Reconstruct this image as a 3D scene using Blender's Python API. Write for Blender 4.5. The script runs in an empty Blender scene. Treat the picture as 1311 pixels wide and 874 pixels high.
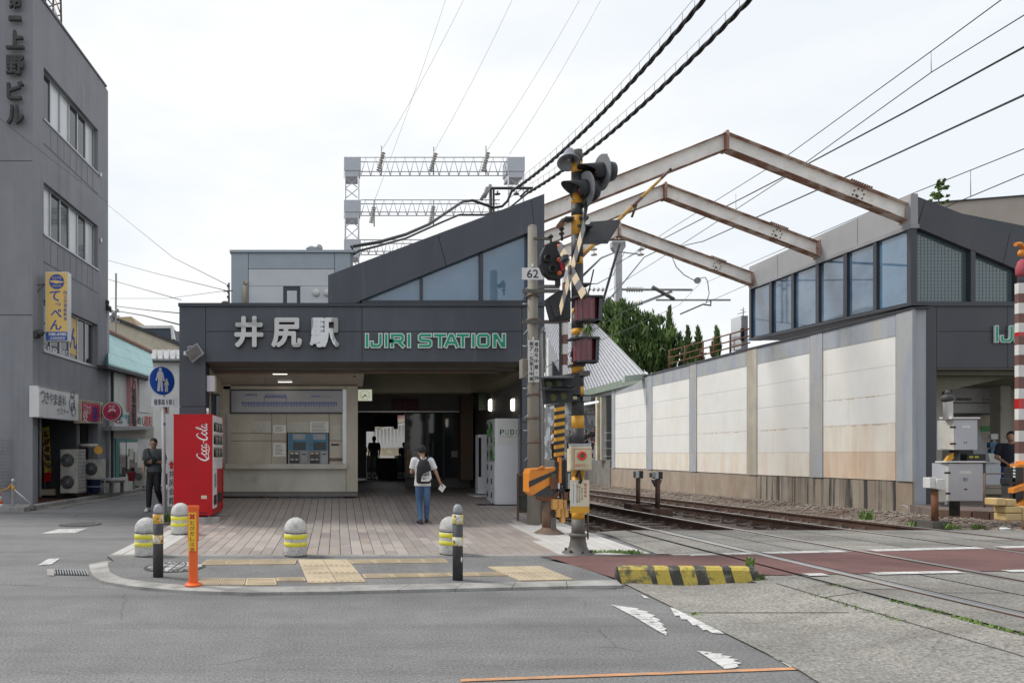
import bpy, math, random
from mathutils import Vector, Matrix, Quaternion
V = Vector
random.seed(7)
SC = bpy.context.scene
COL = SC.collection

# ------------------------------------------------------------------ camera
FL, CX, HY, CH = 850.0, 431.0, 580.0, 1.35          # focal length, principal point (photo pixels), eye height
cam = bpy.data.cameras.new('camera')
camo = bpy.data.objects.new('camera', cam); COL.objects.link(camo)
camo.location = (0, 0, CH); camo.rotation_euler = (math.radians(90), 0, 0)
cam.sensor_width = 36; cam.lens = FL / 1311 * 36
cam.shift_x = (655.5 - CX) / 1311; cam.shift_y = (HY - 437) / 1311
cam.clip_start = 0.05; cam.clip_end = 3000
SC.camera = camo

# ------------------------------------------------------------------ sky and sun (bright overcast)
SUN_EL, SUN_AZ = math.radians(50), math.radians(-66)   # azimuth measured from +Y towards +X
world = bpy.data.worlds.new('World'); SC.world = world; world.use_nodes = True
wt = world.node_tree; wn = wt.nodes; wl = wt.links
bg = wn['Background']; bg.inputs[1].default_value = 0.1
sky = wn.new('ShaderNodeTexSky'); sky.sky_type = 'NISHITA'; sky.sun_disc = False
sky.sun_elevation = SUN_EL; sky.sun_rotation = SUN_AZ; sky.air_density = 1.0; sky.dust_density = 1.5
tc = wn.new('ShaderNodeTexCoord')
mp = wn.new('ShaderNodeMapping'); mp.inputs['Scale'].default_value = (1.0, 1.0, 2.6)
n1 = wn.new('ShaderNodeTexNoise'); n1.inputs['Scale'].default_value = 2.2; n1.inputs['Detail'].default_value = 6; n1.inputs['Roughness'].default_value = .55
wl.new(tc.outputs['Generated'], mp.inputs[0]); wl.new(mp.outputs[0], n1.inputs['Vector'])
r1 = wn.new('ShaderNodeValToRGB'); r1.color_ramp.elements[0].position = .36; r1.color_ramp.elements[1].position = .56
r1.color_ramp.elements[0].color = (7.2, 7.6, 8.0, 1); r1.color_ramp.elements[1].color = (8.25, 8.33, 8.42, 1)
wl.new(n1.outputs[0], r1.inputs[0])
sep = wn.new('ShaderNodeSeparateXYZ'); wl.new(tc.outputs['Generated'], sep.inputs[0])
mr = wn.new('ShaderNodeMapRange'); mr.inputs[1].default_value = -0.55; mr.inputs[2].default_value = .35; mr.inputs[3].default_value = .74; mr.inputs[4].default_value = .97
wl.new(sep.outputs[1], mr.inputs[0])
mx = wn.new('ShaderNodeMix'); mx.data_type = 'RGBA'
wl.new(mr.outputs[0], mx.inputs[0]); wl.new(sky.outputs[0], mx.inputs[6]); wl.new(r1.outputs[0], mx.inputs[7])
wl.new(mx.outputs[2], bg.inputs[0])
sun = bpy.data.lights.new('sun', 'SUN'); sun.energy = 2.1; sun.angle = math.radians(12); sun.color = (1, .97, .92)
suno = bpy.data.objects.new('sun', sun); COL.objects.link(suno)
sd = V((math.sin(SUN_AZ) * math.cos(SUN_EL), math.cos(SUN_AZ) * math.cos(SUN_EL), math.sin(SUN_EL)))
suno.rotation_euler = sd.to_track_quat('Z', 'Y').to_euler(); suno.location = (0, 0, 40)
SC.view_settings.view_transform = 'Standard'; SC.view_settings.look = 'None'
SC.view_settings.exposure = 0.32; SC.view_settings.gamma = 1.0

# ------------------------------------------------------------------ helpers
TMP = bpy.data.scenes.new('tmp')
def W(px, py, Y): return V(((px - CX) / FL * Y, Y, CH + (HY - py) / FL * Y))
def S(r, g, b):
    f = lambda c: (c / 255 / 12.92) if c / 255 <= .04045 else ((c / 255 + .055) / 1.055) ** 2.4
    return (f(r), f(g), f(b), 1)
def smooth(t): t = max(0, min(1, t)); return t * t * (3 - 2 * t)
def P(Y): return .27 - .0188 * min(Y, 60)
def g0(X, Y): return smooth((X - .0647 * (Y - 6.75) - 3.4) / 1.3) * P(Y)
def zp(Y):
    k = [(0, .03), (8.6, .03), (11.97, .09), (14.76, .36), (99, .36)]
    for (a, b), (c, d) in zip(k, k[1:]):
        if Y <= c: return b + (d - b) * (Y - a) / (c - a)
    return .36
def gp(px, py, fn=g0, dz=0.0):
    u = (px - CX) / FL; v = (HY - py) / FL; lo = 1.0
    Y = 2.0
    while Y < 80:
        if CH + v * Y <= fn(u * Y, Y): break
        Y += .05
    a, b = Y - .05, Y
    for _ in range(20):
        m = (a + b) / 2
        if CH + v * m <= fn(u * m, m): b = m
        else: a = m
    return V((u * b, b, fn(u * b, b) + dz))

class MB:
    def __init__(s): s.v = []; s.f = []; s.m = []; s.s = []
    def add(s, vs, fs, mi=0, sm=False):
        o = len(s.v); s.v += [V(p) for p in vs]
        for f in fs: s.f.append([o + i for i in f]); s.m.append(mi); s.s.append(sm)
        return s
    def quad(s, a, b, c, d, mi=0): return s.add([a, b, c, d], [(0, 1, 2, 3)], mi)
    def poly(s, pts, mi=0): return s.add(pts, [tuple(range(len(pts)))], mi)
    def hexa(s, p, mi=0):   # p: 4 bottom (ccw), 4 top
        return s.add(p, [(3, 2, 1, 0), (4, 5, 6, 7), (0, 1, 5, 4), (1, 2, 6, 5), (2, 3, 7, 6), (3, 0, 4, 7)], mi)
    def box(s, x0, x1, y0, y1, z0, z1, mi=0):
        return s.hexa([(x0, y0, z0), (x1, y0, z0), (x1, y1, z0), (x0, y1, z0), (x0, y0, z1), (x1, y0, z1), (x1, y1, z1), (x0, y1, z1)], mi)
    def obox(s, c, ax, ay, az, mi=0):   # half axes
        c, ax, ay, az = V(c), V(ax), V(ay), V(az)
        return s.hexa([c - ax - ay - az, c + ax - ay - az, c + ax + ay - az, c - ax + ay - az, c - ax - ay + az, c + ax - ay + az, c + ax + ay + az, c - ax + ay + az], mi)
    def prism(s, pts, vec, mi=0, mcap=None):
        n = len(pts); vec = V(vec); pts = [V(p) for p in pts]
        q = [p + vec for p in pts]
        nrm = V((0, 0, 0))
        for i in range(n): nrm += pts[i].cross(pts[(i + 1) % n])
        fs = [tuple(range(n)), tuple(range(2 * n - 1, n - 1, -1))]
        sd = [((i + 1) % n, i, n + i, n + (i + 1) % n) for i in range(n)]
        if nrm.dot(vec) > 0: fs = [f[::-1] for f in fs]; sd = [f[::-1] for f in sd]
        s.add(pts + q, fs[:1], mi if mcap is None else mcap); o = len(s.v) - 2 * n
        for f in fs[1:] + sd: s.f.append([o + i for i in f]); s.m.append(mi); s.s.append(False)
        return s
    def cyl(s, p0, p1, r0, r1=None, n=12, mi=0, cap=True, sm=True):
        p0, p1 = V(p0), V(p1); r1 = r0 if r1 is None else r1
        d = (p1 - p0).normalized(); a = d.orthogonal().normalized()
        if abs(d.z) > .9: a = V((1, 0, 0)) - d * d.x; a.normalize()
        b = d.cross(a)
        vs = [p0 + (a * math.cos(t) + b * math.sin(t)) * r0 for t in [2 * math.pi * i / n for i in range(n)]]
        vs += [p1 + (a * math.cos(t) + b * math.sin(t)) * r1 for t in [2 * math.pi * i / n for i in range(n)]]
        s.add(vs, [(i, (i + 1) % n, n + (i + 1) % n, n + i) for i in range(n)], mi, sm)
        if cap:
            o = len(s.v) - 2 * n
            s.f += [[o + i for i in range(n - 1, -1, -1)], [o + n + i for i in range(n)]]; s.m += [mi, mi]; s.s += [False, False]
        return s
    def tube(s, pts, r, n=6, mi=0):
        pts = [V(p) for p in pts]; rings = []
        for i, p in enumerate(pts):
            d = (pts[min(i + 1, len(pts) - 1)] - pts[max(i - 1, 0)]).normalized()
            ref = V((0, 0, 1)) if abs(d.z) < .95 else V((0, 1, 0))
            a = d.cross(ref).normalized(); b = a.cross(d)
            rr = r[i] if isinstance(r, (list, tuple)) else r
            rings.append([p + (a * math.cos(t) + b * math.sin(t)) * rr for t in [2 * math.pi * k / n for k in range(n)]])
        vs = [q for R in rings for q in R]; m = len(rings)
        fs = [(i * n + k, (i + 1) * n + k, (i + 1) * n + (k + 1) % n, i * n + (k + 1) % n) for i in range(m - 1) for k in range(n)]
        s.add(vs, fs, mi, True); o = len(s.v) - m * n
        s.f += [[o + k for k in range(n)], [o + (m - 1) * n + k for k in range(n - 1, -1, -1)]]; s.m += [mi, mi]; s.s += [False, False]
        return s
    def lathe(s, o, ax, prof, n=20, mi=0, sx=1.0):   # prof: (radius, height)
        o = V(o); d = V(ax).normalized(); a = d.orthogonal().normalized()
        if abs(d.z) > .9: a = V((1, 0, 0)) - d * d.x; a.normalize()
        b = d.cross(a); m = len(prof)
        vs = [o + d * h + (a * math.cos(t) * sx + b * math.sin(t)) * max(r, 1e-4) for (r, h) in prof for t in [2 * math.pi * i / n for i in range(n)]]
        fs = [(i * n + k, i * n + (k + 1) % n, (i + 1) * n + (k + 1) % n, (i + 1) * n + k) for i in range(m - 1) for k in range(n)]
        s.add(vs, fs, mi, True); q = len(s.v) - m * n
        s.f += [[q + k for k in range(n - 1, -1, -1)], [q + (m - 1) * n + k for k in range(n)]]; s.m += [mi, mi]; s.s += [False, False]
        return s
    def sph(s, c, r, n=14, mi=0):
        c = V(c); r = (r, r, r) if not isinstance(r, (tuple, list)) else r; h = n // 2
        vs = [c + V((0, 0, -r[2]))]
        for i in range(1, h):
            p = -math.pi / 2 + math.pi * i / h
            vs += [c + V((r[0] * math.cos(p) * math.cos(t), r[1] * math.cos(p) * math.sin(t), r[2] * math.sin(p))) for t in [2 * math.pi * k / n for k in range(n)]]
        vs.append(c + V((0, 0, r[2]))); L = len(vs) - 1
        fs = [(0, 1 + (k + 1) % n, 1 + k) for k in range(n)]
        for i in range(h - 2): fs += [(1 + i * n + k, 1 + i * n + (k + 1) % n, 1 + (i + 1) * n + (k + 1) % n, 1 + (i + 1) * n + k) for k in range(n)]
        fs += [(1 + (h - 2) * n + k, 1 + (h - 2) * n + (k + 1) % n, L) for k in range(n)]
        return s.add(vs, fs, mi, True)
    def mesh(s, name, mats, off):
        me = bpy.data.meshes.new(name)
        me.from_pydata([tuple(p - off) for p in s.v], [], s.f)
        for m in mats: me.materials.append(m)
        me.polygons.foreach_set('material_index', s.m); me.polygons.foreach_set('use_smooth', s.s)
        me.update(); return me
    def build(s, name, mats, parent=None, bevel=0, label=None, cat=None, group=None, kind=None):
        if not isinstance(mats, (list, tuple)): mats = [mats]
        if parent is None:
            xs = [p.x for p in s.v]; ys = [p.y for p in s.v]; zs = [p.z for p in s.v]
            off = V(((min(xs) + max(xs)) / 2, (min(ys) + max(ys)) / 2, min(zs)))
        else: off = root_of(parent)
        o = bpy.data.objects.new(name, s.mesh(name, mats, off)); COL.objects.link(o)
        if parent is None: o.location = off; ROOT[o.name] = off
        else: o.parent = parent
        if bevel:
            b = o.modifiers.new('bevel', 'BEVEL'); b.width = bevel; b.segments = 2; b.limit_method = 'ANGLE'
        tag(o, label, cat, group, kind); return o
ROOT = {}
def root_of(o):
    while o.parent is not None: o = o.parent
    return ROOT[o.name]
def tag(o, label=None, cat=None, group=None, kind=None):
    if label: o['label'] = label
    if cat: o['category'] = cat
    if group: o['group'] = group
    if kind: o['kind'] = kind
    return o
def T(name, label, cat, loc=(0, 0, 0), group=None):
    o = bpy.data.objects.new(name, None); COL.objects.link(o); o.location = loc; ROOT[o.name] = V(loc)
    o.empty_display_size = .2
    return tag(o, label, cat, group)
KIDS = None
def copy_tree(o, loc=None, label=None, parent=None, rotz=None):
    c = o.copy(); COL.objects.link(c)
    if parent is not None: c.parent = parent
    else: ROOT[c.name] = V(loc if loc is not None else o.location)
    if loc is not None: c.location = loc
    if rotz is not None: c.rotation_euler = (0, 0, rotz)
    if label: c['label'] = label
    for k in [k for k in COL.objects if k.parent == o and k != c]: copy_tree(k, parent=c)
    return c

_txt = {}
def tmp_dg():
    with bpy.context.temp_override(scene=TMP, view_layer=TMP.view_layers[0]):
        dg = bpy.context.evaluated_depsgraph_get(); dg.update()
    return dg
def glyph(body, bold, ext):
    k = (body, bold, ext)
    if k in _txt: return _txt[k]
    c = bpy.data.curves.new('t', 'FONT'); c.body = body; c.extrude = ext; c.offset = bold; c.resolution_u = 3
    o = bpy.data.objects.new('t', c); TMP.collection.objects.link(o)
    dg = tmp_dg()
    me = bpy.data.meshes.new_from_object(o.evaluated_get(dg), depsgraph=dg)
    vs = [v.co.copy() for v in me.vertices]; fs = [tuple(p.vertices) for p in me.polygons]
    bpy.data.objects.remove(o); bpy.data.meshes.remove(me); bpy.data.curves.remove(c)
    _txt[k] = (vs, fs); return _txt[k]
def txt(mb, body, c, R, U, w, h, thick=0, bold=0.0, mi=0, N=None, fat=0):
    if fat:      # heavy lettering: overlaid copies shifted sideways, each a hair deeper
        R_, U_ = V(R).normalized(), V(U).normalized(); N_ = R_.cross(U_) if N is None else N
        for k in range(8):
            a = k * math.pi / 4; txt(mb, body, V(c) + (R_ * math.cos(a) + U_ * math.sin(a)) * fat * w - N_ * .0012 * (k + 1), R, U, w * (1 - 2 * fat), (h - 2 * fat * w) if h else None, thick, 0, mi, N)
        return txt(mb, body, c, R, U, w * (1 - 2 * fat), (h - 2 * fat * w) if h else None, thick, 0, mi, N)
    vs, fs = glyph(body, bold, .1 if thick else 0)
    if not vs: return mb
    x0, x1 = min(v.x for v in vs), max(v.x for v in vs); y0, y1 = min(v.y for v in vs), max(v.y for v in vs)
    R, U = V(R).normalized(), V(U).normalized(); N = R.cross(U) if N is None else N
    sx = w / (x1 - x0); sy = (h / (y1 - y0)) if h else sx
    pts = [V(c) + R * (v.x - (x0 + x1) / 2) * sx + U * (v.y - (y0 + y1) / 2) * sy + N * ((v.z + .1) * thick / .2) for v in vs]
    return mb.add(pts, fs, mi)
XR, ZU = V((1, 0, 0)), V((0, 0, 1))
def tfl(mb, body, x0, y0, x1, y1, Y, thick=0, bold=0.0, mi=0, fat=0):   # text on a plane Y = const, by pixel box
    a, b = W(x0, y0, Y), W(x1, y1, Y)
    return txt(mb, body, (a + b) / 2, XR, ZU, abs(b.x - a.x), abs(a.z - b.z), thick, bold, mi, None, fat)
def plate(mb, px, Y, d, mi=0, mcap=None):        # polygon given in pixels at depth Y, d metres thick (away from the camera)
    return mb.prism([W(x, y, Y) for x, y in px], (0, d, 0), mi, mcap)
def rect(x0, y0, x1, y1): return [(x0, y0), (x1, y0), (x1, y1), (x0, y1)]

# ------------------------------------------------------------------ materials
_mats = {}
def M(name, col, rough=.6, metal=0, col2=None, sc=(3, 3, 3), lo=.4, hi=.65, var=.12, bump=0.0, bsc=60, grain=0, gsc=200,
      emit=0, alpha=1, spec=.5, crack=0, patch=0, wear=None, rnd=0, coat=0, col3=None, sc3=(1, 1, 1), lo3=.5, hi3=.7, det=6):
    if name in _mats: return _mats[name]
    m = bpy.data.materials.new(name); m.use_nodes = True; _mats[name] = m
    t = m.node_tree; n = t.nodes; l = t.links; b = n['Principled BSDF']
    col = tuple(col[:3]) + (1,)
    geo = n.new('ShaderNodeNewGeometry')
    def noise(scv, d=5, r=.6):
        mp = n.new('ShaderNodeMapping'); mp.inputs['Scale'].default_value = scv
        l.new(geo.outputs['Position'], mp.inputs[0])
        x = n.new('ShaderNodeTexNoise'); x.inputs['Scale'].default_value = 1; x.inputs['Detail'].default_value = d; x.inputs['Roughness'].default_value = r
        l.new(mp.outputs[0], x.inputs['Vector']); return x.outputs[0]
    def ramp(src, a, bb, c0, c1):
        r = n.new('ShaderNodeMapRange'); r.inputs[1].default_value = a; r.inputs[2].default_value = bb; r.inputs[3].default_value = c0; r.inputs[4].default_value = c1
        l.new(src, r.inputs[0]); return r.outputs[0]
    def mixc(f, a, bb, mode='MIX'):
        x = n.new('ShaderNodeMix'); x.data_type = 'RGBA'; x.blend_type = mode
        if isinstance(f, float): x.inputs[0].default_value = f
        else: l.new(f, x.inputs[0])
        for i, q in ((6, a), (7, bb)):
            if isinstance(q, tuple): x.inputs[i].default_value = q
            else: l.new(q, x.inputs[i])
        return x.outputs[2]
    cur = col
    if col2 is not None: cur = mixc(ramp(noise(sc, det), lo, hi, 0, 1), col, tuple(col2[:3]) + (1,))
    if col3 is not None: cur = mixc(ramp(noise(sc3, det), lo3, hi3, 0, 1), cur, tuple(col3[:3]) + (1,))
    if patch:      # resurfaced rectangles and darker worn areas with hard borders
        vo = n.new('ShaderNodeTexVoronoi'); vo.distance = 'CHEBYCHEV'; vo.inputs['Scale'].default_value = 1
        mp = n.new('ShaderNodeMapping'); mp.inputs['Scale'].default_value = (.13, .55, 1); l.new(geo.outputs['Position'], mp.inputs[0]); l.new(mp.outputs[0], vo.inputs['Vector'])
        sp = n.new('ShaderNodeSeparateColor'); l.new(vo.outputs['Color'], sp.inputs[0]); g_ = ramp(sp.outputs[0], 0, 1, 1 - patch, 1 + patch)
        cb = n.new('ShaderNodeCombineColor'); [l.new(g_, cb.inputs[i]) for i in range(3)]; cur = mixc(1.0, cur, cb.outputs[0], 'MULTIPLY')
    if crack:
        nz = n.new('ShaderNodeTexNoise'); nz.inputs['Scale'].default_value = 2.5; nz.inputs['Detail'].default_value = 6; l.new(geo.outputs['Position'], nz.inputs['Vector'])
        ad = n.new('ShaderNodeMix'); ad.data_type = 'VECTOR'; ad.inputs[0].default_value = .12; l.new(geo.outputs['Position'], ad.inputs[4]); l.new(nz.outputs['Color'], ad.inputs[5])
        vo = n.new('ShaderNodeTexVoronoi'); vo.feature = 'DISTANCE_TO_EDGE'; vo.inputs['Scale'].default_value = .42; l.new(ad.outputs[1], vo.inputs['Vector'])
        a_ = ramp(vo.outputs['Distance'], .0015, .006, 1, 0); gt = ramp(noise((.45, .45, 1), 3), .5, .6, 0, crack)
        mm = n.new('ShaderNodeMath'); mm.operation = 'MULTIPLY'; l.new(a_, mm.inputs[0]); l.new(gt, mm.inputs[1]); cur = mixc(mm.outputs[0], cur, (.05, .05, .048, 1))
    f = None
    if var:
        f = ramp(noise((2.3, 2.3, 1.7), 4), .3, .7, 1 - var, 1 + var)
    if grain:
        g = ramp(noise((gsc,) * 3, 2, .8), .25, .75, 1 - grain, 1 + grain)
        if f is None: f = g
        else:
            mm = n.new('ShaderNodeMath'); mm.operation = 'MULTIPLY'; l.new(f, mm.inputs[0]); l.new(g, mm.inputs[1]); f = mm.outputs[0]
    if rnd:
        oi = n.new('ShaderNodeObjectInfo'); g = ramp(oi.outputs['Random'], 0, 1, 1 - rnd, 1 + rnd)
        if f is None: f = g
        else:
            mm = n.new('ShaderNodeMath'); mm.operation = 'MULTIPLY'; l.new(f, mm.inputs[0]); l.new(g, mm.inputs[1]); f = mm.outputs[0]
    if f is not None:
        cb = n.new('ShaderNodeCombineColor')
        for i in range(3): l.new(f, cb.inputs[i])
        cur = mixc(1.0, cur, cb.outputs[0], 'MULTIPLY')
    if isinstance(cur, tuple): b.inputs['Base Color'].default_value = cur
    else: l.new(cur, b.inputs['Base Color'])
    b.inputs['Roughness'].default_value = rough; b.inputs['Metallic'].default_value = metal
    b.inputs['Specular IOR Level'].default_value = spec
    if coat: b.inputs['Coat Weight'].default_value = coat
    if wear:      # worn paint: fine gaps where the surface below shows
        l.new(ramp(noise(wear[0], 5, .75), wear[1], wear[2], 1, 0), b.inputs['Alpha'])
    if alpha < 1: b.inputs['Alpha'].default_value = alpha
    if emit:
        b.inputs['Emission Strength'].default_value = emit
        b.inputs['Emission Color'].default_value = col
    if bump:
        bm = n.new('ShaderNodeBump'); bm.inputs['Strength'].default_value = bump; bm.inputs['Distance'].default_value = .01
        l.new(noise((bsc,) * 3, 3, .7), bm.inputs['Height']); l.new(bm.outputs[0], b.inputs['Normal'])
    return m

m_asph = M('asphalt', (.18, .18, .18), .85, col2=(.215, .214, .212), sc=(.25, .9, 1), col3=(.145, .145, .146), sc3=(.12, 1.5, 1), lo3=.48, hi3=.68, grain=.5, gsc=55, bump=.6, bsc=60, var=.1, spec=.3, crack=.85, patch=.06)
m_asph2 = M('sidewalk_asphalt', (.17, .168, .17), .9, col2=(.21, .21, .205), sc=(1.2, 1.2, 1), grain=.55, gsc=85, bump=.7, bsc=100, spec=.3, col3=(.15, .1, .085), sc3=(.9, .9, .9), lo3=.66, hi3=.8)
m_conc = M('crossing_concrete', (.215, .208, .192), .85, col2=(.265, .252, .228), sc=(.8, .8, 1), grain=.6, gsc=46, bump=.6, bsc=60, rnd=.1, patch=.05, col3=(.18, .168, .15), sc3=(.5, 2.5, 1), lo3=.5, hi3=.7, spec=.3, crack=.6)
m_kerb = M('kerb_stone', (.36, .35, .335), .8, col2=(.24, .235, .22), sc=(4, 4, 4), grain=.2, gsc=120, bump=.3, rnd=.1)
m_joint = M('joint_mortar', (.05, .048, .045), .9)
m_dark = M('dark_gap', (.02, .02, .02), .9)
m_red = M('red_walkway_paint', (.16, .078, .07), .8, col2=(.125, .06, .056), sc=(1, 3, 1), grain=.2, gsc=110, bump=.3, col3=(.24, .2, .18), sc3=(9, 9, 9), lo3=.66, hi3=.72)
m_white = M('road_white_paint', (.6, .6, .58), .75, col2=(.42, .42, .41), sc=(5, 9, 5), lo=.45, hi=.7, wear=((11, 30, 9), .55, .62),  grain=.12, gsc=120)
m_orange_l = M('road_orange_paint', (.62, .3, .13), .7, col2=(.3, .2, .14), sc=(5, 30, 5), grain=.2)
m_tac = M('tactile_tile', (.5, .41, .28), .75, col2=(.4, .33, .24), sc=(3, 3, 3), grain=.15, gsc=120, rnd=.1)
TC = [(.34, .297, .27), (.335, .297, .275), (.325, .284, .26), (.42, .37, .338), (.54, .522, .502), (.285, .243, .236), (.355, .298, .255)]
m_tile = [M('paving_tile_%d' % i, c, .55, col2=tuple(x * .86 for x in c), sc=(2, 2, 3), lo=.45, hi=.75, rnd=.045, var=.08, grain=.08, gsc=150, bump=.12, bsc=120) for i, c in enumerate(TC)]
m_slate = M('slate_panel', (.055, .063, .079), .4, col2=(.068, .076, .092), sc=(1.2, 1.2, .4), var=.08, spec=.5, col3=(.09, .098, .112), sc3=(7, 7, .35), lo3=.56, hi3=.8, bump=.04, bsc=2)
m_slate2 = M('slate_trim', (.04, .045, .055), .4)
m_slate3 = M('dark_grey_cladding', (.052, .054, .062), .5, col2=(.06, .062, .07), sc=(8, 8, .3), var=.08)
m_soffit = M('soffit_brown', (.11, .1, .085), .6)
m_ceil = M('ceiling_panel', (.42, .38, .32), .7)
m_beige = M('beige_wall', (.47, .43, .35), .65, col2=(.38, .34, .27), sc=(1.5, 1.5, .5), var=.06)
m_beige2 = M('grey_beige_wall', (.5, .48, .42), .7, col2=(.4, .38, .32), sc=(1.2, 1.2, .6), var=.06, col3=(.3, .27, .2), sc3=(1.2, 1, 1.5), lo3=.6, hi3=.75)
m_olive = M('olive_beam', (.17, .165, .11), .6)
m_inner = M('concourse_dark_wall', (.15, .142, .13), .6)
m_glassb = M('window_glass', (.08, .165, .26), .03, spec=1.0, var=.12, coat=.8, col2=(.13, .22, .32), sc=(.5, .5, .9), bump=.05, bsc=1.5)  # blue base and paler patches put the sky reflection into the colour
m_glassd = M('dark_glass', (.03, .036, .04), .05, spec=.8, var=0)
m_steel = M('steel_dull_reflection', (.3, .285, .27), .12, 1, col2=(.42, .4, .39), sc=(1.5, 1.5, 3), lo=.48, hi=.52, var=.05, bump=.15, bsc=5)  # darkened, patchy base colour imitates the street reflected in the letters
m_steel2 = M('steel_bright_reflection', (.5, .5, .5), .12, 1, col2=(.25, .24, .23), sc=(2.2, 1, .6), lo=.49, hi=.51, var=.05)  # lighter copy with hard-edged patches, a bright reflection painted in
m_alu = M('aluminium', (.5, .5, .5), .35, .8)
m_galv = M('galvanised', (.38, .39, .4), .5, .5, col2=(.3, .3, .31), sc=(6, 6, 3))
m_grey = M('grey_paint', (.3, .31, .33), .5, col2=(.25, .255, .26), sc=(1.5, 1.5, 1))
m_lgrey = M('light_grey_panel', (.62, .64, .67), .5, col2=(.56, .58, .61), sc=(.6, .6, 2), var=.05)
m_wht = M('white_paint', (.72, .72, .71), .5, col2=(.62, .62, .6), sc=(1.5, 1.5, .7), var=.05)
m_blk = M('black_paint', (.022, .023, .025), .45, var=.2)
m_blk2 = M('weathered_black', (.035, .036, .038), .6, col2=(.06, .06, .06), sc=(5, 5, 5))
m_yel = M('yellow_paint', (.66, .33, .03), .55, col2=(.42, .2, .03), sc=(6, 6, 3), lo=.5, hi=.8)
m_ylemon = M('lemon_paint', (.72, .66, .05), .7, col2=(.55, .53, .2), sc=(14, 14, 14), lo=.5, hi=.7)
m_org = M('orange_paint', (.72, .25, .03), .5, col2=(.45, .16, .03), sc=(5, 5, 5), lo=.5, hi=.8)
m_cone = M('safety_orange', (.8, .13, .02), .45, var=.06)
m_cream = M('cream_paint', (.62, .56, .42), .6, col2=(.5, .42, .28), sc=(3, 3, 3))
m_redp = M('red_paint', (.5, .015, .015), .3, var=.04, coat=.3)
m_coke = M('vending_red', (.5, .002, .009), .38, var=.05, coat=0, spec=.35, col2=(.44, .004, .01), sc=(1.5, 1.5, 3))
m_rust = M('rusty_steel', (.2, .085, .04), .8, col2=(.1, .05, .03), sc=(4, 4, 4), grain=.2)
m_pole = M('pole_concrete', (.27, .25, .21), .85, col2=(.22, .2, .17), sc=(4, 4, .8), grain=.1, gsc=100)
m_brown = M('brown_weathered_metal', (.13, .105, .085), .65, col2=(.17, .09, .05), sc=(4, 4, 3))
m_base = M('pole_base_grey', (.13, .125, .115), .6, col2=(.09, .08, .07), sc=(5, 5, 5))
m_gran = M('white_granite', (.55, .54, .52), .85, col2=(.2, .2, .2), sc=(60, 60, 60), lo=.56, hi=.66, col3=(.38, .37, .35), sc3=(8, 8, 8), bump=.4, bsc=60, det=2)
m_rail = M('rail_head', (.6, .6, .61), .3, .7, var=.08)
m_railw = M('rail_web_rust', (.11, .06, .042), .8, col2=(.07, .042, .032), sc=(5, 5, 5))
m_slp = M('sleeper', (.16, .12, .1), .85, col2=(.1, .08, .07), sc=(6, 6, 6), rnd=.15)
m_bal = M('ballast', (.16, .125, .1), .9, col2=(.23, .195, .165), sc=(14, 14, 14), grain=.35, gsc=40, bump=1, bsc=25, col3=(.12, .08, .06), sc3=(1.2, 1.2, 1), lo3=.45, hi3=.65)
m_stone = M('ballast_stone', (.2, .165, .135), .9, col2=(.33, .3, .265), sc=(18, 18, 18), lo=.45, hi=.55, col3=(.16, .1, .075), sc3=(1.2, 1.2, 1), lo3=.45, hi3=.65)
m_leaf = [M('leaf_%d' % i, c, .6, var=.25, spec=.3) for i, c in enumerate([(.085, .145, .04), (.125, .2, .055), (.18, .27, .075), (.05, .09, .03)])]
m_grass = M('grass', (.16, .24, .06), .7, var=.3)
m_lamp = M('lit_lamp', (1, .93, .78), .4, emit=2.2, var=0)
m_gwhite = M('letter_green', (.0, .3, .17), .4, var=0)
m_gedge = M('letter_edge', (.72, .8, .76), .35, 0, var=0)
m_ink = M('ink_black', (.03, .03, .035), .6, var=0)
m_inkb = M('ink_blue', (.03, .06, .3), .6, var=0)
m_inkr = M('ink_red', (.55, .03, .04), .6, var=0)
m_paper = M('paper', (.68, .67, .62), .8, var=.03)
m_skin = M('skin', (.42, .24, .165), .55, var=.05)
m_rubber = M('rubber', (.03, .03, .03), .8)
# ================================================================== GROUND, ROAD, PLAZA
def grid_sheet(name, mat, xs, ys, fz, kind='structure'):
    mb = MB(); vs = [(x, y, fz(x, y)) for y in ys for x in xs]; n = len(xs)
    fs = [(j * n + i, j * n + i + 1, (j + 1) * n + i + 1, (j + 1) * n + i) for j in range(len(ys) - 1) for i in range(n - 1)]
    mb.add(vs, fs); return mb.build(name, mat, kind=kind)
def fr(a, b, st):
    n = max(1, round((b - a) / st)); return [a + (b - a) * i / n for i in range(n + 1)]
m_dirt = M('bare_ground', (.16, .14, .115), .95, col2=(.1, .09, .075), sc=(.3, .3, 1), grain=.2, gsc=20)
grid_sheet('ground', m_dirt, [-900, -20, -3, 4, 14, 60, 900], [-300, -12, 11, 60, 200, 1200], lambda x, y: -1.3)
grid_sheet('road', m_asph, fr(-60, 3, 5) + fr(3.2, 6, .2) + fr(7, 60, 4), fr(-14, 0, 2) + fr(.5, 11.05, .35), g0)
grid_sheet('side_road', m_asph, [-30, -12, -7, -2.95], fr(11.05, 90, 8), lambda x, y: 0)
grid_sheet('far_ground', m_asph, [17.5, 30, 60], fr(11.05, 90, 8), lambda x, y: -.15)

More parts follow.
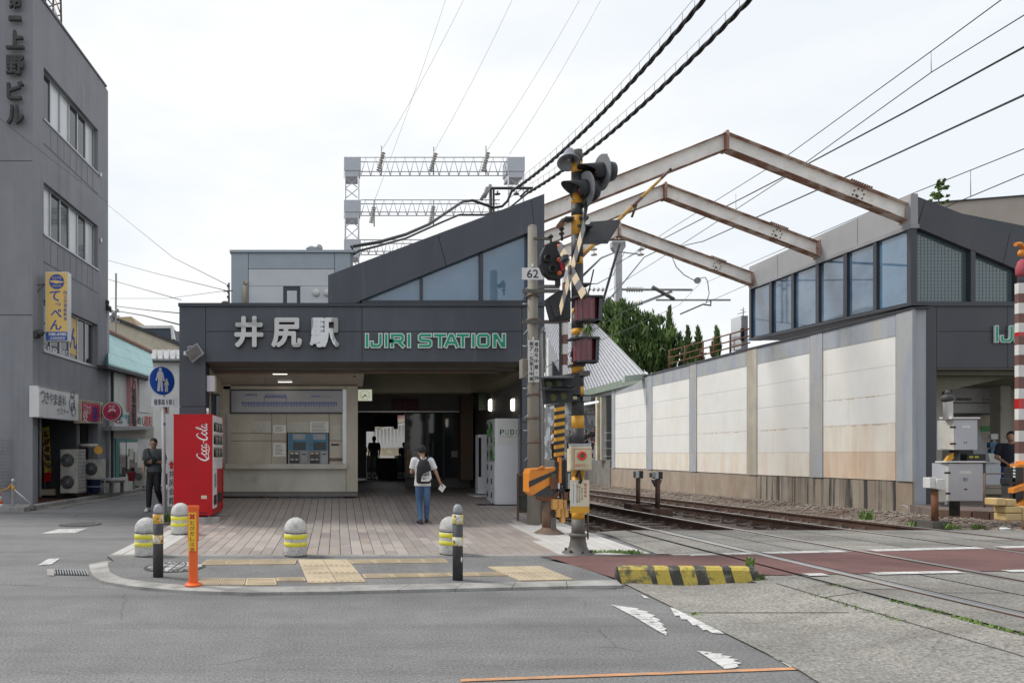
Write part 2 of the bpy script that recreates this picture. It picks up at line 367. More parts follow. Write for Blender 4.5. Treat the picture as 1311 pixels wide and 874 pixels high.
# --- kerb and sidewalk
outer = [(132, 717.5), (114, 721), (115, 728), (120, 736.5), (132, 742.7), (165, 748.5), (200, 752), (245, 755), (320, 757), (420, 756), (520, 753.5), (660, 750.5), (745, 748.5), (797, 748)]
inner = [(146, 717.5), (139, 719), (138, 723), (141, 732.4), (156.5, 739.6), (180, 743), (200, 745.4), (245, 749), (320, 750.6), (420, 749.5), (520, 747.2), (660, 744.6), (745, 742.6), (790, 742)]
kz = lambda X, Y: .035
O = [gp(x, y, kz) for x, y in outer]; I = [gp(x, y, kz) for x, y in inner]
def resamp(pts, ts):
    L = [0]
    for a, b in zip(pts, pts[1:]): L.append(L[-1] + (b - a).length)
    out = []
    for t in ts:
        d = t * L[-1]; k = max(i for i in range(len(L)) if L[i] <= d + 1e-9); k = min(k, len(pts) - 2)
        out.append(pts[k].lerp(pts[k + 1], (d - L[k]) / (L[k + 1] - L[k])))
    return out
NK = 60
Os, Is = resamp(O, [i / NK for i in range(NK + 1)]), resamp(I, [i / NK for i in range(NK + 1)])
side = MB(); sw_top = [V((p.x, p.y, .031)) for p in Is]
rb = [gp(790, 742, kz), gp(742, 724, kz), gp(700, 716, kz)]
pl = [V((p.x, p.y, .031)) for p in rb] + [V((2.6, 8.56, .031)), V((-2.95, 8.56, .031))]
side.poly([V((p.x, p.y, .031)) for p in reversed(pl)] + sw_top[::1] if False else sw_top + pl, 0)
sidewalk = side.build('sidewalk', m_asph2, kind='structure')
st = 5
for k in range(0, NK, st):
    mb = MB(); a, b = k, min(k + st, NK)
    for i in range(a, b):
        s0 = .03 if i == a else 0; s1 = .97 if i == b - 1 else 1
        p0, p1 = Os[i].lerp(Os[i + 1], s0), Os[i].lerp(Os[i + 1], s1); q0, q1 = Is[i].lerp(Is[i + 1], s0), Is[i].lerp(Is[i + 1], s1)
        dz = V((0, 0, -.09))
        mb.hexa([p0 + dz, p1 + dz, q1 + dz, q0 + dz, p0 - V((0, 0, .006)), p1 - V((0, 0, .006)), q1, q0])
    mb.build('kerb_stone', m_kerb, sidewalk)

# --- paved plaza in front of and under the station
PX0, PX1, PY0 = -2.95, 4.12, 8.66
zpl = lambda X, Y: max(zp(Y), g0(X, Y) + .012)
bed = MB(); ysb = fr(8.56, 14.9, .6) + [17, 22, 30.5]; xsb = [PX0, -2.2, 0, 2, 3.2, 3.5, 3.8, PX1]
vs = [(x, y, zpl(x, y) - .012) for y in ysb for x in xsb]; n = len(xsb)
bed.add(vs, [(j * n + i, j * n + i + 1, (j + 1) * n + i + 1, (j + 1) * n + i) for j in range(len(ysb) - 1) for i in range(n - 1)])
bed.add([(x, y, zpl(x, y) - .012 - d) for x in (PX0, PX1) for y in ysb for d in (0, .5)], [(2 * j, 2 * j + 1, 2 * j + 3, 2 * j + 2) for j in range(len(ysb) - 1)] + [(2 * len(ysb) + 2 * j, 2 * len(ysb) + 2 * j + 2, 2 * len(ysb) + 2 * j + 3, 2 * len(ysb) + 2 * j + 1) for j in range(len(ysb) - 1)])
plaza = bed.build('plaza', m_joint, kind='structure')
mb = MB()
for x0, x1 in zip(fr(PX0, PX1, 1.2), fr(PX0, PX1, 1.2)[1:]): mb.hexa([(x0 + .004, 8.53, -.03), (x1 - .004, 8.53, -.03), (x1 - .004, 8.655, -.03), (x0 + .004, 8.655, -.03), (x0 + .004, 8.53, zpl(x0, 8.5) + .002), (x1 - .004, 8.53, zpl(x1, 8.5) + .002), (x1 - .004, 8.655, zpl(x0, 8.6) + .004), (x0 + .004, 8.655, zpl(x0, 8.6) + .004)])
mb.build('edging_strip', m_kerb, plaza, kind='stuff')
TW, TL = .15, .6
rr = random.Random(3)
stuff = [MB() for _ in TC]
ntile = 0
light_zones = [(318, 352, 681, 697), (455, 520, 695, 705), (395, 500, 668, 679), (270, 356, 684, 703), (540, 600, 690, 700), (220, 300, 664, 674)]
ncol = int((PX1 - PX0) / TW)
rows = [(r, PY0 + r * TL, PY0 + (r + 1) * TL) for r in range(0, 17)]
for r, ya, yb in rows:
    for c in range(ncol):
        x0 = PX0 + c * TW + .003; x1 = x0 + TW - .006; off = .0 if c % 2 else TL / 2
        y0 = max(PY0, ya - off) + .0012; y1 = yb - off - .0012
        if r == 16: y1 = 18.8
        if y1 - y0 < .1: continue
        xm, ym = (x0 + x1) / 2, (y0 + y1) / 2; zz = zpl(xm, ym)
        px = CX + FL * xm / ym; py = HY - FL * (zz - CH) / ym
        k = rr.choice([0, 0, 1, 1, 2, 0, 6 if rr.random() < .25 else 1])
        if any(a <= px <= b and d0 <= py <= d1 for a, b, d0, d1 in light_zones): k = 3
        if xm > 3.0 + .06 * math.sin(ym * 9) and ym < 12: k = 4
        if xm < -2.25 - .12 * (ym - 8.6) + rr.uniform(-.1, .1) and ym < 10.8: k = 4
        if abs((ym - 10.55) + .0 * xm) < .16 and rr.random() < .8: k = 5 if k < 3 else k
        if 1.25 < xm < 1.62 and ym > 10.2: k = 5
        m_ = MB(); h = .012 + rr.uniform(-.0015, .0015)
        b0 = zpl(xm, y0) - .012; b1 = zpl(xm, y1) - .012
        q = [(x0, y0, b0), (x1, y0, b0), (x1, y1, b1), (x0, y1, b1)]
        q += [(p[0] + (.002 if i in (0, 3) else -.002), p[1], p[2] + h) for i, p in enumerate(q)]
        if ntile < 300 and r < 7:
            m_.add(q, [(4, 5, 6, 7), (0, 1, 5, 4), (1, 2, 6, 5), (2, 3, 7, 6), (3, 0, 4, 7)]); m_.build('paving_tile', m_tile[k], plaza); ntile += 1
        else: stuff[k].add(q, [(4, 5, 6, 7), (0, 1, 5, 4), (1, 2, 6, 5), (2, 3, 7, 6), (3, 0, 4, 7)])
big = MB(); fm = []
for k, s in enumerate(stuff):
    for f in s.f: fm.append(k)
    big.add(s.v, s.f); 
big.m = fm
big.build('far_paving_tiles', m_tile, plaza, kind='stuff')
mb = MB().box(-2.9, 4.1, 18.8, 30.4, .2, .362); mb.build('concourse_floor', m_tile[2], kind='structure')

# --- tactile guide tiles set in the sidewalk
def tact(px, n, m, style, zoff=.012):
    """px: 4 pixel corners (tl, tr, br, bl) of a patch split into n x m tiles"""
    c = [gp(x, y, lambda X, Y: .031) for x, y in px]
    for i in range(n):
        for j in range(m):
            def at(u, v): return c[0].lerp(c[1], u).lerp(c[3].lerp(c[2], u), v)
            u0, u1, v0, v1 = (i + .015) / n, (i + .985) / n, (j + .02) / m, (j + .98) / m
            a, b, d, e = at(u0, v0), at(u1, v0), at(u1, v1), at(u0, v1); up = V((0, 0, zoff))
            mb = MB().hexa([e, d, b, a, e + up, d + up, b + up, a + up])
            if style == 'bar':
                for k in range(4):
                    w0 = u0 + (u1 - u0) * (.12 + .22 * k); w1 = w0 + (u1 - u0) * .11
                    p = [at(w0, v1 - .08 * (v1 - v0)), at(w1, v1 - .08 * (v1 - v0)), at(w1, v0 + .08 * (v1 - v0)), at(w0, v0 + .08 * (v1 - v0))]
                    mb.hexa([x + up for x in p] + [x + up * 1.5 for x in p])
            if style == 'barx':
                for k in range(4):
                    w0 = v0 + (v1 - v0) * (.12 + .22 * k); w1 = w0 + (v1 - v0) * .1
                    p = [at(u0 + .06 * (u1 - u0), w1), at(u1 - .06 * (u1 - u0), w1), at(u1 - .06 * (u1 - u0), w0), at(u0 + .06 * (u1 - u0), w0)]
                    mb.hexa([x + up for x in p] + [x + up * 1.5 for x in p])
            if style == 'dot':
                for p_ in range(5):
                    for q_ in range(5):
                        o = at(u0 + (u1 - u0) * (.1 + .2 * p_), v0 + (v1 - v0) * (.1 + .2 * q_))
                        mb.lathe(o + up, (0, 0, 1), [(.012, 0), (.008, .004)], 5)
            mb.build('tactile_tile', m_tac, sidewalk)
tact([(381, 716.5), (445, 716.5), (469, 745.5), (394, 747)], 2, 3, 'bar')
tact([(265, 717), (381, 716.5), (378, 722.5), (256, 723.5)], 4, 1, 'barx')
tact([(445, 717), (568, 715.5), (575, 720.5), (451, 722)], 4, 1, 'barx')
tact([(257, 741.5), (315, 741.2), (313, 749), (250, 749)], 2, 1, 'barx')
tact([(315, 741), (353, 740.5), (355, 749.5), (313, 749.5)], 1, 1, 'barx')
tact([(353, 740.2), (390, 740), (392, 744.4), (354, 744.6)], 1, 1, 'barx')
tact([(463, 735.5), (642, 733), (650, 737), (467, 740.5)], 5, 1, 'barx')
tact([(624, 726), (692, 725), (735, 742.5), (666, 744)], 2, 2, 'dot')

# --- manhole covers, gutter grate
def manhole(px, py, r, mat, label, z):
    c = gp(px, py, (lambda X, Y: z)); t = T('manhole_cover', label, 'manhole cover', c)
    MB().lathe(c, (0, 0, 1), [(r, 0), (r, .004)], 28).build('cover_rim', m_blk2, t)
    mb = MB()
    for k in range(-4, 5):
        w = math.sqrt(max(.01, 1 - (k / 4.6) ** 2)) * r * .9
        for q in range(-3, 3): mb.box(c.x + q * w / 3 + .01, c.x + (q + 1) * w / 3 - .01, c.y + k * r * .2 - .025, c.y + k * r * .2 + .03, c.z + .004, c.z + .009)
    mb.build('raised_pattern', mat, t); return t
manhole(224, 725.5, .35, M('manhole_worn', (.5, .5, .49), .8, col2=(.17, .17, .17), sc=(7, 7, 7), lo=.42, hi=.55), 'round manhole cover with worn white paint between the black posts and the paving', .033)
manhole(103, 671, .38, m_asph, 'dark round manhole cover beside the white dash on the left side road', .004)
g = gp(78, 731); t = T('gutter_grate', 'steel gutter grate beside the rounded kerb corner', 'drain grate', g)
ca, cb, cc, cd = gp(69, 729), gp(111, 731), gp(114, 737), gp(70, 736)
up = V((0, 0, .004)); MB().hexa([cd, cc, cb, ca, cd + up, cc + up, cb + up, ca + up]).build('grate_bed', m_dark, t)
for k in range(13):
    u0, u1 = k / 12.6, k / 12.6 + .035
    p = [cd.lerp(cc, u0), cd.lerp(cc, u1), ca.lerp(cb, u1), ca.lerp(cb, u0)]; MB().hexa([x + up for x in p] + [x + up * 5 for x in p]).build('grate_bar', m_galv, t)
MB().hexa([x for x in (gp(60, 737), gp(69.5, 737.5), gp(69, 729), gp(60, 729))] + [x + up * 3 for x in (gp(60, 737), gp(69.5, 737.5), gp(69, 729), gp(60, 729))]).build('gutter_block', m_kerb, t)

# --- painted road markings
def mark(name, pts, mat, label=None, fn=g0, dz=.008):
    c = [gp(x, y, fn) + V((0, 0, dz)) for x, y in pts]; return MB().poly(c).build(name, mat, kind='structure')
mark('road_dash', [(75, 677.5), (112, 676.5), (96, 682.5), (53, 683)], m_white)
mark('road_line_end', [(62, 715.5), (77, 715), (66, 722.5), (48, 724)], m_white)
mark('road_line_worn', [(212, 702), (160, 706), (150, 705), (140, 707)], m_white) if False else None
mark('turn_arrow_paint', [(782, 774.5), (800, 777), (818, 779.6), (816, 781), (830, 783.5), (828, 785), (839, 788.5), (836, 790), (846, 794.5), (842, 795.5), (851, 800.5), (847, 801.5), (854, 806), (850.5, 807), (854, 810.5), (853, 814), (835, 804), (812, 790)], m_white)
mark('turn_arrow_paint', [(858, 778), (878, 782), (900, 795), (928, 812), (912, 811), (905, 807), (900, 807.5), (893, 801), (887, 801), (880, 794), (872, 793), (870, 788.5), (864, 789), (862, 785)], m_white)
mark('turn_arrow_paint', [(893, 834), (912, 835.5), (909, 837), (926, 837.5), (922, 839.5), (937, 841), (932, 843), (945, 845), (938, 847), (950, 849.5), (943, 851.5), (946, 854), (940, 856), (928, 857)], m_white)
mark('turn_arrow_paint', [(974, 833), (990, 838), (1019, 853.5), (1012, 855)], m_white)
mark('turn_arrow_paint', [(820, 762), (826, 763), (831, 766.5), (825, 766)], m_white)
mb = MB()
for a in range(590, 1026, 30):
    b = min(a + 30, 1026); f = lambda x: 871.5 - (x - 590) * (15.5 / 436)
    c = [gp(a, f(a) + 1.6), gp(b, f(b) + 1.6), gp(b, f(b) - 1.6), gp(a, f(a) - 1.6)]; mb.poly([p + V((0, 0, .006)) for p in c])
mb.build('orange_line', m_orange_l, kind='structure')

# ================================================================== LEVEL CROSSING
KX = .0647
def tx(t, Y): return t + KX * (Y - 6.75)
xb = MB()
YS = fr(1.5, 11.05, .8)
def tstrip(mb, t0, t1, ya, yb, dz, mi=0, n=4, fz=g0):
    ys = fr(ya, yb, 1.2)
    ts = [t0 + (t1 - t0) * i / n for i in range(n + 1)]
    vs = [(tx(t, y), y, fz(tx(t, y), y) + dz) for y in ys for t in ts]; k = len(ts)
    mb.add(vs, [(j * k + i, j * k + i + 1, (j + 1) * k + i + 1, (j + 1) * k + i) for j in range(len(ys) - 1) for i in range(n)], mi)
tstrip(xb, 4.06, 12.0, 1.5, 11.05, .004, n=24)
xb.box(4.06, 13.4, 11.05, 11.12, -1, .03)
crossing = xb.build('level_crossing', m_dark, kind='structure')
bands = [(4.10, 4.515), (4.58, 4.945), (5.15, 5.73), (5.76, 6.3), (6.49, 7.34), (7.37, 8.23), (8.43, 9.0), (9.03, 9.59), (9.80, 10.9), (10.93, 12.0)]
rr = random.Random(5)
for t0, t1 in bands:
    ys = [1.5, 3.4 + rr.uniform(-.3, .3), 5.5 + rr.uniform(-.3, .3), 7.6 + rr.uniform(-.3, .3), 9.4 + rr.uniform(-.2, .2), 11.04]
    for a, b in zip(ys, ys[1:]):
        mb = MB(); tstrip(mb, t0, t1, a + .01, b - .01, .012, n=2)
        o = len(mb.v)
        mb.add([(tx(t0, a + .01), a + .01, g0(tx(t0, a), a) - .01), (tx(t1, a + .01), a + .01, g0(tx(t1, a), a) - .01), (tx(t1, a + .01), a + .01, g0(tx(t1, a), a) + .012), (tx(t0, a + .01), a + .01, g0(tx(t0, a), a) + .012)], [(0, 1, 2, 3)])
        mb.build('concrete_slab', m_conc, crossing)
# concrete apron left of the slabs, laid in rows
def apron(yr, lf, rf, nm=6):
    mb = MB(); vs = []
    for y in yr:
        l, r = lf(y), rf(y)
        for i in range(nm + 1): vs.append(gp(l + (r - l) * i / nm, y) + V((0, 0, .012)))
    k = nm + 1
    mb.add(vs, [((j + 1) * k + i, (j + 1) * k + i + 1, j * k + i + 1, j * k + i) for j in range(len(yr) - 1) for i in range(nm)]); mb.build('concrete_slab', m_conc, crossing)
L1 = lambda y: 486 + (y - 596.5) / .298
L1b = lambda y: L1(y) - 2.2
lf = lambda y: 798 + (y - 747) * 2.02 if y < 856 else 1018 + (y - 856) * 1.55
apron([747.5, 755, 765, 775, 785.3], lf, L1b)
apron([786.2, 800, 815, 830, 845, 860, 880, 905, 940], lf, L1b)
apron([681, 690, 700, 710], lambda y: 757 + (y - 677) * 2.55, lambda y: 486 + (y - 596.5) / .305, 3)
mb = MB(); rr = random.Random(21); ys_ = [748 + i * 2.2 for i in range(70)]
for a, b in zip(ys_, ys_[1:]):
    o0, o1 = 1.0, 1.0
    mb.quad(gp(L1(a) - 2.8, a) + V((0, 0, .0135)), gp(L1(b) - 2.8 - rr.random(), b) + V((0, 0, .0135)), gp(L1(b) + .8 + rr.random(), b) + V((0, 0, .0135)), gp(L1(a) + .8, a) + V((0, 0, .0135)))
mb.build('slab_joint', m_joint, kind='structure')
# red walkway and its white edges, broken at the rails
def xline(fy0, fy1, xs, mat, name, dz):
    mb = MB()
    for a, b in zip(xs, xs[1:]):
        mb.quad(*[gp(x, y) + V((0, 0, dz)) for x, y in ((a, fy1(a)), (b, fy1(b)), (b, fy0(b)), (a, fy0(a)))])
    return mb.build(name, mat, kind='structure')
top = lambda x: 714 - (x - 813) * .0245
bot = lambda x: 737.5 - (x - 1011) * .018
def railx(t, y):   # pixel x of a track-parallel line at pixel row y
    p = gp(0, y); Y = 1.0
    lo, hi = 1.5, 30.0
    for _ in range(40):
        m = (lo + hi) / 2; yy = HY - FL * (g0(tx(t, m), m) - CH) / m
        if yy > y: lo = m
        else: hi = m
    return CX + FL * tx(t, lo) / lo
def skewstrip(y0f, y1f, t0, t1, mat, name, dz):
    mb = MB(); N = 6
    for i in range(N):
        q = []
        for (tt, yf) in ((t0 + (t1 - t0) * i / N, y1f), (t0 + (t1 - t0) * (i + 1) / N, y1f), (t0 + (t1 - t0) * (i + 1) / N, y0f), (t0 + (t1 - t0) * i / N, y0f)):
            x = 1000
            for _ in range(6): x = railx(tt, yf(x))
            q.append(gp(x, yf(x)) + V((0, 0, dz)))
        mb.quad(*q)
    return mb.build(name, mat, kind='structure')
gaps = [(3.99, 4.53), (4.57, 4.95), (5.12, 6.33), (6.48, 8.23), (8.41, 9.61), (9.80, 12.0)]
for a, b in gaps:
    skewstrip(top, bot, a, b, m_red, 'red_walkway', .018)
for a, b in [(4.1, 4.5), (4.58, 4.94), (5.13, 6.2), (6.6, 8.2), (8.5, 9.6), (9.85, 12)]:
    skewstrip(lambda x: top(x) - 1.6, lambda x: top(x) + 1.0, a, b, m_white, 'walkway_edge_line', .022)
for a, b in [(4.6, 4.8), (5.3, 6.25), (6.75, 8.0), (8.5, 9.6), (9.9, 12)]:
    skewstrip(lambda x: bot(x) - .8, lambda x: bot(x) + 2.2, a, b, m_white, 'walkway_edge_line', .022)
mb = MB(); c = [gp(x, y) + V((0, 0, .036)) for x, y in ((784, 744.5), (960, 741), (955, 712), (830, 714), (750, 717), (738, 718.5), (698, 715.5), (740, 727))]
mb = MB()
zr = lambda X, Y: max(g0(X, Y), .0) + .0
for i in range(10):
    u0, u1 = i / 10, (i + 1) / 10
    tl = lambda u: (700 + u * 122, 715.5 - 1.6 * u); bl = lambda u: (700 + u * 92 if u < 1 else 792, 715.7 + u * 29.5)
    mb.quad(*[gp(*q) + V((0, 0, .034)) for q in (bl(u0), bl(u1), tl(u1), tl(u0))])
for i in range(6):
    u0, u1 = i / 6, (i + 1) / 6
    tl = lambda u: (822 + u * 60, 713.9 - 1.5 * u); bl = lambda u: (792 + u * 165, 745.2 - 5 * u)
    mb.quad(*[gp(*q) + V((0, 0, .034 - .01 * (i / 6))) for q in (bl(u0), bl(u1), tl(u1), tl(u0))])
mb.build('red_walkway', m_red, kind='structure')

# ================================================================== RAILWAY TRACKS
zb = lambda Y: P(Y) - .17
ys = fr(11.12, 16, 1) + fr(17, 60, 3) + [90, 130]
bm_ = MB()
def profile(t, Y):
    # ballast: shallow troughs, a heap along the right wall
    return zb(Y) - (.05 if 6.7 < t < 8 else 0) + (.16 * smooth((t - 10.6) / 1.6)) - .1 * smooth((4.9 - t) / .6)
ts = [3.85, 4.3, 4.7, 5.2, 6.2, 6.6, 7.0, 7.6, 8.1, 9.9, 10.4, 11, 11.6, 12.2, 13.2]
vs = [(tx(t, y), y, profile(t, y)) for y in ys for t in ts]; k = len(ts)
bm_.add(vs, [(j * k + i, j * k + i + 1, (j + 1) * k + i + 1, (j + 1) * k + i) for j in range(len(ys) - 1) for i in range(k - 1)])
bm_.build('ballast_bed', m_bal, kind='structure')
def rail_prof(h=.15):  # cross-section (x, z) relative to rail-top centre: list of boxes
    return [(-.037, .037, -.035, 0), (-.009, .009, -h + .015, -.035), (-.06, .06, -h, -h + .015)]
def track(label, ta, tb):
    t = T('railway_track', label, 'railway track', (tx((ta + tb) / 2, 11), 11, P(11)), 'railway tracks')
    for tt, sgn in ((ta, 1), (tb, -1)):
        for (a, b, top_) in ((1.5, 11.05, 0), (11.05, 130, 0)):
            mb = MB()
            for y0, y1 in zip(fr(a, b, 3), fr(a, b, 3)[1:]):
                for bi, (x0, x1, z0, z1) in enumerate(rail_prof()):
                    r0, r1 = P(y0) + .02, P(y1) + .02
                    mb.hexa([(tx(tt, y0) + x0, y0, r0 + z0), (tx(tt, y0) + x1, y0, r0 + z0), (tx(tt, y1) + x1, y1, r1 + z0), (tx(tt, y1) + x0, y1, r1 + z0),
                             (tx(tt, y0) + x0, y0, r0 + z1), (tx(tt, y0) + x1, y0, r0 + z1), (tx(tt, y1) + x1, y1, r1 + z1), (tx(tt, y1) + x0, y1, r1 + z1)], 1)
                    if bi == 0:
                        for q in range(len(mb.m) - 6, len(mb.m)):
                            pass
                        mb.m[-5] = 0
            mb.build('rail', [m_rail, m_railw], t)
        if sgn:
            mb = MB()
            for y0, y1 in zip(fr(1.5, 11.05, 3), fr(1.5, 11.05, 3)[1:]):   # guard rail lip on the inside of the running rail
                o = sgn * .1
                mb.hexa([(tx(tt, y0) + o - .022, y0, P(y0) - .05), (tx(tt, y0) + o + .022, y0, P(y0) - .05), (tx(tt, y1) + o + .022, y1, P(y1) - .05), (tx(tt, y1) + o - .022, y1, P(y1) - .05),
                         (tx(tt, y0) + o - .022, y0, P(y0) + .013), (tx(tt, y0) + o + .022, y0, P(y0) + .013), (tx(tt, y1) + o + .022, y1, P(y1) + .013), (tx(tt, y1) + o - .022, y1, P(y1) + .013)])
            mb.build('guard_rail', m_alu, t)
    sl = None; y = 11.4
    while y < 60:
        ctr = V((tx((ta + tb) / 2, y), y, P(y) - .16))
        if sl is None:
            mb = MB().box(ctr.x - 1.05, ctr.x + 1.05, ctr.y - .11, ctr.y + .11, ctr.z - .1, ctr.z + .03)
            for tt in (ta, tb):
                x = tx(tt, y); mb.box(x - .13, x + .13, ctr.y - .08, ctr.y + .08, ctr.z + .03, ctr.z + .045); mb.box(x - .1, x - .065, ctr.y - .04, ctr.y + .04, ctr.z + .045, ctr.z + .08); mb.box(x + .065, x + .1, ctr.y - .04, ctr.y + .04, ctr.z + .045, ctr.z + .08)
            sl = mb.build('sleeper', m_slp, t); c0 = ctr
        else:
            o = sl.copy(); COL.objects.link(o); o.location = ctr - c0
        y += .62
    return t
track('nearer railway track, its polished rails sunk into the crossing beside the striped concrete kerb', 5.0, 6.43)
track('farther railway track with rusty rails running close below the stained white wall', 8.29, 9.74)
# loose stones
rs = random.Random(11); mb = MB()
octf = [(0, 1, 2), (0, 2, 3), (0, 3, 4), (0, 4, 1), (5, 2, 1), (5, 3, 2), (5, 4, 3), (5, 1, 4)]
for i in range(11000):
    y = 11.15 + (rs.random() ** 1.7) * 26; t = rs.uniform(4.5, 12.6); r = rs.uniform(.018, .04) * (1 + y / 60)
    if 4.9 < t < 5.08 or 6.35 < t < 6.5 or 8.2 < t < 8.36 or 9.67 < t < 9.82: continue
    if 4.6 < t < 6.9 and rs.random() < .45: continue
    c = V((tx(t, y), y, profile(t, y) + r * .3)); a = rs.uniform(0, 3.14); k1, k2 = rs.uniform(.7, 1.3), rs.uniform(.5, .9)
    ca_, sa_ = math.cos(a) * r, math.sin(a) * r
    mb.add([c + V((0, 0, r * k2)), c + V((ca_, sa_, 0)), c + V((-sa_ * k1, ca_ * k1, 0)), c + V((-ca_, -sa_, 0)), c + V((sa_ * k1, -ca_ * k1, 0)), c - V((0, 0, r))], octf)
mb.build('ballast_stones', m_stone, kind='stuff')
# ================================================================== LEFT STATION BUILDING
FY = 13.1
def F(px, py, Y=FY): return W(px, py, Y)
st = T('station_building', 'dark grey station building with gabled glass front and large metal station name letters', 'station', F(463, 650))
def panel(mats, px, Y, d, parent, name, bevel=0, **k):
    return plate(MB(), px, Y, d).build(name, mats, parent, bevel, **k)
# core mass behind the cladding
mb = MB(); a = F(231, 391); b = F(695, 463)
mb.box(a.x, b.x, FY + .06, FY + .55, b.z + .01, a.z - .01)                       # fascia core
mb.box(a.x, F(262, 0).x, FY + .06, FY + .5, .05, a.z - .01)                       # left column core
mb.box(F(669, 0).x, b.x, FY + .06, FY + .16, .05, a.z - .01)
mb.build('facade_core', m_slate2, st)
J = .35
rows_ = [(392.5, 424), (424.6, 463)]
for (x0, x1) in [(263.6, 463.2), (463.8, 668)]:
    for (y0, y1) in rows_: panel(m_slate, rect(x0, y0, x1, y1), FY, .055, st, 'fascia_panel', .004)
panel(m_slate, rect(229.5, 392.5, 263, 520), FY, .055, st, 'fascia_panel', .004); panel(m_slate, rect(229.5, 520.6, 263, 655), FY, .055, st, 'fascia_panel', .004)
panel(m_slate, rect(668.6, 392.5, 697, 540), FY, .055, st, 'fascia_panel', .004); panel(m_slate, rect(668.6, 540.6, 697, 652), FY, .055, st, 'fascia_panel', .004)
panel(m_slate2, rect(228, 387.6, 420, 391.8), FY - .04, .6, st, 'roof_coping')
panel(m_slate2, rect(420, 388.5, 698, 391.8), FY - .04, .3, st, 'roof_coping')
# sloping brown underside of the fascia
z1 = F(0, 463).z; z2 = CH + (HY - 475) / FL * (FY + .75)
mb = MB().quad((F(263, 0).x, FY + .055, z1), (F(668, 0).x, FY + .055, z1), (F(668, 0).x + .05, FY + .75, z2), (F(263, 0).x, FY + .75, z2))
mb.box(F(263, 0).x, F(668, 0).x, FY + .5, FY + .75, z2 + .005, z1 + .7)
mb.build('fascia_underside', m_soffit, st)
mb = MB().box(F(263, 0).x, F(668, 0).x - .25, FY + .76, FY + .84, z2 - .045, z2 + .02).build('shutter_slot', m_brown, st)
# roofs and side walls
mb = MB().box(-3.1, 4.1, FY + .56, 18.7, 4.0, 4.2); mb.box(-3.1, -2.98, FY + .5, 30, -.1, 4.15); mb.box(4.0, 4.1, FY + .5, 30, -.4, 4.15); mb.box(-3.1, 4.1, 18.7, 30.5, 3.3, 3.5)
mb.build('roof_slab', m_slate3, st)
# gabled upper storey
GY = FY + .02
zt = [(420, 352), (697, 248), (697, 388), (672, 388), (672, 299.5), (463, 384), (455, 388.4), (420, 388.4)]
def gpoly(pts, d, name, mat, Y=GY, bevel=.0): return plate(MB(), pts, Y, d).build(name, mat, st, bevel)
gpoly([(420, 352), (560, 299.4), (571, 340.1), (463, 383.9), (455, 388.2), (420, 388.2)], .5, 'gable_panel', m_slate, bevel=.004)
gpoly([(560.5, 299.2), (680, 254.4), (684, 294.5), (571.6, 339.9)], .5, 'gable_panel', m_slate, bevel=.004)
gpoly([(680.5, 254.2), (697, 248), (697, 388.2), (676, 388.2), (676, 297.8), (684.4, 294.4)], .5, 'gable_panel', m_slate, bevel=.004)
# shed roof running back
mb = MB(); a, b = F(420, 352), F(697, 248); a.y = b.y = FY + .5
mb.hexa([(a.x, a.y, a.z - .12), (b.x, b.y, b.z - .12), (b.x, 24, b.z - .12), (a.x, 24, a.z - .12), (a.x, a.y, a.z - .02), (b.x, b.y, b.z - .02), (b.x, 24, b.z - .02), (a.x, 24, a.z - .02)])
mb.hexa([(b.x - .12, b.y, 4.2), (b.x - .02, b.y, 4.2), (b.x - .02, 24, 4.2), (b.x - .12, 24, 4.2), (b.x - .12, b.y, b.z - .12), (b.x - .02, b.y, b.z - .12), (b.x - .02, 24, b.z - .12), (b.x - .12, 24, b.z - .12)])
mb.hexa([(a.x + .02, a.y, 4.2), (a.x + .12, a.y, 4.2), (a.x + .12, 24, 4.2), (a.x + .02, 24, 4.2), (a.x + .02, a.y, a.z - .12), (a.x + .12, a.y, a.z - .12), (a.x + .12, 24, a.z - .12), (a.x + .02, 24, a.z - .12)])
mb.build('shed_roof', m_slate3, st)
gl = lambda x: 384 - (x - 463) * (84.5 / 209)
for (x0, x1) in [(465, 538), (541.5, 614), (618.5, 675)]:
    pts = [(x0, 384.3), (x1, 384.3), (x1, gl(x1) + 1), (x0, gl(x0) + 1)] if x0 > 470 else [(x0 + 1, 384.3), (x1, 384.3), (x1, gl(x1) + 1)]
    plate(MB(), pts, GY + .14, .03).build('window_pane', m_glassb, st)
mb = MB()
plate(mb, rect(463, 384.3, 676, 388.4), GY + .05, .2); plate(mb, rect(538, gl(539) - 1, 541.5, 384.3), GY + .08, .15); plate(mb, rect(614, gl(615) - 1, 618.5, 384.3), GY + .08, .15)
mb.prism([W(463, 384, GY + .08), W(676, gl(676) + 2.6, GY + .08), W(676, gl(676) - .5, GY + .08), W(463, 382, GY + .08)], (0, .15, 0))
mb.build('window_frame', m_slate2, st)
mb = MB().box(F(470, 0).x, F(690, 0).x, FY + .6, FY + .62, 4.25, 6.8).build('inner_lining', m_dark, st) if False else None
MB().quad(W(420, 390, FY - .045), W(698, 390, FY - .045), W(698, 391.6, FY - .045), W(420, 391.6, FY - .045)) if False else None

# metal station name
for ch, (x0, y0, x1, y1) in zip('井尻駅', [(299, 404, 339, 446), (346, 406, 388, 446), (395, 406, 436, 446)]):
    t_ = MB(); tfl(t_, ch, x0 + 1.5, y0 + 1, x1 - 1.5, y1 - 1, FY - .09, thick=.05, fat=.038); t_.build('name_letter', m_steel2 if ch == '駅' else m_steel, st)
    t2 = MB(); tfl(t2, ch, x0 + 1.5, y0 + 2, x1 - 1.5, y1, FY - .012, thick=.01, fat=.035); t2.build('painted_letter_shadow', m_dark, st)  # dark copy of each letter set slightly lower, imitating its shadow
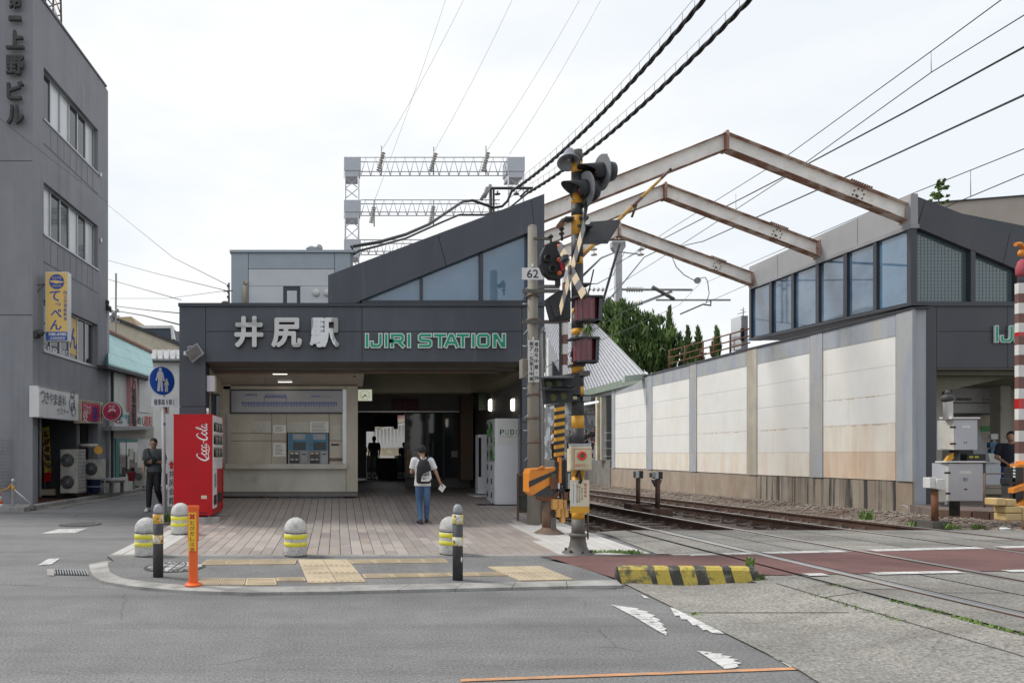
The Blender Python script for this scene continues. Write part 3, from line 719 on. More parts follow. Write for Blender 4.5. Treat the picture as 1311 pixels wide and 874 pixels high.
# IJIRI STATION, squared letters made of strokes
STK = {'I': [[(0, 0), (0, 1)]], 'J': [[(.62, 1), (.62, .2), (.5, 0), (.05, 0), (0, .1), (0, .3)]], 'R': [[(0, 0), (0, 1), (.68, 1), (.78, .88), (.78, .58), (.66, .46), (0, .46)], [(.45, .46), (.8, 0)]],
       'S': [[(.78, 1), (.1, 1), (0, .9), (0, .64), (.1, .54), (.7, .48), (.8, .38), (.8, .1), (.7, 0), (0, 0)]], 'T': [[(0, 1), (.8, 1)], [(.4, 1), (.4, 0)]],
       'A': [[(0, 0), (.36, 1), (.52, 1), (.88, 0)], [(.16, .3), (.72, .3)]], 'O': [[(.12, 0), (.76, 0), (.88, .12), (.88, .88), (.76, 1), (.12, 1), (0, .88), (0, .12), (.12, 0)]],
       'N': [[(0, 0), (0, 1), (.15, 1), (.7, 0), (.85, 0), (.85, 1)]]}
def stroke(mb, pts, w, c, R, U, N, z0, z1, mi):
    pts = [V(c) + V(R) * x + V(U) * y for x, y in pts]; N = V(N)
    closed = (pts[0] - pts[-1]).length < 1e-6; n = len(pts); L = []; Rr = []
    for i, p in enumerate(pts):
        if closed: a, b = pts[(i - 1) % (n - 1)], pts[(i + 1) % (n - 1)]
        else: a, b = pts[max(i - 1, 0)], pts[min(i + 1, n - 1)]
        d0 = (p - a).normalized() if (p - a).length > 1e-6 else (b - p).normalized(); d1 = (b - p).normalized() if (b - p).length > 1e-6 else d0
        d = (d0 + d1).normalized(); nn = d.cross(N).normalized(); k = w / max(.6, d.dot(d0))
        ex = 0
        L.append(p - nn * k); Rr.append(p + nn * k)
        if not closed and i == 0: L[-1] = L[-1] - d * w; Rr[-1] = Rr[-1] - d * w
        if not closed and i == n - 1: L[-1] = L[-1] + d * w; Rr[-1] = Rr[-1] + d * w
    for i in range(n - 1):
        a, b, c_, d_ = L[i], L[i + 1], Rr[i + 1], Rr[i]
        mb.hexa([d_ + N * z0, c_ + N * z0, b + N * z0, a + N * z0, d_ + N * z1, c_ + N * z1, b + N * z1, a + N * z1], mi)
def station_text(word, boxes, Y, parent):
    for ch, (x0, x1, y0, y1) in zip(word, boxes):
        a, b = W(x0, y1, Y), W(x1, y0, Y); wd = .041; ww = max(b.x - a.x - 2 * wd, .001); hh = b.z - a.z - 2 * wd
        mx_ = max(p[0] for s_ in STK[ch] for p in s_) or 1
        mb = MB()
        for s_ in STK[ch]:
            pts = [(p[0] / mx_ * ww + wd, p[1] * hh + wd) for p in s_]
            if ch == 'I': pts = [(wd + ww / 2, p[1]) for p in pts]
            e = .0012 * STK[ch].index(s_)
            stroke(mb, pts, wd, a, (1, 0, 0), (0, 0, 1), (0, -1, 0), .015, .06 + e, 1)
            stroke(mb, pts, wd * .58, a, (1, 0, 0), (0, 0, 1), (0, -1, 0), .062, .066 + e, 0)
        mb.build('name_letter', [m_gwhite, m_gedge], parent)
bx = [(467, 471.5), (473, 489.5), (491.5, 496), (499, 518), (520.5, 525), (534.5, 553), (554, 571.5), (567.5, 587), (583, 600.5), (602.5, 607), (609, 627), (629.5, 647)]
station_text('IJIRISTATION', [(a, b, 427, 446) for a, b in bx], FY, st)

# ---- ticket hall recess
TY = 14.76
mb = MB()
xl, xr_ = W(285, 0, TY).x, W(458, 0, TY).x
wp = lambda x0, y0, x1, y1, d0, d1, name, mat, bev=0, parent=st: plate(MB(), rect(x0, y0, x1, y1), TY - d0, d0 - d1).build(name, mat, parent, bev)
wp(286, 600, 443, 629, .0, -.3, 'lower_wall', m_beige2)
wp(286, 629, 458, 635, -.02, -.3, 'plinth', m_inner)
wp(443.4, 494, 458, 629, .02, -2.2, 'wall_pilaster', m_beige)
wp(277, 490, 295, 600, -.01, -.3, 'wall_pilaster', m_beige); wp(286, 494, 443, 498, -.01, -.3, 'wall_head', m_beige)
wp(438.6, 498, 443.4, 594, .03, -.1, 'window_trim', m_alu); wp(290, 528.5, 293, 594, .03, -.1, 'window_trim', m_alu)
wp(287.5, 593.5, 444.5, 600, .14, -.1, 'counter_sill', m_beige2, .006)
wp(294, 498, 439.5, 529, .0, -.3, 'board_frame', m_slate2)
# beige panels behind the counter
for x0, x1, ys_ in [(293, 347.6, (529, 554.5, 564, 594)), (348, 366.7, (529, 564, 594)), (367, 421.3, (529, 554)), (421.8, 438.6, (529, 564, 594))]:
    for a, b in zip(ys_, ys_[1:]): wp(x0, a + .25, x1, b - .25, -.06, -.12, 'wall_panel', m_beige, .003)
MB().box(W(290, 0, TY).x, W(440, 0, TY).x, TY + .121, TY + .14, 1, 2.7).build('recess_back', m_dark, st)
wp(424, 568, 434, 570, -.05, -.06, 'ticket_slot', m_dark); wp(421.8, 586, 438.6, 590, -.05, -.06, 'drawer', m_brown)
# route map board
rt = T('route_map_board', 'long route map board with blue line diagram above the ticket counter', 'map board', W(366, 528, TY - .02))
wp(296, 500, 438, 527.5, .03, .0, 'board', M('map_board', (.26, .26, .26), .25, var=.03, spec=.7), .004, rt)
mb = MB()
def ln(x0, y0, x1, y1, Y=TY - .0335, mi=0): mb.quad(W(x0, y1, Y), W(x1, y1, Y), W(x1, y0, Y), W(x0, y0, Y), mi)
ln(309, 514.6, 432, 515.4); ln(338, 508, 367, 508.8); ln(338, 508, 338.6, 515); ln(366.4, 508, 367, 515)
for i in range(62): x = 310 + i * 1.97; ln(x, 515.4, x + .8, 519.2 + (i % 3) * .8)
for i in range(15): x = 339 + i * 1.9; ln(x, 504.5, x + .8, 508)
tfl(mb, '西鉄電車案内図', 314, 504, 329, 506.3, TY - .0335, bold=.02)
tfl(mb, '運賃表 きっぷ', 398, 506, 424, 508.5, TY - .0335)
mb.build('route_diagram', [m_inkb], rt)
# notices
for (x0, y0, x1, y1) in [(322, 539, 347, 554), (350, 544, 366, 554), (350, 567, 366, 584), (369, 539.5, 394.5, 553.5), (397, 539.5, 420.5, 553.5), (424, 544, 436, 563)]:
    t_ = T('notice_sheet', {322: 'wide blank notice sheet on the counter wall, leftmost and highest of the papers', 350: '', 369: 'cream blank notice sheet above the left ticket machine', 397: 'white notice sheet with lines of text above the right ticket machine', 424: 'tall cream notice sheet right of the ticket machines'}[x0] or ('small notice sheet left of the ticket machines, upper of two' if y0 == 544 else 'white tall timetable sheet left of the ticket machines, lower of two'), 'notice', W((x0 + x1) / 2, y1, TY + .05), 'paper notices on the ticket counter wall')
    wp(x0, y0, x1, y1, -.052, -.0595, 'sheet', m_paper if x0 in (397, 350) else m_beige2, 0, t_)
    if x0 in (350, 397):
        mb = MB(); y = y0 + 2
        while y < y1 - 1.5:
            mb.quad(*[W(a, b, TY + .0505) for a, b in ((x0 + 2, y + .5), (x1 - 2 - (y * 7 % 5), y + .5), (x1 - 2 - (y * 7 % 5), y), (x0 + 2, y))]); y += 1.7
        mb.build('printed_lines', m_ink, t_)
# ticket machines
m_scr = M('screen_dark', (.012, .016, .02), .1, var=0); m_tblue = M('machine_blue', (.03, .14, .25), .4, col2=(.05, .2, .3), sc=(4, 4, 4))
m_mach = M('machine_grey', (.3, .3, .27), .45, var=.05)
def ticket_machine(x0, side):
    t = T('ticket_machine', 'ticket machine with blue surround and dark screen, %s of the pair in the counter wall' % side, 'ticket machine', W(x0 + 12, 594, TY), 'ticket machines in the counter wall')
    wp(x0, 554.5, x0 + 25.5, 594, -.0, -.118, 'cabinet', m_mach, 0, t)
    wp(x0 + .6, 555, x0 + 24.8, 576.5, .015, .0, 'blue_surround', m_tblue, .004, t)
    wp(x0 + 6, 555.5, x0 + 22, 562.5, .022, .0155, 'upper_display', m_grey, 0, t); wp(x0 + 6.5, 565.5, x0 + 22.5, 575.5, .025, .0155, 'touch_screen', m_scr, 0, t)
    wp(x0 + 2, 578, x0 + 14.5, 583, .05, .0, 'coin_tray', m_slate2, .004, t)
    wp(x0 + 3, 579, x0 + 7, 581, .056, .0505, 'coin_slot', m_cream, 0, t); wp(x0 + 9, 579, x0 + 13, 581, .056, .0505, 'coin_slot', m_cream, 0, t)
    wp(x0 + 2, 584, x0 + 14.5, 592.5, .03, .0, 'ticket_outlet', m_blk, 0, t); wp(x0 + 3, 586.4, x0 + 7.5, 589, .036, .0305, 'ticket_lip', m_mach, 0, t); wp(x0 + 9, 586.4, x0 + 13, 589, .036, .0305, 'ticket_lip', m_mach, 0, t)
    wp(x0 + 16, 578, x0 + 24.5, 593, .012, .0, 'bill_panel', m_grey, .003, t); wp(x0 + 18, 580.5, x0 + 22.5, 582, .017, .0125, 'bill_slot', m_scr, 0, t)
ticket_machine(368.8, 'left'); ticket_machine(394.7, 'right')
# left inner wall of the recess, ceiling
mb = MB().hexa([(F(263, 0).x - .1, FY + .5, 0), (F(263, 0).x, FY + .5, 0), (xl, TY + .2, 0), (xl - .1, TY + .2, 0), (F(263, 0).x - .1, FY + .5, 3.2), (F(263, 0).x, FY + .5, 3.2), (xl, TY + .2, 3.2), (xl - .1, TY + .2, 3.2)]).build('inner_side_wall', m_beige, st)
zc1, zc2 = z2 - .01, CH + (HY - 494.5) / FL * TY
cx0, cx1 = -2.62, W(458, 0, TY).x
for i in range(3):
    a, b = cx0 + (cx1 + .12 - cx0) * i / 3, cx0 + (cx1 + .12 - cx0) * (i + 1) / 3 - .006
    MB().hexa([(a, FY + .85, zc1), (b, FY + .85, zc1), (b, TY + .2, zc2), (a, TY + .2, zc2), (a, FY + .85, zc1 + .05), (b, FY + .85, zc1 + .05), (b, TY + .2, zc2 + .05), (a, TY + .2, zc2 + .05)]).build('ceiling_panel', m_ceil, st)
for (x, y, Y) in [(358.5, 480.6, 13.98), (365, 489.3, 14.5)]:
    c = W(x, y, Y); z = zc1 + (zc2 - zc1) * (Y - FY - .85) / (TY + .2 - FY - .85)
    t = T('ceiling_light', 'small lit rectangular ceiling light, %s of the two above the ticket counter' % ('nearer' if Y < 14 else 'farther'), 'ceiling light', (c.x, Y, z), 'lit ceiling lights above the ticket counter')
    MB().box(c.x - .15, c.x + .15, Y - .06, Y + .06, z - .03, z - .002).build('light_panel', m_lamp, t); MB().box(c.x - .16, c.x + .16, Y - .07, Y + .07, z - .0295, z + .02).build('light_frame', m_wht, t)
c = W(454, 481, 14.2); t = T('dome_camera', 'small dark dome camera hanging at the right end of the pale ceiling', 'camera', c)
MB().lathe(c + V((0, 0, .05)), (0, 0, -1), [(.06, 0), (.06, .03), (.045, .035)], 14).build('mount', m_wht, t); MB().sph(c + V((0, 0, .015)), (.04, .04, .04), 12).build('dome', m_blk, t)
# grey box on the column, side window
t = T('junction_box', 'pale grey steel box hung high on the left column above the vending machine', 'box', W(270, 501, FY + .2))
plate(MB(), rect(264.5, 480.5, 274, 501), FY + .1, .2).build('box_body', m_lgrey, t, .006); plate(MB(), rect(274.2, 481, 275.2, 500.5), FY + .12, .2).build('box_side', m_cream, t)
plate(MB(), rect(264, 504, 281, 545), FY + .6, .04).build('side_window', m_glassd, st); plate(MB(), rect(271, 503, 273, 546), FY + .58, .02).build('window_mullion', m_slate2, st)

# ---- concourse: olive beam, right wall, pillars, back screen
OY = 15.6
plate(MB(), rect(455, 440, 604, 502.5), OY, .5).build('olive_beam', m_olive, st)
for x in (499, 550): plate(MB(), rect(x, 470, x + .5, 502.4), OY - .004, .004).build('beam_joint', m_inner, st)
mb = MB(); xa, xb2 = W(603, 0, OY).x, W(662, 0, FY + .8).x
mb.hexa([(xa, OY, 2.77), (xa + .6, OY, 2.77), (xb2 + .6, FY + .8, 3.05), (xb2, FY + .8, 3.05), (xa, OY, 3.9), (xa + .6, OY, 3.9), (xb2 + .6, FY + .8, 3.9), (xb2, FY + .8, 3.9)]).build('slanted_soffit', m_olive, st)
MB().box(cx1 + .1, 3.9, FY + .86, OY + .01, 3.75, 3.85).build('concourse_ceiling', m_olive, st)
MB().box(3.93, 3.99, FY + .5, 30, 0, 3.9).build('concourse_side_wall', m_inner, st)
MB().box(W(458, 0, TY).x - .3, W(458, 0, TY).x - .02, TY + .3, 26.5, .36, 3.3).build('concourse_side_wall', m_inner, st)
plate(MB(), rect(590, 500, 606, 614.5), 18.6, .5).build('pillar', m_brown, st, .01)
plate(MB(), rect(640, 490, 668, 640), 14.7, .3).build('pillar', m_inner, st, .01) if False else None
BY = 18.8
MB().box(W(455, 0, BY).x, W(606, 0, BY).x, BY + .1, BY + .3, CH + (HY - 527) / FL * BY, 3.4).build('gate_header', m_inner, st)
plate(MB(), rect(455, 525.8, 592, 527.6), BY, .1).build('header_rail', m_alu, st)
plate(MB(), rect(502, 510, 536, 525.5), BY + .05, .05).build('header_sign', M('dim_red', (.08, .015, .02), .5), st)
mb = MB()
txs = MB(); tfl(txs, '改札口', 507, 513.5, 531, 522.5, BY + .046); txs.build('header_lettering', M('dim_red_letter', (.2, .05, .05), .5), st)
MB().box(cx1 + .05, 3.9, 19.2, 30, 3.12, 3.2).build('bounce_ceiling', m_ceil, st)  # pale ceiling out of view, added to bounce light into the concourse
# dark glazed office on the right of the gates
for x0, x1 in [(521, 545), (546, 568), (569, 590)]:
    plate(MB(), rect(x0, 528, x1, 611), BY + .3, .04).build('office_window', m_glassd, st)
mb = MB(); plate(mb, rect(518.5, 527, 521, 613), BY + .25, .1); plate(mb, rect(545, 527, 546, 613), BY + .25, .1); plate(mb, rect(568, 527, 569, 613), BY + .25, .1); mb.build('office_frame', m_slate2, st)
MB().prism([(2.0, BY + .5, .3), (3.9, BY + .5, .3), (3.9, 29, .3), (3.1, 29, .3)], (0, 0, 3)).build('office_block', m_inner, st)
plate(MB(), rect(578, 577, 586, 585), BY + .28, .02).build('office_label', m_grey, st)
# platform signs hanging beyond the gates
t = T('platform_sign', 'dark blue hanging platform sign with the number 2 seen through the ticket gates', 'sign', W(490, 545, 27))
plate(MB(), rect(479, 518, 509, 546), 27, .15).build('sign_board', M('sign_navy', (.008, .012, .05), .4), t)
plate(MB(), rect(504, 538.5, 509.5, 549), 26.95, .03).build('number_plate', m_blk, t)
mb = MB(); tfl(mb, '2', 505.5, 540, 508.5, 547.5, 26.94, bold=.02); mb.build('number', m_grey, t)
plate(MB(), rect(452, 527, 469, 612), 24, .3).build('added_dark_block', m_inner, st); plate(MB(), rect(469, 527, 480, 552), 26.5, .2).build('added_dark_board', m_inner, st); plate(MB(), rect(469, 526, 534, 531), 26.6, .2).build('added_dark_header', m_inner, st)  # dark pieces added to cut down the bright sky beyond the gates
# ticket gates
m_gsc1 = M('gate_panel_red', (.3, .05, .06), .4, var=0); m_gsc2 = M('gate_panel_green', (.04, .18, .1), .4, var=0)
def gate(x0, n, who):
    t = T('ticket_gate', who, 'ticket gate', W(x0 + 6 * n, 613, 25), 'automatic ticket gates')
    for k in range(n):
        a = x0 + 6.6 * k
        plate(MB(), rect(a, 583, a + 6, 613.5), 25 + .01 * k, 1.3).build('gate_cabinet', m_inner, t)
        plate(MB(), rect(a + .6, 584, a + 5.4, 598), 24.95, .05).build('gate_panel', m_gsc1 if (k + (x0 > 490)) % 2 == 0 else m_gsc2, t)
        plate(MB(), rect(a + .3, 604, a + 5.7, 612.5), 24.94, .06).build('gate_foot_plate', m_wht, t); plate(MB(), rect(a + 2.2, 607.3, a + 3.8, 609.8), 24.93, .01).build('sensor_hole', m_blk, t)
gate(469.5, 2, 'dark ticket gate with white foot plates near the left wall of the concourse')
gate(509, 2, 'dark ticket gate with white foot plates just left of the boy in the cap')
plate(MB(), rect(483.5, 586, 508.5, 613), 25.6, .04).build('closed_gate_flap', m_blk2, st)
# things outside, beyond the concourse
t = T('platform_shelter', 'pale platform canopy and white slatted screen beyond the ticket gates', 'platform shelter', W(500, 583, 40))
for i in range(11):
    x = 478 + i * 4.6; plate(MB(), rect(x, 551 - i * .9, x + 3, 574), 42, .05).build('screen_slat', m_wht, t)
plate(MB(), rect(470, 572, 530, 583), 42.1, .1).build('low_wall', m_cream, t)
MB().prism([W(477, 549, 41), W(528, 537, 41), W(528, 532, 41), W(477, 546.5, 41)], (0, 3, 0)).build('canopy', m_cream, t)
t = T('white_house', 'white house wall with a small window beyond the platform', 'building', W(490, 570, 60))
plate(MB(), [(466, 575), (530, 575), (530, 541), (500, 540), (466, 538)], 60, 5).build('wall', m_wht, t); plate(MB(), rect(483, 543, 487, 549), 59.95, .05).build('window', m_glassd, t)
t = T('pink_roofed_house', 'pink house with a red roof and yellow pole seen above the platform canopy', 'building', W(515, 545, 80))
plate(MB(), [(500, 545), (530, 545), (530, 524), (512, 528), (500, 537)], 80, 5).build('wall', M('pink_wall', (.5, .33, .3), .8), t)
plate(MB(), [(502, 536), (520, 529), (530, 524), (530, 515), (514, 526)], 79.8, 5).build('roof', M('red_roof', (.4, .08, .08), .7), t); plate(MB(), rect(529, 512, 534, 575), 50, .3).build('yellow_pole', m_yel, t)
MB().box(-20, 12, 30.5, 110, -.2, .3).build('platform_ground', m_conc, kind='structure') if False else MB().box(-2.9, 4.0, 30.5, 60, -.2, .34).build('platform_floor', m_conc, kind='structure')

# clock
t = T('wall_clock', 'square lit clock with pale face hanging by the ticket hall pilaster', 'clock', W(467, 514, 14.9))
plate(MB(), rect(457.5, 497.5, 477, 513.5), 14.9, .12).build('clock_case', m_slate2, t, .01)
plate(MB(), rect(458.3, 498.3, 476.2, 512.8), 14.885, .014).build('clock_face', M('clock_face', (.62, .66, .5), .4, emit=.35, var=0), t)
c = W(467.3, 505.5, 14.88); mb = MB()
for k in range(12):
    a = k * math.pi / 6; d = V((math.sin(a), 0, math.cos(a))); mb.obox(c + d * .1, d * .012, V((0, .002, 0)), V((d.z, 0, -d.x)) * .005)
mb.build('hour_marks', m_ink, t)
for name, a, L in (('hour_hand', 2.3, .055), ('minute_hand', 3.9, .085)):
    d = V((math.sin(a), 0, math.cos(a))); MB().obox(c + d * L * .4, d * L * .6, V((0, .003, 0)), V((d.z, 0, -d.x)) * .009).build(name, m_ink, t)
# wall lamps
for x, y, Y, who in [(657, 518, 14.72, 'nearest of the three, left of the concrete pole'), (628, 518.5, 16.85, 'middle one above the white display stand'), (600.5, 514, 19.6, 'farthest, on the brown pillar')]:
    c = W(x, y, Y); t = T('wall_lamp', 'lit white capsule wall lamp, ' + who, 'wall lamp', c, 'capsule lamps on the concourse wall')
    hz = .135 if Y < 15 else .15
    MB().lathe(c - V((0, 0, hz)), (0, 0, 1), [(.03, 0), (.058, .03), (.062, hz), (.058, 2 * hz - .03), (.03, 2 * hz)], 14).build('lamp_glass', m_lamp, t)
    mb = MB()
    for dz in (-.04, .04): mb.lathe(c + V((0, 0, dz)), (0, 0, 1), [(.065, -.005), (.065, .005)], 14)
    mb.box(c.x + .05, c.x + .12, Y - .03, Y + .03, c.z - .1, c.z + .1); mb.build('lamp_bracket', m_brown, t)
plate(MB(), rect(613, 504, 625, 525), 17.4, .05).build('notice_case', M('dim_green', (.05, .09, .06), .4), st)

# white upper block with blue grey frame
UY = 18.0
t = T('upper_floor_block', 'pale grey box shaped upper storey standing behind the dark station roof', 'building', W(370, 390, UY))
plate(MB(), rect(296, 323, 452, 391), UY + .06, 6).build('block_core', m_grey, t)
m_bgrey = M('blue_grey_cladding', (.36, .41, .45), .5, var=.05)
for r_ in [(296, 324, 317.6, 391), (318.3, 324, 428, 344), (428.6, 324, 448.5, 391)]: plate(MB(), rect(*r_), UY, .06).build('cladding_panel', m_bgrey, t, .004)
for r_ in [(318.3, 344.6, 428, 366), (318.3, 366.4, 362.5, 391), (384.5, 366.4, 428, 391)]: plate(MB(), rect(*r_), UY, .06).build('wall_panel', m_lgrey, t, .004)
plate(MB(), rect(294, 319.8, 453, 323), UY - .05, 6.1).build('roof_edge', m_bgrey, t)
w_ = plate(MB(), rect(362.8, 367, 384.2, 391), UY + .01, .05).build('window_frame', m_slate2, t); plate(MB(), rect(367.5, 372, 380, 391), UY - .0, .02).build('pane', m_lgrey, w_)
for x in (404.8, 419): MB().sph(W(x, 375, UY - .02), (.1, .06, .1), 14).build('vent_cowl', m_wht, t)
MB().tube([W(313.5, 391, UY - .06), W(313.5, 366, UY - .06), W(314, 362, UY - .04), W(316, 361, UY)], .055, 10).build('flue_pipe', m_cream, t)
mb = MB().sph(W(398, 318.3, 19), (.15, .1, .08), 8); mb.sph(W(408, 317.8, 19), (.12, .1, .12), 8); mb.box(W(395, 0, 19).x, W(413, 0, 19).x, 18.95, 19.05, W(0, 320, 19).z, W(0, 319, 19).z + .02); mb.build('roof_vents', m_galv, t)

# floodlight on the column
c = W(246, 452, FY - .25); t = T('floodlight', 'square grey floodlight tilted on the left column of the station', 'floodlight', c)
A = V((.80, -.2, -.55)).normalized(); B = V((.45, 0, .66)).normalized(); B = (B - A * B.dot(A)).normalized(); Nn = A.cross(B)
MB().obox(c + V((.05, 0, 0)), V((.115, 0, .09)) * 1, V((-.01, .06, .0)), V((-.07, 0, .1))).build('lamp_housing', m_grey, t, .008)
MB().obox(c + V((.05, -.065, 0)), V((.1, 0, .078)), V((0, .004, 0)), V((-.055, 0, .083))).build('lamp_lens', m_base, t)
MB().box(c.x - .17, c.x - .09, c.y + .02, FY, c.z - .03, c.z + .04).build('wall_box', m_wht, t)
MB().tube([c + V((-.1, .02, .01)), c + V((-.08, 0, .12)), c + V((0, 0, .14)), c + V((.02, 0, .1))], .008).build('bracket', m_galv, t)
# ================================================================== LEFT SIDE: GREY OFFICE BUILDING
def lY(px): return -8.563 / ((px - CX) / FL - .058)
def LW(px, py, d=0.0):     # point on the street face of the grey building; d metres proud of it
    Y = (d - 8.563) / ((px - CX) / FL - .058); return W(px, py, Y)
LN = V((1, -.058, 0)).normalized(); LD = V((.058, 1, 0)).normalized()
def lplate(mb, px, d0, d1, mi=0):     # polygon on the street face between offsets d0 (front) and d1 (back)
    return mb.prism([LW(x, y, d0) for x, y in px], LN * (d1 - d0), mi)
def lrect(x0, x1, yt, yb):   # yt, yb: (y at x0, y at x1) pairs
    return [(x0, yt[0]), (x1, yt[1]), (x1, yb[1]), (x0, yb[0])]
m_gb = M('grey_render_wall', (.235, .238, .26), .75, col2=(.262, .265, .285), sc=(1.2, 1.2, .5), var=.05, grain=.05, gsc=150, col3=(.195, .198, .218), sc3=(5, 5, .22), lo3=.52, hi3=.72)
ob = T('office_building', 'tall grey rendered office building with vertical black name letters on its corner', 'building', LW(42, 649))
XC = -7.6; ZT = 12.85
def Lp(Y, z, d=0.0): x = XC + .058 * (Y - 16.6); return V((x + d, Y - .058 * d, z))
def lseg(mb, Ya, Yb, za, zb, d0, d1, mi=0): return mb.prism([Lp(Ya, za, d0), Lp(Yb, za, d0), Lp(Yb, zb, d0), Lp(Ya, zb, d0)], LN * (d1 - d0), mi)
Y0, Y1 = 16.6, lY(135.3)
def lz(px, py): return LW(px, py).z
ZR = lz(53.3, 0)
# window rows: y pixel at x=55.5 and x=125.5 for top and bottom
wr = [((86, 166), (151, 222)), ((232, 289.5), (298.5, 344.8)), ((387, 413), (448, 470))]
wx = [(55.5, 125.5), (55.5, 125.5), (57.5, 124.5)]
zs = []
for (t_, b_), (xa_, xb_) in zip(wr, wx):
    zt_ = (lz(xa_, t_[0]) + lz(xb_, t_[1])) / 2; zb__ = (lz(xa_, b_[0]) + lz(xb_, b_[1])) / 2; zs.append((zb__, zt_))
Ya, Yb = lY(56), lY(125.3)
zop = lz(46, 535) if False else 2.62
mb = MB()
lseg(mb, Y0, Ya, zop, ZR, 0, -.3)                       # pier near corner
lseg(mb, Yb, Y1, -.05, ZR, 0, -.3)                      # far pier
zz = [zop] + [z for p in reversed(zs) for z in p] + [ZR]
for a, b in ((0, 1), (2, 3), (4, 5), (6, 7)): lseg(mb, Ya, Yb, zz[a], zz[b], 0, -.3)
lseg(mb, Y0, lY(46.5), -.05, zop, 0, -.3)
mb.build('street_wall', m_gb, ob)
MB().box(-13, XC - .003, Y0, Y0 + .3, -.05, ZR).build('front_wall', m_gb, ob)
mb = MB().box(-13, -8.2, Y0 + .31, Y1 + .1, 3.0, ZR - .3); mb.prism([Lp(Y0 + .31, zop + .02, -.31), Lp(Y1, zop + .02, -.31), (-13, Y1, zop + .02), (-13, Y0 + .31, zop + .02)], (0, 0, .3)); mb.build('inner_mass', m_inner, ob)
mb = MB(); mb.prism([Lp(Y0 - .03, ZR, .03), Lp(Y1 + .03, ZR, .03), (-13, Y1 + .03, ZR), (-13, Y0 - .03, ZR)], (0, 0, .06)); mb.build('roof_edge', m_slate2, ob)
mb = MB(); mb.box(-13, Lp(Y1, 0).x - .01, Y1 - .001, Y1 + .25, -.05, ZR - .01); mb.build('rear_wall', m_gb, ob)
m_al2 = M('window_aluminium', (.42, .42, .43), .4, .6); m_blind = M('window_blind_white', (.6, .62, .63), .35, var=.03, coat=.5)
for ri, ((zb_, zt_), (xa_, xb_)) in enumerate(zip(zs, wx)):
    A_, B_ = Ya + .06, Yb - .06; n = 6
    fr_ = MB(); lseg(fr_, Ya, Yb, zb_, zb_ + .06, -.1, -.2); lseg(fr_, Ya, Yb, zt_ - .05, zt_, -.1, -.2); lseg(fr_, Ya, Ya + .06, zb_ + .06, zt_ - .05, -.1, -.2); lseg(fr_, Yb - .06, Yb, zb_ + .06, zt_ - .05, -.1, -.2)
    lseg(fr_, Ya - .03, Yb + .03, zb_ - .05, zb_ - .001, .03, -.1)
    wf = fr_.build('window_frame', m_al2, ob)
    for k in range(n):
        ya, yb = A_ + (B_ - A_) * k / n, A_ + (B_ - A_) * (k + 1) / n
        white = {0: (0, 1, 1, 0, 0, 1), 1: (1, 0, 0, 1, 0, 1), 2: (0, 0, 0, 0, 0, 0)}[ri][k]
        mb = MB(); lseg(mb, ya + .03, yb - .03, zb_ + .06, zt_ - .05, -.15, -.17); mb.build('pane', m_blind if white else m_glassd, wf)
        mb = MB(); lseg(mb, yb - .03, yb + .03, zb_ + .06, zt_ - .05, -.12, -.19)
        if k < n - 1: mb.build('mullion', m_al2, wf)
    # recessed spandrel grooves below the windows
    if ri < 2:
        mb = MB(); h = .012
        for k in range(1, 9):
            yy = Ya + (Yb - Ya) * k / 9; lseg(mb, yy - h, yy + h, zs[ri + 1][1] + 1.0, zb_ - .1, .003, -.002)
        lseg(mb, Ya, Yb, zs[ri + 1][1] + .96, zs[ri + 1][1] + 1.0, .006, -.002)
        mb.build('wall_groove', m_slate2, ob)
# stickers in the first floor windows
mb = MB()
tb = [LW(60, 433, -.13), LW(92, 441, -.13)]
lplate(mb, lrect(57, 76, (440, 444), (449, 456)), -.135, -.14, 0); lplate(mb, lrect(77.5, 87, (446, 448), (457, 459)), -.135, -.14, 0); lplate(mb, lrect(88.5, 100, (405, 409), (452, 456)), -.135, -.14, 1)
mb.build('window_poster', [M('poster_navy', (.02, .03, .1), .4), M('poster_yellow', (.62, .42, .06), .4)], ob)
mb = MB(); txt(mb, 'ん', LW(94.5, 433, -.132), LD, ZU, .55, .62, 0, .03, 0, LN); txt(mb, '588-', LW(66, 449, -.132), LD, ZU, 1.0, .2, 0, .02, 1, LN); txt(mb, '985', LW(82, 452.5, -.132), LD, ZU, .45, .2, 0, .02, 1, LN); mb.build('poster_lettering', [m_inkb, m_wht], ob)
# vertical name letters
for ch, (x0, y0, x1, y1) in zip('第一上野ビル', [(12, -14, 28, 12), (12, 22, 28, 28), (8.5, 40, 32, 64), (8.5, 72, 32, 97), (9.5, 105, 31.5, 129), (9.5, 135, 31.5, 160)]):
    t_ = MB(); tfl(t_, ch, x0, y0, x1, y1, Y0 - .09, thick=.06, fat=.045); t_.build('name_letter', m_blk2, ob)
plate(MB(), rect(-60, 402.5, 41.5, 403.6), Y0 - .004, .004).build('wall_groove', m_slate2, ob)
plate(MB(), rect(-60, 205.5, 41.5, 206.3), Y0 - .004, .004).build('wall_groove', m_slate2, ob)
# ground floor opening: floor, back wall, canopy beam
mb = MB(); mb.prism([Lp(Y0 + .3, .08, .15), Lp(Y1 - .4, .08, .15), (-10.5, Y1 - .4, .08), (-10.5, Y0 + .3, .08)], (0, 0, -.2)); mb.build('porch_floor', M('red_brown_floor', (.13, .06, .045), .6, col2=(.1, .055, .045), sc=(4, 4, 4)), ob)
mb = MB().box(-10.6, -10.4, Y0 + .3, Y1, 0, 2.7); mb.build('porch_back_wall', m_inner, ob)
mb = MB(); lseg(mb, lY(100), lY(103), 0, 2.6, -.05, -1.2); mb.build('porch_divider', m_slate3, ob)
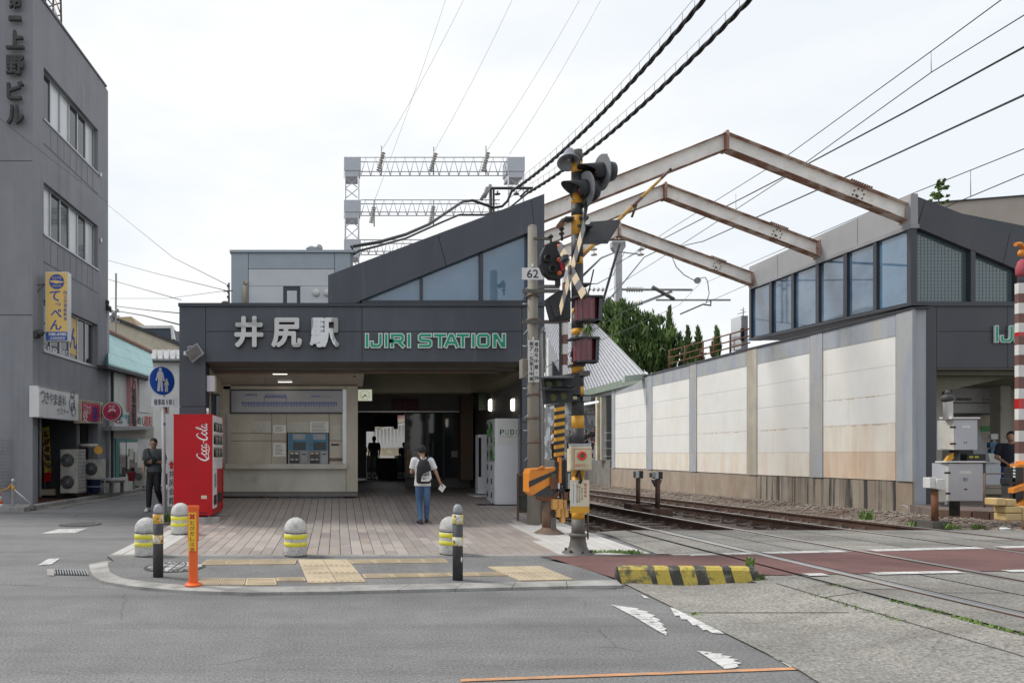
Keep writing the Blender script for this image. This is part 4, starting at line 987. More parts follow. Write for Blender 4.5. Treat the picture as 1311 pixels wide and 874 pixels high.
# kerb along the side road
mb = MB()
pts_a = [LW(-60, 0), Lp(Y0, 0, .15)]
kb = T('side_road_kerb', 'low weathered kerb and gutter running along the left side road', 'kerb', Lp(18, 0, .5))
for k in range(16):
    a, b = 16.4 + k * .6, 16.4 + (k + 1) * .6 - .01; mb = MB()
    mb.prism([Lp(a, .0, .17), Lp(b, .0, .17), Lp(b, .0, .36), Lp(a, .0, .36)], (0, 0, .1)); mb.build('kerb_stone', m_kerb, kb)
    mb = MB(); mb.prism([Lp(a, .0, .37), Lp(b, .0, .37), Lp(b, .0, .8), Lp(a, .0, .8)], (0, 0, .012)); mb.build('gutter_slab', m_conc, kb)
for k in range(9):
    a = -12.6 + k * .6; MB().box(a, a + .59, 15.3, 16.35, -.05, .1).build('kerb_stone', m_kerb, kb)
# small vents
mb = MB(); lplate(mb, rect(128.5, 221, 130.5, 226), .05, 0); lplate(mb, rect(129, 305, 131, 310), .05, 0); mb.build('wall_vent', m_alu, ob)
# roof lattice mast
t = T('roof_mast', 'rusty lattice mast standing on the roof of the grey office building', 'mast', W(70, 10, 20))
mb = MB(); q = [W(57, 25, 18.5), W(62, -90, 18.5), W(78.5, 35, 19.5), W(76, -90, 19.5), W(68, 22, 20.5), W(69, -90, 20.5)]
for i in (0, 2, 4): mb.tube([q[i], q[i + 1]], .03)
for k in range(8):
    for i, j in ((0, 2), (2, 4), (4, 0)):
        a = q[i].lerp(q[i + 1], k / 8); b = q[j].lerp(q[j + 1], (k + 1) / 8); mb.tube([a, b], .02)
mb.build('mast_lattice', m_brown, t)
MB().box(q[0].x - .3, q[2].x + .3, 18.3, 20.7, ZR - .2, q[0].z + .1).build('mast_base', m_galv, t)

# projecting yellow sign
SY_ = lY(50) + .4
t = T('projecting_sign', 'tall yellow illuminated sign box with blue brush letters jutting from the grey wall', 'sign', W(74, 436, 16.9))
Y = 16.9
plate(MB(), rect(58, 348, 87, 436.5), Y, .22).build('sign_box', m_wht, t, .006); m_syl = M('sign_yellow', (.72, .48, .13), .4, var=.03)
plate(MB(), rect(58.8, 349, 86.2, 424), Y - .006, .005).build('sign_face', m_syl, t); plate(MB(), rect(58.8, 424.6, 86.2, 435.6), Y - .006, .005).build('sign_foot', M('sign_blue', (.03, .09, .34), .4), t)
mb = MB()
for ch, (x0, y0, x1, y1) in zip('てっぺん', [(62.5, 372, 77, 386), (70, 387.5, 78, 391.5), (64, 395, 79, 407), (63, 409, 79, 423)]): tfl(mb, ch, x0, y0, x1, y1, Y - .009, fat=.05)
for i, ch in enumerate('自立学習塾教室'): tfl(mb, ch, 81.3, 372 + i * 5.6, 85.6, 376.6 + i * 5.6, Y - .009, bold=.01)
mb.build('sign_lettering', M('sign_letter_blue', (.02, .07, .33), .5, var=0), t)
mb = MB(); c = W(72.5, 360.5, Y - .012); mb.lathe(c, (0, -1, 0), [(.19, 0), (.19, .004)], 24); mb.build('emblem', M('sign_letter_blue', (.02, .07, .33), .5), t)
mb = MB(); tfl(mb, '自立学習', 67, 354, 78.5, 357, Y - .018); tfl(mb, '個別指導', 67.5, 364.5, 78, 367, Y - .018); mb.prism([W(62, 360, Y - .014), W(70, 358.5, Y - .014), W(84, 361, Y - .014), W(72, 363, Y - .014)], (0, -.003, 0)); mb.build('emblem_lettering', m_syl, t)
mb = MB(); tfl(mb, '588-6985', 62, 425.8, 85, 429.6, Y - .009, bold=.03); tfl(mb, '井尻駅前教室', 64, 431, 83, 434.5, Y - .009, bold=.01); mb.build('phone_lettering', m_wht, t)
mb = MB(); mb.tube([W(48, 364, lY(48)), W(58, 364, Y + .1)], .018); mb.tube([W(48, 373, lY(48)), W(57, 364, Y + .1)], .014); mb.tube([W(48, 426, lY(48)), W(58, 426, Y + .1)], .018); mb.build('sign_bracket', m_brown, t)
mb = MB().sph(W(51, 426, lY(48) - .1), (.12, .1, .1), 8); mb.box(W(47, 0, lY(48)).x, W(52, 0, lY(48)).x, lY(48) - .2, lY(48), W(0, 433, lY(48)).z, W(0, 425, lY(48)).z); mb.build('wire_clamp', m_blk2, t)

# shop fascia sign つきやま歯科
sd_ = .25
t = T('shop_sign', 'white fascia sign with grey dental clinic lettering over the open ground floor', 'sign', LW(70, 535, sd_))
q = lrect(50, 100.5, (493.5, 504), (533.5, 538.5))
mb = MB(); lplate(mb, q, sd_, 0); mb.build('sign_box', m_wht, t, .006)
mb = MB(); lplate(mb, [(49, 492.5), (101.2, 503.5), (101.2, 504.5), (49, 494)], sd_ + .01, sd_ - .02); lplate(mb, [(49, 533), (101.2, 538), (101.2, 539), (49, 534.5)], sd_ + .01, sd_ - .02); mb.build('sign_trim', m_galv, t)
m_tg = M('letter_grey', (.12, .13, .16), .6, var=0)
mb = MB()
for i, ch in enumerate('つきやま歯科'): txt(mb, ch, LW(55 + i * 5.5, 507.5 + i * 1.1, sd_ + .016), LD, ZU, .2, .3, 0, .004, 0, LN)
for i, ch in enumerate('セミナー'): txt(mb, ch, LW(75 + i * 3.8, 525.5 + i * .5, sd_ + .016), LD, ZU, .14, .17 if ch != 'ー' else .025, 0, .004, 0, LN)
mb.build('sign_lettering', m_tg, t)
mb = MB()    # outline drawing on the sign
cc = LW(93, 519, sd_ + .01)
for (cx_, cz_, rx_, rz_) in [(0, .3, .1, .1), (-.03, .06, .15, .2), (.06, -.14, .12, .14), (0, -.02, .07, .1)]:
    pts = [cc + LD * (cx_ + rx_ * math.cos(a)) + ZU * (cz_ + rz_ * math.sin(a)) for a in [i * math.pi / 8 for i in range(17)]]; mb.tube(pts, .008, 4)
mb.build('sign_drawing', m_tg, t)
# pink sign and round sign
t = T('pink_sign', 'pink and white shop sign with striped border beside the dental sign', 'sign', LW(116, 540, .25))
mb = MB(); lplate(mb, lrect(103.5, 131.5, (511.5, 515), (541.5, 541.5)), .2, 0); mb.build('sign_box', m_cream, t)
mb = MB(); lplate(mb, lrect(105.5, 128, (515, 517.5), (539, 539.5)), .212, .2005); mb.build('sign_face', M('pink_sign_red', (.5, .03, .09), .4), t)
mb = MB(); txt(mb, '酒なび', LW(112, 524, .216), LD, ZU, .5, .28, 0, .02, 0, LN); txt(mb, '楽', LW(122, 530, .216), LD, ZU, .38, .5, 0, .02, 1, LN); txt(mb, '处', LW(109.5, 533, .216), LD, ZU, .35, .35, 0, .02, 0, LN); mb.build('sign_lettering', [m_wht, m_inkb], t)
mb = MB()
for k in range(9):
    lplate(mb, lrect(105 + k * 2.7, 106.4 + k * 2.7, (513 + k * .3, 513 + k * .3), (514.3 + k * .3, 514.3 + k * .3)), .21, .2); lplate(mb, lrect(129.3, 130.7, (517 + k * 2.6, 517 + k * 2.6), (518.3 + k * 2.6, 518.3 + k * 2.6)), .21, .2)
mb.build('border_dashes', m_ink, t)
c = W(143, 526.5, 20.3); t = T('round_sign', 'round crimson sign with a white crescent hung out from the shop wall', 'sign', c)
MB().cyl(c, c + V((0, .12, 0)), .30, n=32).build('sign_drum', m_brown, t); MB().cyl(c - V((0, .004, 0)), c, .29, n=32).build('white_rim', m_wht, t); MB().cyl(c - V((0, .008, 0)), c - V((0, .0045, 0)), .265, n=32).build('sign_face', M('pink_sign_red', (.5, .03, .09), .4), t)
mb = MB(); mb.prism([c + V((x, -.0085, z)) for x, z in [(-.12, .0), (-.04, .08), (.07, .09), (.14, .02), (.1, -.02), (.06, .03), (-.02, .03), (-.06, -.02)]], (0, -.002, 0)); tfl(mb, 'かほ', 139, 518, 147, 522, 20.29, bold=.01); mb.build('sign_drawing', m_wht, t)
mb = MB(); tfl(mb, '夕凪', 138, 528, 148.5, 534, 20.288, bold=.02); mb.build('sign_lettering', m_ink, t); MB().tube([W(125, 520, 20.35), W(136, 521, 20.35)], .015).build('hanger', m_brown, t)

# porch things: banner, air conditioners
t = T('banner', 'tall yellow and red vertical banner standing in the dark porch', 'banner', W(60, 620, 19))
plate(MB(), [(54, 547), (62.5, 546), (65.5, 604), (57, 605)], 19, .02).build('cloth', M('banner_yellow', (.6, .5, .07), .7, col2=(.3, .06, .04), sc=(9, 9, 9), lo=.52, hi=.56), t); plate(MB(), [(57, 605.3), (65.5, 604.3), (65, 615), (56, 617)], 18.98, .02).build('cloth_foot', m_redp, t)
mb = MB(); [tfl(mb, ch, 55.5 + i * .6, 551 + i * 10, 63 + i * .6, 560 + i * 10, 18.985, bold=.02) for i, ch in enumerate('新規募集中')]; mb.build('banner_lettering', m_ink, t); MB().tube([W(53, 544, 19.05), W(58, 625, 19.05)], .012).build('pole', m_galv, t)
plate(MB(), rect(49.5, 535, 51.7, 636), 17.4, .06).build('porch_post', m_galv, ob)
t = T('porch_wainscot', 'pale low wall at the back of the dark porch behind the banner', 'low wall', W(60, 632, 19.2)); plate(MB(), rect(52, 626, 70, 633.5), 19.0, .1).build('low_wall', m_cream, t)
m_ac = M('ac_cream', (.5, .49, .44), .5, col2=(.4, .39, .34), sc=(4, 4, 2))
def ac(label, x0, x1, y0, y1, Y, dp, xs=None, fans=1, slats=0):
    t = T('air_conditioner', label, 'air conditioner', W((x0 + x1) / 2, y1, Y), 'outdoor air conditioner units')
    plate(MB(), rect(x0, y0, x1, y1), Y, dp).build('casing', m_ac, t, .012)
    a, b = W(x0, y1, Y), W(x1, y0, Y)
    for k in range(fans):
        r = min((b.x - a.x) * (.36 if not slats else .4), (b.z - a.z) / fans * .4); cc = V(((a.x + (b.x - a.x) * .42), Y - .004, a.z + (b.z - a.z) * (k + .5) / fans))
        MB().cyl(cc, cc + V((0, .003, 0)), r, n=24).build('fan_opening', m_blk, t)
        g_ = MB()
        for q in range(1, 5): pts = [cc + V((math.cos(u) * r * q / 4.5, -.01, math.sin(u) * r * q / 4.5)) for u in [i * math.pi / 9 for i in range(19)]]; g_.tube(pts, .006, 4)
        for u in range(6): d = V((math.cos(u * math.pi / 6), 0, math.sin(u * math.pi / 6))); g_.tube([cc - d * r + V((0, -.012, 0)), cc + d * r + V((0, -.012, 0))], .005, 4)
        g_.build('fan_guard', m_galv, t)
    if slats:
        for k in range(slats):
            z = a.z + (b.z - a.z) * (k + .5) / slats; MB().box(b.x + .002, b.x + .012, Y + .04, Y + dp - .04, z - .03, z + .012).build('side_louvre', m_galv, t)
    MB().box(a.x + .03, a.x + .1, Y + .02, Y + dp - .02, a.z - .05, a.z).build('foot', m_blk, t); MB().box(b.x - .1, b.x - .03, Y + .02, Y + dp - .02, a.z - .05, a.z).build('foot', m_blk, t)
    return t
ac('tall cream air conditioner standing on the porch floor with louvred side', 77, 99, 575, 631, 18.6, .62, fans=2, slats=12)
ac('small air conditioner hung high above the tall one in the dark porch', 79, 96, 543, 568, 19.2, .35)
ac('low wide cream air conditioner on a steel stand near the corner pipe', 106.5, 130, 588, 612, 19.7, .35)
t = T('steel_stand', 'grey steel stand carrying the low wide air conditioner', 'stand', W(120, 632, 19.8)); mb = MB()
for x in (109, 133): plate(mb, rect(x, 613, x + 1.5, 631), 19.7, .04); plate(mb, rect(x, 613, x + 1.5, 629), 20.1, .04)
plate(mb, rect(107, 611.8, 135, 613.5), 19.7, .45); plate(mb, rect(109, 622, 134, 623.2), 19.7, .04); mb.build('frame', m_grey, t)
t = T('blue_bin', 'dark blue plastic bin under the air conditioner stand', 'bin', W(121, 631, 19.95)); mb = MB(); mb.lathe(W(121, 631, 19.95), (0, 0, 1), [(.15, 0), (.18, .38), (.19, .39), (.19, .41)], 16); mb.build('bin_body', M('blue_plastic', (.02, .04, .12), .5), t)
t = T('pipe_duct', 'cream horizontal pipe with a round orange cap over the low air conditioner', 'duct', W(118, 572, 19.6)); MB().cyl(W(100, 570, 19.6), W(125, 570, 19.6), .05, n=12).build('pipe', m_ac, t); MB().cyl(W(126, 576, 19.5), W(126, 576, 19.6), .12, n=18).build('orange_cap', m_yel, t)
# drain pipe with wire cluster at the far corner
t = T('service_pipe', 'thick grey vertical service pipe with wire insulators at the far corner of the grey building', 'pipe', LW(137, 633, .1))
Yp = lY(136) + .1; MB().tube([W(136.8, 385, Yp), W(137.2, 634, Yp)], .075, 12).build('pipe', m_grey, t); mb = MB()
rr = random.Random(2)
for k in range(9): mb.sph(W(131 + rr.random() * 9, 383 + rr.random() * 12, Yp - .1), .06 + .04 * rr.random(), 6)
mb.tube([W(130, 384, Yp), W(130, 393, Yp), W(136, 396, Yp)], .02); mb.build('wire_cluster', m_blk2, t)
plate(MB(), rect(139.5, 545, 142.3, 633), lY(139) + .2, .08).build('white_post', m_wht, t)

# wire grille, chain post, cone at the far left
t = T('wire_grille', 'square wire mesh grille against the front of the grey building', 'grille', W(6, 628, 16.5)); mb = MB()
for k in range(7): x = -4 + k * 2.8; mb.tube([W(x, 562, 16.5), W(x, 629, 16.5)], .006, 4)
for k in range(16): y = 562 + k * 4.4; mb.tube([W(-6, y, 16.49), W(14, y, 16.49)], .006, 4)
mb.build('mesh', m_galv, t)
t = T('chain_post', 'white chain post with yellow band on a round black base', 'post', W(16.5, 655, 15.6)); c = W(16.5, 655, 15.6)
MB().lathe(c, (0, 0, 1), [(.13, 0), (.13, .03), (.05, .08), (.03, .08)], 18).build('base', m_blk, t); MB().lathe(c, (0, 0, 1), [(.03, .08), (.03, .72), (.036, .72), (.036, .76), (.01, .78)], 12).build('tube', m_wht, t); MB().lathe(c, (0, 0, 1), [(.033, .5), (.033, .62)], 12).build('yellow_band', m_yel, t)
pts = [W(-30, 618, 15.6), W(-12, 627, 15.6), W(0, 628, 15.6), W(10, 625, 15.6), W(16, 618, 15.6)]; MB().tube(pts, .016, 6).build('yellow_chain', m_yel, t); MB().tube([W(18, 626, 15.6), W(40, 645, 15.7)], .014, 6).build('white_bar', m_wht, t)
c = W(41, 652, 15.7); mb = MB().sph(c, (.1, .1, .14), 8); tag(mb.build('stone_block', m_base), 'small rough stone at the foot of the grey building corner', 'stone')
t = T('traffic_cone', 'red and white striped traffic cone at the left edge', 'traffic cone', W(-3, 655, 15.5)); c = W(-3, 656, 15.5)
MB().box(c.x - .19, c.x + .19, c.y - .19, c.y + .19, c.z, c.z + .03).build('base', m_blk, t)
for k in range(7):
    r0 = .155 * (1 - k / 7.6); r1 = .155 * (1 - (k + 1) / 7.6); MB().lathe(c, (0, 0, 1), [(r0, .03 + k * .09), (r1, .03 + (k + 1) * .09)], 20).build('cone_stripe', m_cone if k % 2 == 0 else m_wht, t)

# ================================================================== SHOPS FARTHER DOWN THE SIDE STREET
sh = T('teal_roofed_shop', 'small white shop with a sloping teal metal roof and pink vertical sign', 'shop', LW(165, 628))
ShA, ShB = lY(139), lY(197)
def sp(px, py, d=0): return LW(px, py, d)
mb = MB(); lplate(mb, [(139, 466), (196, 480), (196, 624), (139, 633)], 0, -6); mb.build('shop_walls', m_wht, sh)
m_teal = M('teal_roof', (.34, .62, .62), .4, col2=(.42, .7, .69), sc=(2, 2, 2), var=.08)
def rf(u, v): # u along, v up the slope
    a = sp(139, 467, .3).lerp(sp(199, 484, .3), u); b = sp(137.5, 427, -.5).lerp(sp(193, 453, -.5), u); return a.lerp(b, v)
for k in range(3):
    v0, v1 = k / 3 + .01, (k + 1) / 3 - .005; dz = V((0, 0, .05))
    MB().hexa([rf(0, v0), rf(1, v0), rf(1, v1), rf(0, v1), rf(0, v0) + dz, rf(1, v0) + dz, rf(1, v1) + dz, rf(0, v1) + dz]).build('roof_panel', m_teal, sh)
mb = MB(); mb.prism([sp(137, 467, .28), sp(137, 426, -.5), sp(138.5, 426, -.5), sp(140, 467, .28)], (0, .05, 0)); mb.build('roof_end', M('teal_dark', (.03, .2, .2), .5), sh)
mb = MB()
for k in range(24): u = k / 24; a = rf(u, 1.02); b = rf(u + .03, 1.02); mb.cyl(a + V((0, 0, .06)), b + V((0, 0, .06)), .1, n=6)
mb.build('ridge_tiles', M('terracotta', (.35, .2, .16), .8), sh)
mb = MB(); lplate(mb, [(138, 467), (198, 483.5), (198, 487), (138, 471)], .36, 0); mb.build('eave_board', m_blk2, sh)
for (xa, xb_, ya, yb, yc, yd) in [(146, 165.5, 475, 480, 526, 529), (178.5, 194.5, 484, 487, 527, 529)]:
    mb = MB(); lplate(mb, lrect(xa, xb_, (ya, yb), (yc, yd)), .06, 0); mb.build('white_panel', m_wht, sh)
mb = MB(); lplate(mb, lrect(145, 145.8, (473, 473), (620, 620)), .08, 0); lplate(mb, lrect(166, 166.8, (480, 480), (540, 540)), .1, 0); mb.build('downpipe', m_blk2, sh)
t = T('pink_vertical_sign', 'narrow pink vertical sign with dark brush lettering on the white shop', 'sign', sp(172, 546, .2))
mb = MB(); lplate(mb, lrect(167.5, 175.5, (481, 483), (546, 546.5)), .2, .06); mb.build('sign_board', M('sign_pink', (.55, .25, .26), .6), t); mb = MB()
for i, ch in enumerate('万福酒場'): txt(mb, ch, LW(171.7, 490.5 + i * 15.4, .22), LD, ZU, .42, .5, 0, 0, 0, LN, .03)
mb.build('sign_lettering', m_ink, t)
t = T('shop_name_board', 'white name board with teal and red lettering above the shop door', 'sign', sp(165, 546, .15)); mb = MB(); lplate(mb, [(146, 526.5), (196, 530), (196, 545.5), (146, 545.5)], .15, .0); mb.build('board', m_wht, t)
mb = MB(); txt(mb, '丼物', LW(160, 536, .156), LD, ZU, 1.1, .36, 0, .03, 0, LN); txt(mb, 'めし', LW(181, 538.5, .156), LD, ZU, .8, .3, 0, .02, 2, LN); txt(mb, '宿彩', LW(190, 539, .156), LD, ZU, .9, .4, 0, .02, 1, LN); txt(mb, 'お', LW(151, 536, .156), LD, ZU, .5, .3, 0, .02, 1, LN); mb.build('lettering', [M('teal_letter', (.03, .35, .35), .5), m_inkr, m_ink], t)
mb = MB(); lplate(mb, [(143, 545.5), (197, 545.5), (197, 549), (143, 551)], .3, 0); mb.build('canopy_edge', m_galv, sh)
mb = MB(); m_tl = M('teal_frame', (.02, .2, .2), .5)
lplate(mb, [(148.5, 561), (176.5, 562), (176.5, 566), (148.5, 566)], .05, 0); lplate(mb, [(148.5, 566), (152.5, 566), (152.5, 613), (148.5, 613)], .05, 0); mb.build('door_frame', m_tl, sh)
mb = MB(); lplate(mb, [(153, 566), (161, 566), (161, 611), (153, 611.5)], .03, 0); lplate(mb, [(162, 566), (176, 566), (176, 604), (162, 605)], .03, 0); mb.build('shop_window', m_glassd, sh)
mb = MB(); lplate(mb, [(144, 551), (197, 549), (197, 561), (144, 561)], .02, 0); mb.build('transom', m_beige2, sh)
mb = MB(); lplate(mb, [(166, 574), (171, 574), (171, 588), (166, 588)], .05, .035); lplate(mb, [(172.5, 578), (175.5, 578), (175.5, 592), (172.5, 592)], .05, .035); lplate(mb, [(163.5, 584), (165.5, 584), (165.5, 600), (163.5, 600)], .05, .035); mb.build('window_notices', m_paper, sh)
mb = MB(); lplate(mb, [(144, 612), (170, 610), (170, 629), (144, 632)], .22, 0); mb.build('door_plinth', m_wht, sh); mb = MB()
for x in (143, 157): lplate(mb, [(x, 617), (x + 1.5, 617), (x + 1.5, 631), (x, 631)], .5, .42)
lplate(mb, [(142, 615), (160, 614.5), (160, 617), (142, 618)], .55, .25)
tag(mb.build('small_bench', m_base), 'small grey bench outside the white shop door', 'bench')
t = T('red_bucket', 'small red bucket hanging beside the shop air conditioner', 'bucket', sp(168, 616, .5)); MB().lathe(sp(168.5, 615.5, .5), (0, 0, 1), [(.1, 0), (.15, .3), (.16, .31)], 14).build('bucket_body', M('dull_red', (.3, .03, .04), .5), t)
ac('beige air conditioner against the white shop wall behind the red bucket', 172, 185, 598, 622, lY(176) - .55, .4, fans=1)
# next: pale block, beige roofed warehouse, dark roofed house
t = T('beige_shed', 'large pale beige building with long sloping dark eave behind the teal roofed shop', 'building', W(185, 620, 34))
MB().prism([W(139, 405, 34), W(229, 441, 34), W(240, 445, 34), W(240, 630, 34), W(139, 630, 34)][::-1], (0, 9, 0)).build('wall', M('cream_wall', (.5, .45, .35), .8), t)
MB().prism([W(138, 402, 33.9), W(240, 442, 33.9), W(240, 447, 33.9), W(138, 407, 33.9)], (0, 9.2, 0)).build('eave', m_blk2, t)
t = T('white_block_house', 'white rendered house with a pale ribbed roof behind the blue round sign', 'building', W(212, 620, 29))
plate(MB(), rect(195, 461, 245, 626), 29, 6).build('wall', m_wht, t); mb = MB()
a, b, c_, d_ = W(193, 461.5, 28.7), W(245, 461.5, 28.7), W(245, 450, 31), W(191, 450, 31); mb.hexa([a, b, c_, d_] + [x + V((0, 0, .08)) for x in (a, b, c_, d_)]); mb.build('roof', m_galv, t)
for k in range(7): u = k / 6.5; p0, p1 = a.lerp(b, u), d_.lerp(c_, u); MB().tube([p0 + V((0, 0, .1)), p1 + V((0, 0, .1))], .03, 4).build('roof_seam', m_grey, t)
plate(MB(), rect(193, 461.5, 245, 464), 28.65, .1).build('gutter', m_blk2, t); plate(MB(), rect(211, 606, 222, 626), 28.9, .1).build('dark_door', m_slate2, t)
t = T('dark_roofed_house', 'dark blue grey roofed house with white gable edge beyond the beige building', 'building', W(205, 440, 60))
plate(MB(), [(180, 420), (221, 420), (224, 436), (224, 470), (180, 470)], 60, 8).build('roof', M('navy_roof', (.05, .065, .09), .6), t); plate(MB(), [(176, 416.5), (220, 416.5), (220, 420), (182, 420)], 59.9, 1).build('ridge', m_wht, t); mb = MB(); plate(mb, [(218, 416), (220, 416), (223.5, 434), (219.5, 434)], 59.8, .5); mb.build('gable_edge', m_wht, t)
t = T('tan_tower_block', 'small tan block house on the skyline beyond the beige eave', 'building', W(160, 420, 80)); plate(MB(), [(150, 406), (168, 405), (173, 412), (173, 440), (150, 440)], 80, 8).build('wall', M('tan_wall', (.5, .38, .25), .8), t)
t = T('red_roofed_house', 'red roofed house on the skyline just left of the station', 'building', W(226, 440, 70)); plate(MB(), rect(221, 424, 240, 428), 70, 6).build('roof', M('red_roof', (.4, .08, .08), .7), t); plate(MB(), rect(222, 428, 240, 470), 70.2, 6).build('wall', m_wht, t)

# pole with wires in the side street
t = T('street_pole', 'thin far utility pole with crossarms and wires behind the grey building corner', 'utility pole', W(148, 625, 28))
mb = MB().tube([W(147.5, 625, 28), W(148.5, 350, 28)], .04, 8); mb.build('pole', m_pole, t); mb = MB()
for y in (398, 404, 411): mb.tube([W(140, y, 28), W(153, y + 1, 28)], .03, 5)
rr = random.Random(8)
for k in range(8): mb.sph(W(141 + rr.random() * 9, 394 + rr.random() * 16, 28), .09, 6)
mb.build('crossarms', m_galv, t)
# ================================================================== RIGHT SIDE: TRACKSIDE WALL
def rY(px): return 12.386 / ((px - CX) / FL - KX)
def RW(px, py, d=0.0):                     # d metres proud (towards the tracks)
    Y = (12.386 - d) / ((px - CX) / FL - KX); return W(px, py, Y)
RN = V((-1, KX, 0)).normalized(); RD = V((KX, 1, 0)).normalized()
def rplate(mb, px, d0, d1, mi=0): return mb.prism([RW(x, y, d0) for x, y in px], RN * (d1 - d0), mi)
def lerp1(pts):
    def f(x):
        for (a, b), (c, d) in zip(pts, pts[1:]):
            if x <= c or (c, d) == pts[-1]: return b + (d - b) * (x - a) / (c - a)
    return f
top_ = lerp1([(765, 496), (828, 479.5), (957, 446), (1052, 423.5), (1168, 393.5)])
ptop = lerp1([(783, 506), (834.6, 494.5), (891.5, 482.5), (968.6, 466), (1052.7, 448.5), (1147, 430)])
pbot = lerp1([(783, 598.5), (834.6, 600.5), (891.5, 603.5), (968.6, 607.6), (1052.7, 610.8), (1147, 615), (1168, 616)])
gbot = lerp1([(760, 630), (957, 650), (1168, 672)])
m_pan = M('white_wall_panel', (.8, .8, .775), .5, col2=(.78, .76, .71), sc=(.6, .6, .25), var=.03, col3=(.68, .54, .38), sc3=(3.5, 4.5, .4), lo3=.6, hi3=.9)
m_pan2 = M('white_wall_panel_stained', (.78, .74, .66), .6, col2=(.7, .55, .4), sc=(3, 3.6, .35), lo=.45, hi=.8, var=.05)
m_pan3 = M('white_wall_panel_lower', (.7, .58, .46), .6, col2=(.6, .42, .29), sc=(3, 3.6, .4), lo=.4, hi=.7, var=.05)
m_pil = M('blue_grey_band', (.36, .39, .44), .6, col2=(.42, .41, .38), sc=(5, 3, .3), var=.06, col3=(.3, .33, .38), sc3=(6, 3, .4))
m_basew = M('stained_concrete_base', (.33, .285, .235), .85, col2=(.25, .205, .16), sc=(2.5, 1.2, .4), col3=(.05, .045, .04), sc3=(5, 6.5, .2), lo3=.5, hi3=.6, grain=.15, gsc=60)
m_basel = M('stained_concrete_base_light', (.37, .31, .25), .85, col2=(.31, .24, .18), sc=(2.5, 1.2, .4), grain=.12, gsc=60)
wl_ = T('trackside_wall', 'long white panelled trackside wall with blue grey bands and rust stained base', 'wall', RW(975, 650))
mb = MB(); xs = [783, 828, 883, 957, 1037, 1100, 1168]
for a, b in zip(xs, xs[1:]):
    P0, P1, P2, P3 = RW(a, gbot(a)), RW(b, gbot(b)), RW(b, top_(b)), RW(a, top_(a)); mb.prism([P0, P1, P2, P3], RN * -.3)
mb.build('wall_core', m_pil, wl_)
# top band pieces, pilasters, panels, base
pil = [(783, 787), (828, 834.6), (883, 891.5), (956.6, 968.6), (1037, 1052.7), (1147, 1168)]
for a, b in pil:
    mb = MB(); rplate(mb, [(a, pbot(a) + .3), (b, pbot(b) + .3), (b, top_(b) + 1.2), (a, top_(a) + 1.2)], .075, .001); mb.build('pilaster', M('pilaster_cream', (.46, .43, .36), .6, col2=(.38, .33, .25), sc=(5, 4, .5)) if 950 < a < 1040 and a < 1000 else m_pil, wl_)
for (a, b), (c, d) in zip(pil, pil[1:]):
    mb = MB(); rplate(mb, [(b + .3, ptop(b)), (c - .3, ptop(c)), (c - .3, top_(c) + 1.2), (b + .3, top_(b) + 1.2)], .06, .001); mb.build('top_band', m_pil, wl_)
    n = 5
    for k in range(n):
        f0, f1 = k / n, (k + 1) / n
        q = [(b + .5, ptop(b) + (pbot(b) - ptop(b)) * f1), (c - .5, ptop(c) + (pbot(c) - ptop(c)) * f1), (c - .5, ptop(c) + (pbot(c) - ptop(c)) * f0), (b + .5, ptop(b) + (pbot(b) - ptop(b)) * f0)]
        q = [(x, y + (-.13 if i < 2 else .13)) for i, (x, y) in enumerate(q)]
        m_ = m_pan
        if b > 1050: m_ = [m_pan, m_pan, m_pan, m_pan2, m_pan3][k]
        elif k == 4: m_ = m_pan2
        mb = MB(); rplate(mb, q, .05, .001); mb.build('wall_panel', m_, wl_)
mb = MB(); rr = random.Random(6)
for k, (b, c) in enumerate([(893, 955), (970, 1035), (1054, 1146), (1054, 1146)]):
    f = (.6, .6, .6, .4)[k]; y_ = lambda x: ptop(x) + (pbot(x) - ptop(x)) * f
    x = b + rr.uniform(0, 10)
    while x < c - 6:
        w_ = rr.uniform(3, 14); h_ = rr.uniform(.5, 1.6) if k != 2 else rr.uniform(.8, 2.4); x1 = min(x + w_, c); rplate(mb, [(x, y_(x) + h_ * .6), (x1, y_(x1) + h_), (x1, y_(x1) - .1), (x, y_(x) - .1)], .052, .0505); x = x1 + rr.uniform(0, 8)
mb.build('rust_stain', M('stain_brown', (.5, .4, .29), .8, col2=(.66, .58, .48), sc=(9, 9, 9)), wl_, kind='stuff')
for a, b in zip([783, 834, 891, 968, 1052, 1147], [834, 891, 968, 1052, 1147, 1168]):
    mb = MB(); rplate(mb, [(a + .2, gbot(a)), (b - .2, gbot(b)), (b - .2, pbot(b) + 1), (a + .2, pbot(a) + 1)], .04, .001); mb.build('base_slab', m_basel if (a < 900 or a > 1140) else m_basew, wl_)
mb = MB()
for a, b in zip(xs, xs[1:]): rplate(mb, [(a, top_(a) + 1.2), (b, top_(b) + 1.2), (b, top_(b) - .4), (a, top_(a) - .4)], .11, -.32)
mb.build('coping', m_slate2, wl_)
mb = MB()      # painted ring near the corner
c = RW(1157, 652, .043)
pts = [c + RD * .14 * math.cos(a) + ZU * (.1 * math.sin(a) - .0) for a in [i * math.pi / 8 for i in range(15)]]
mb.tube(pts, .008, 4); mb.build('chalk_ring', m_lgrey, wl_)
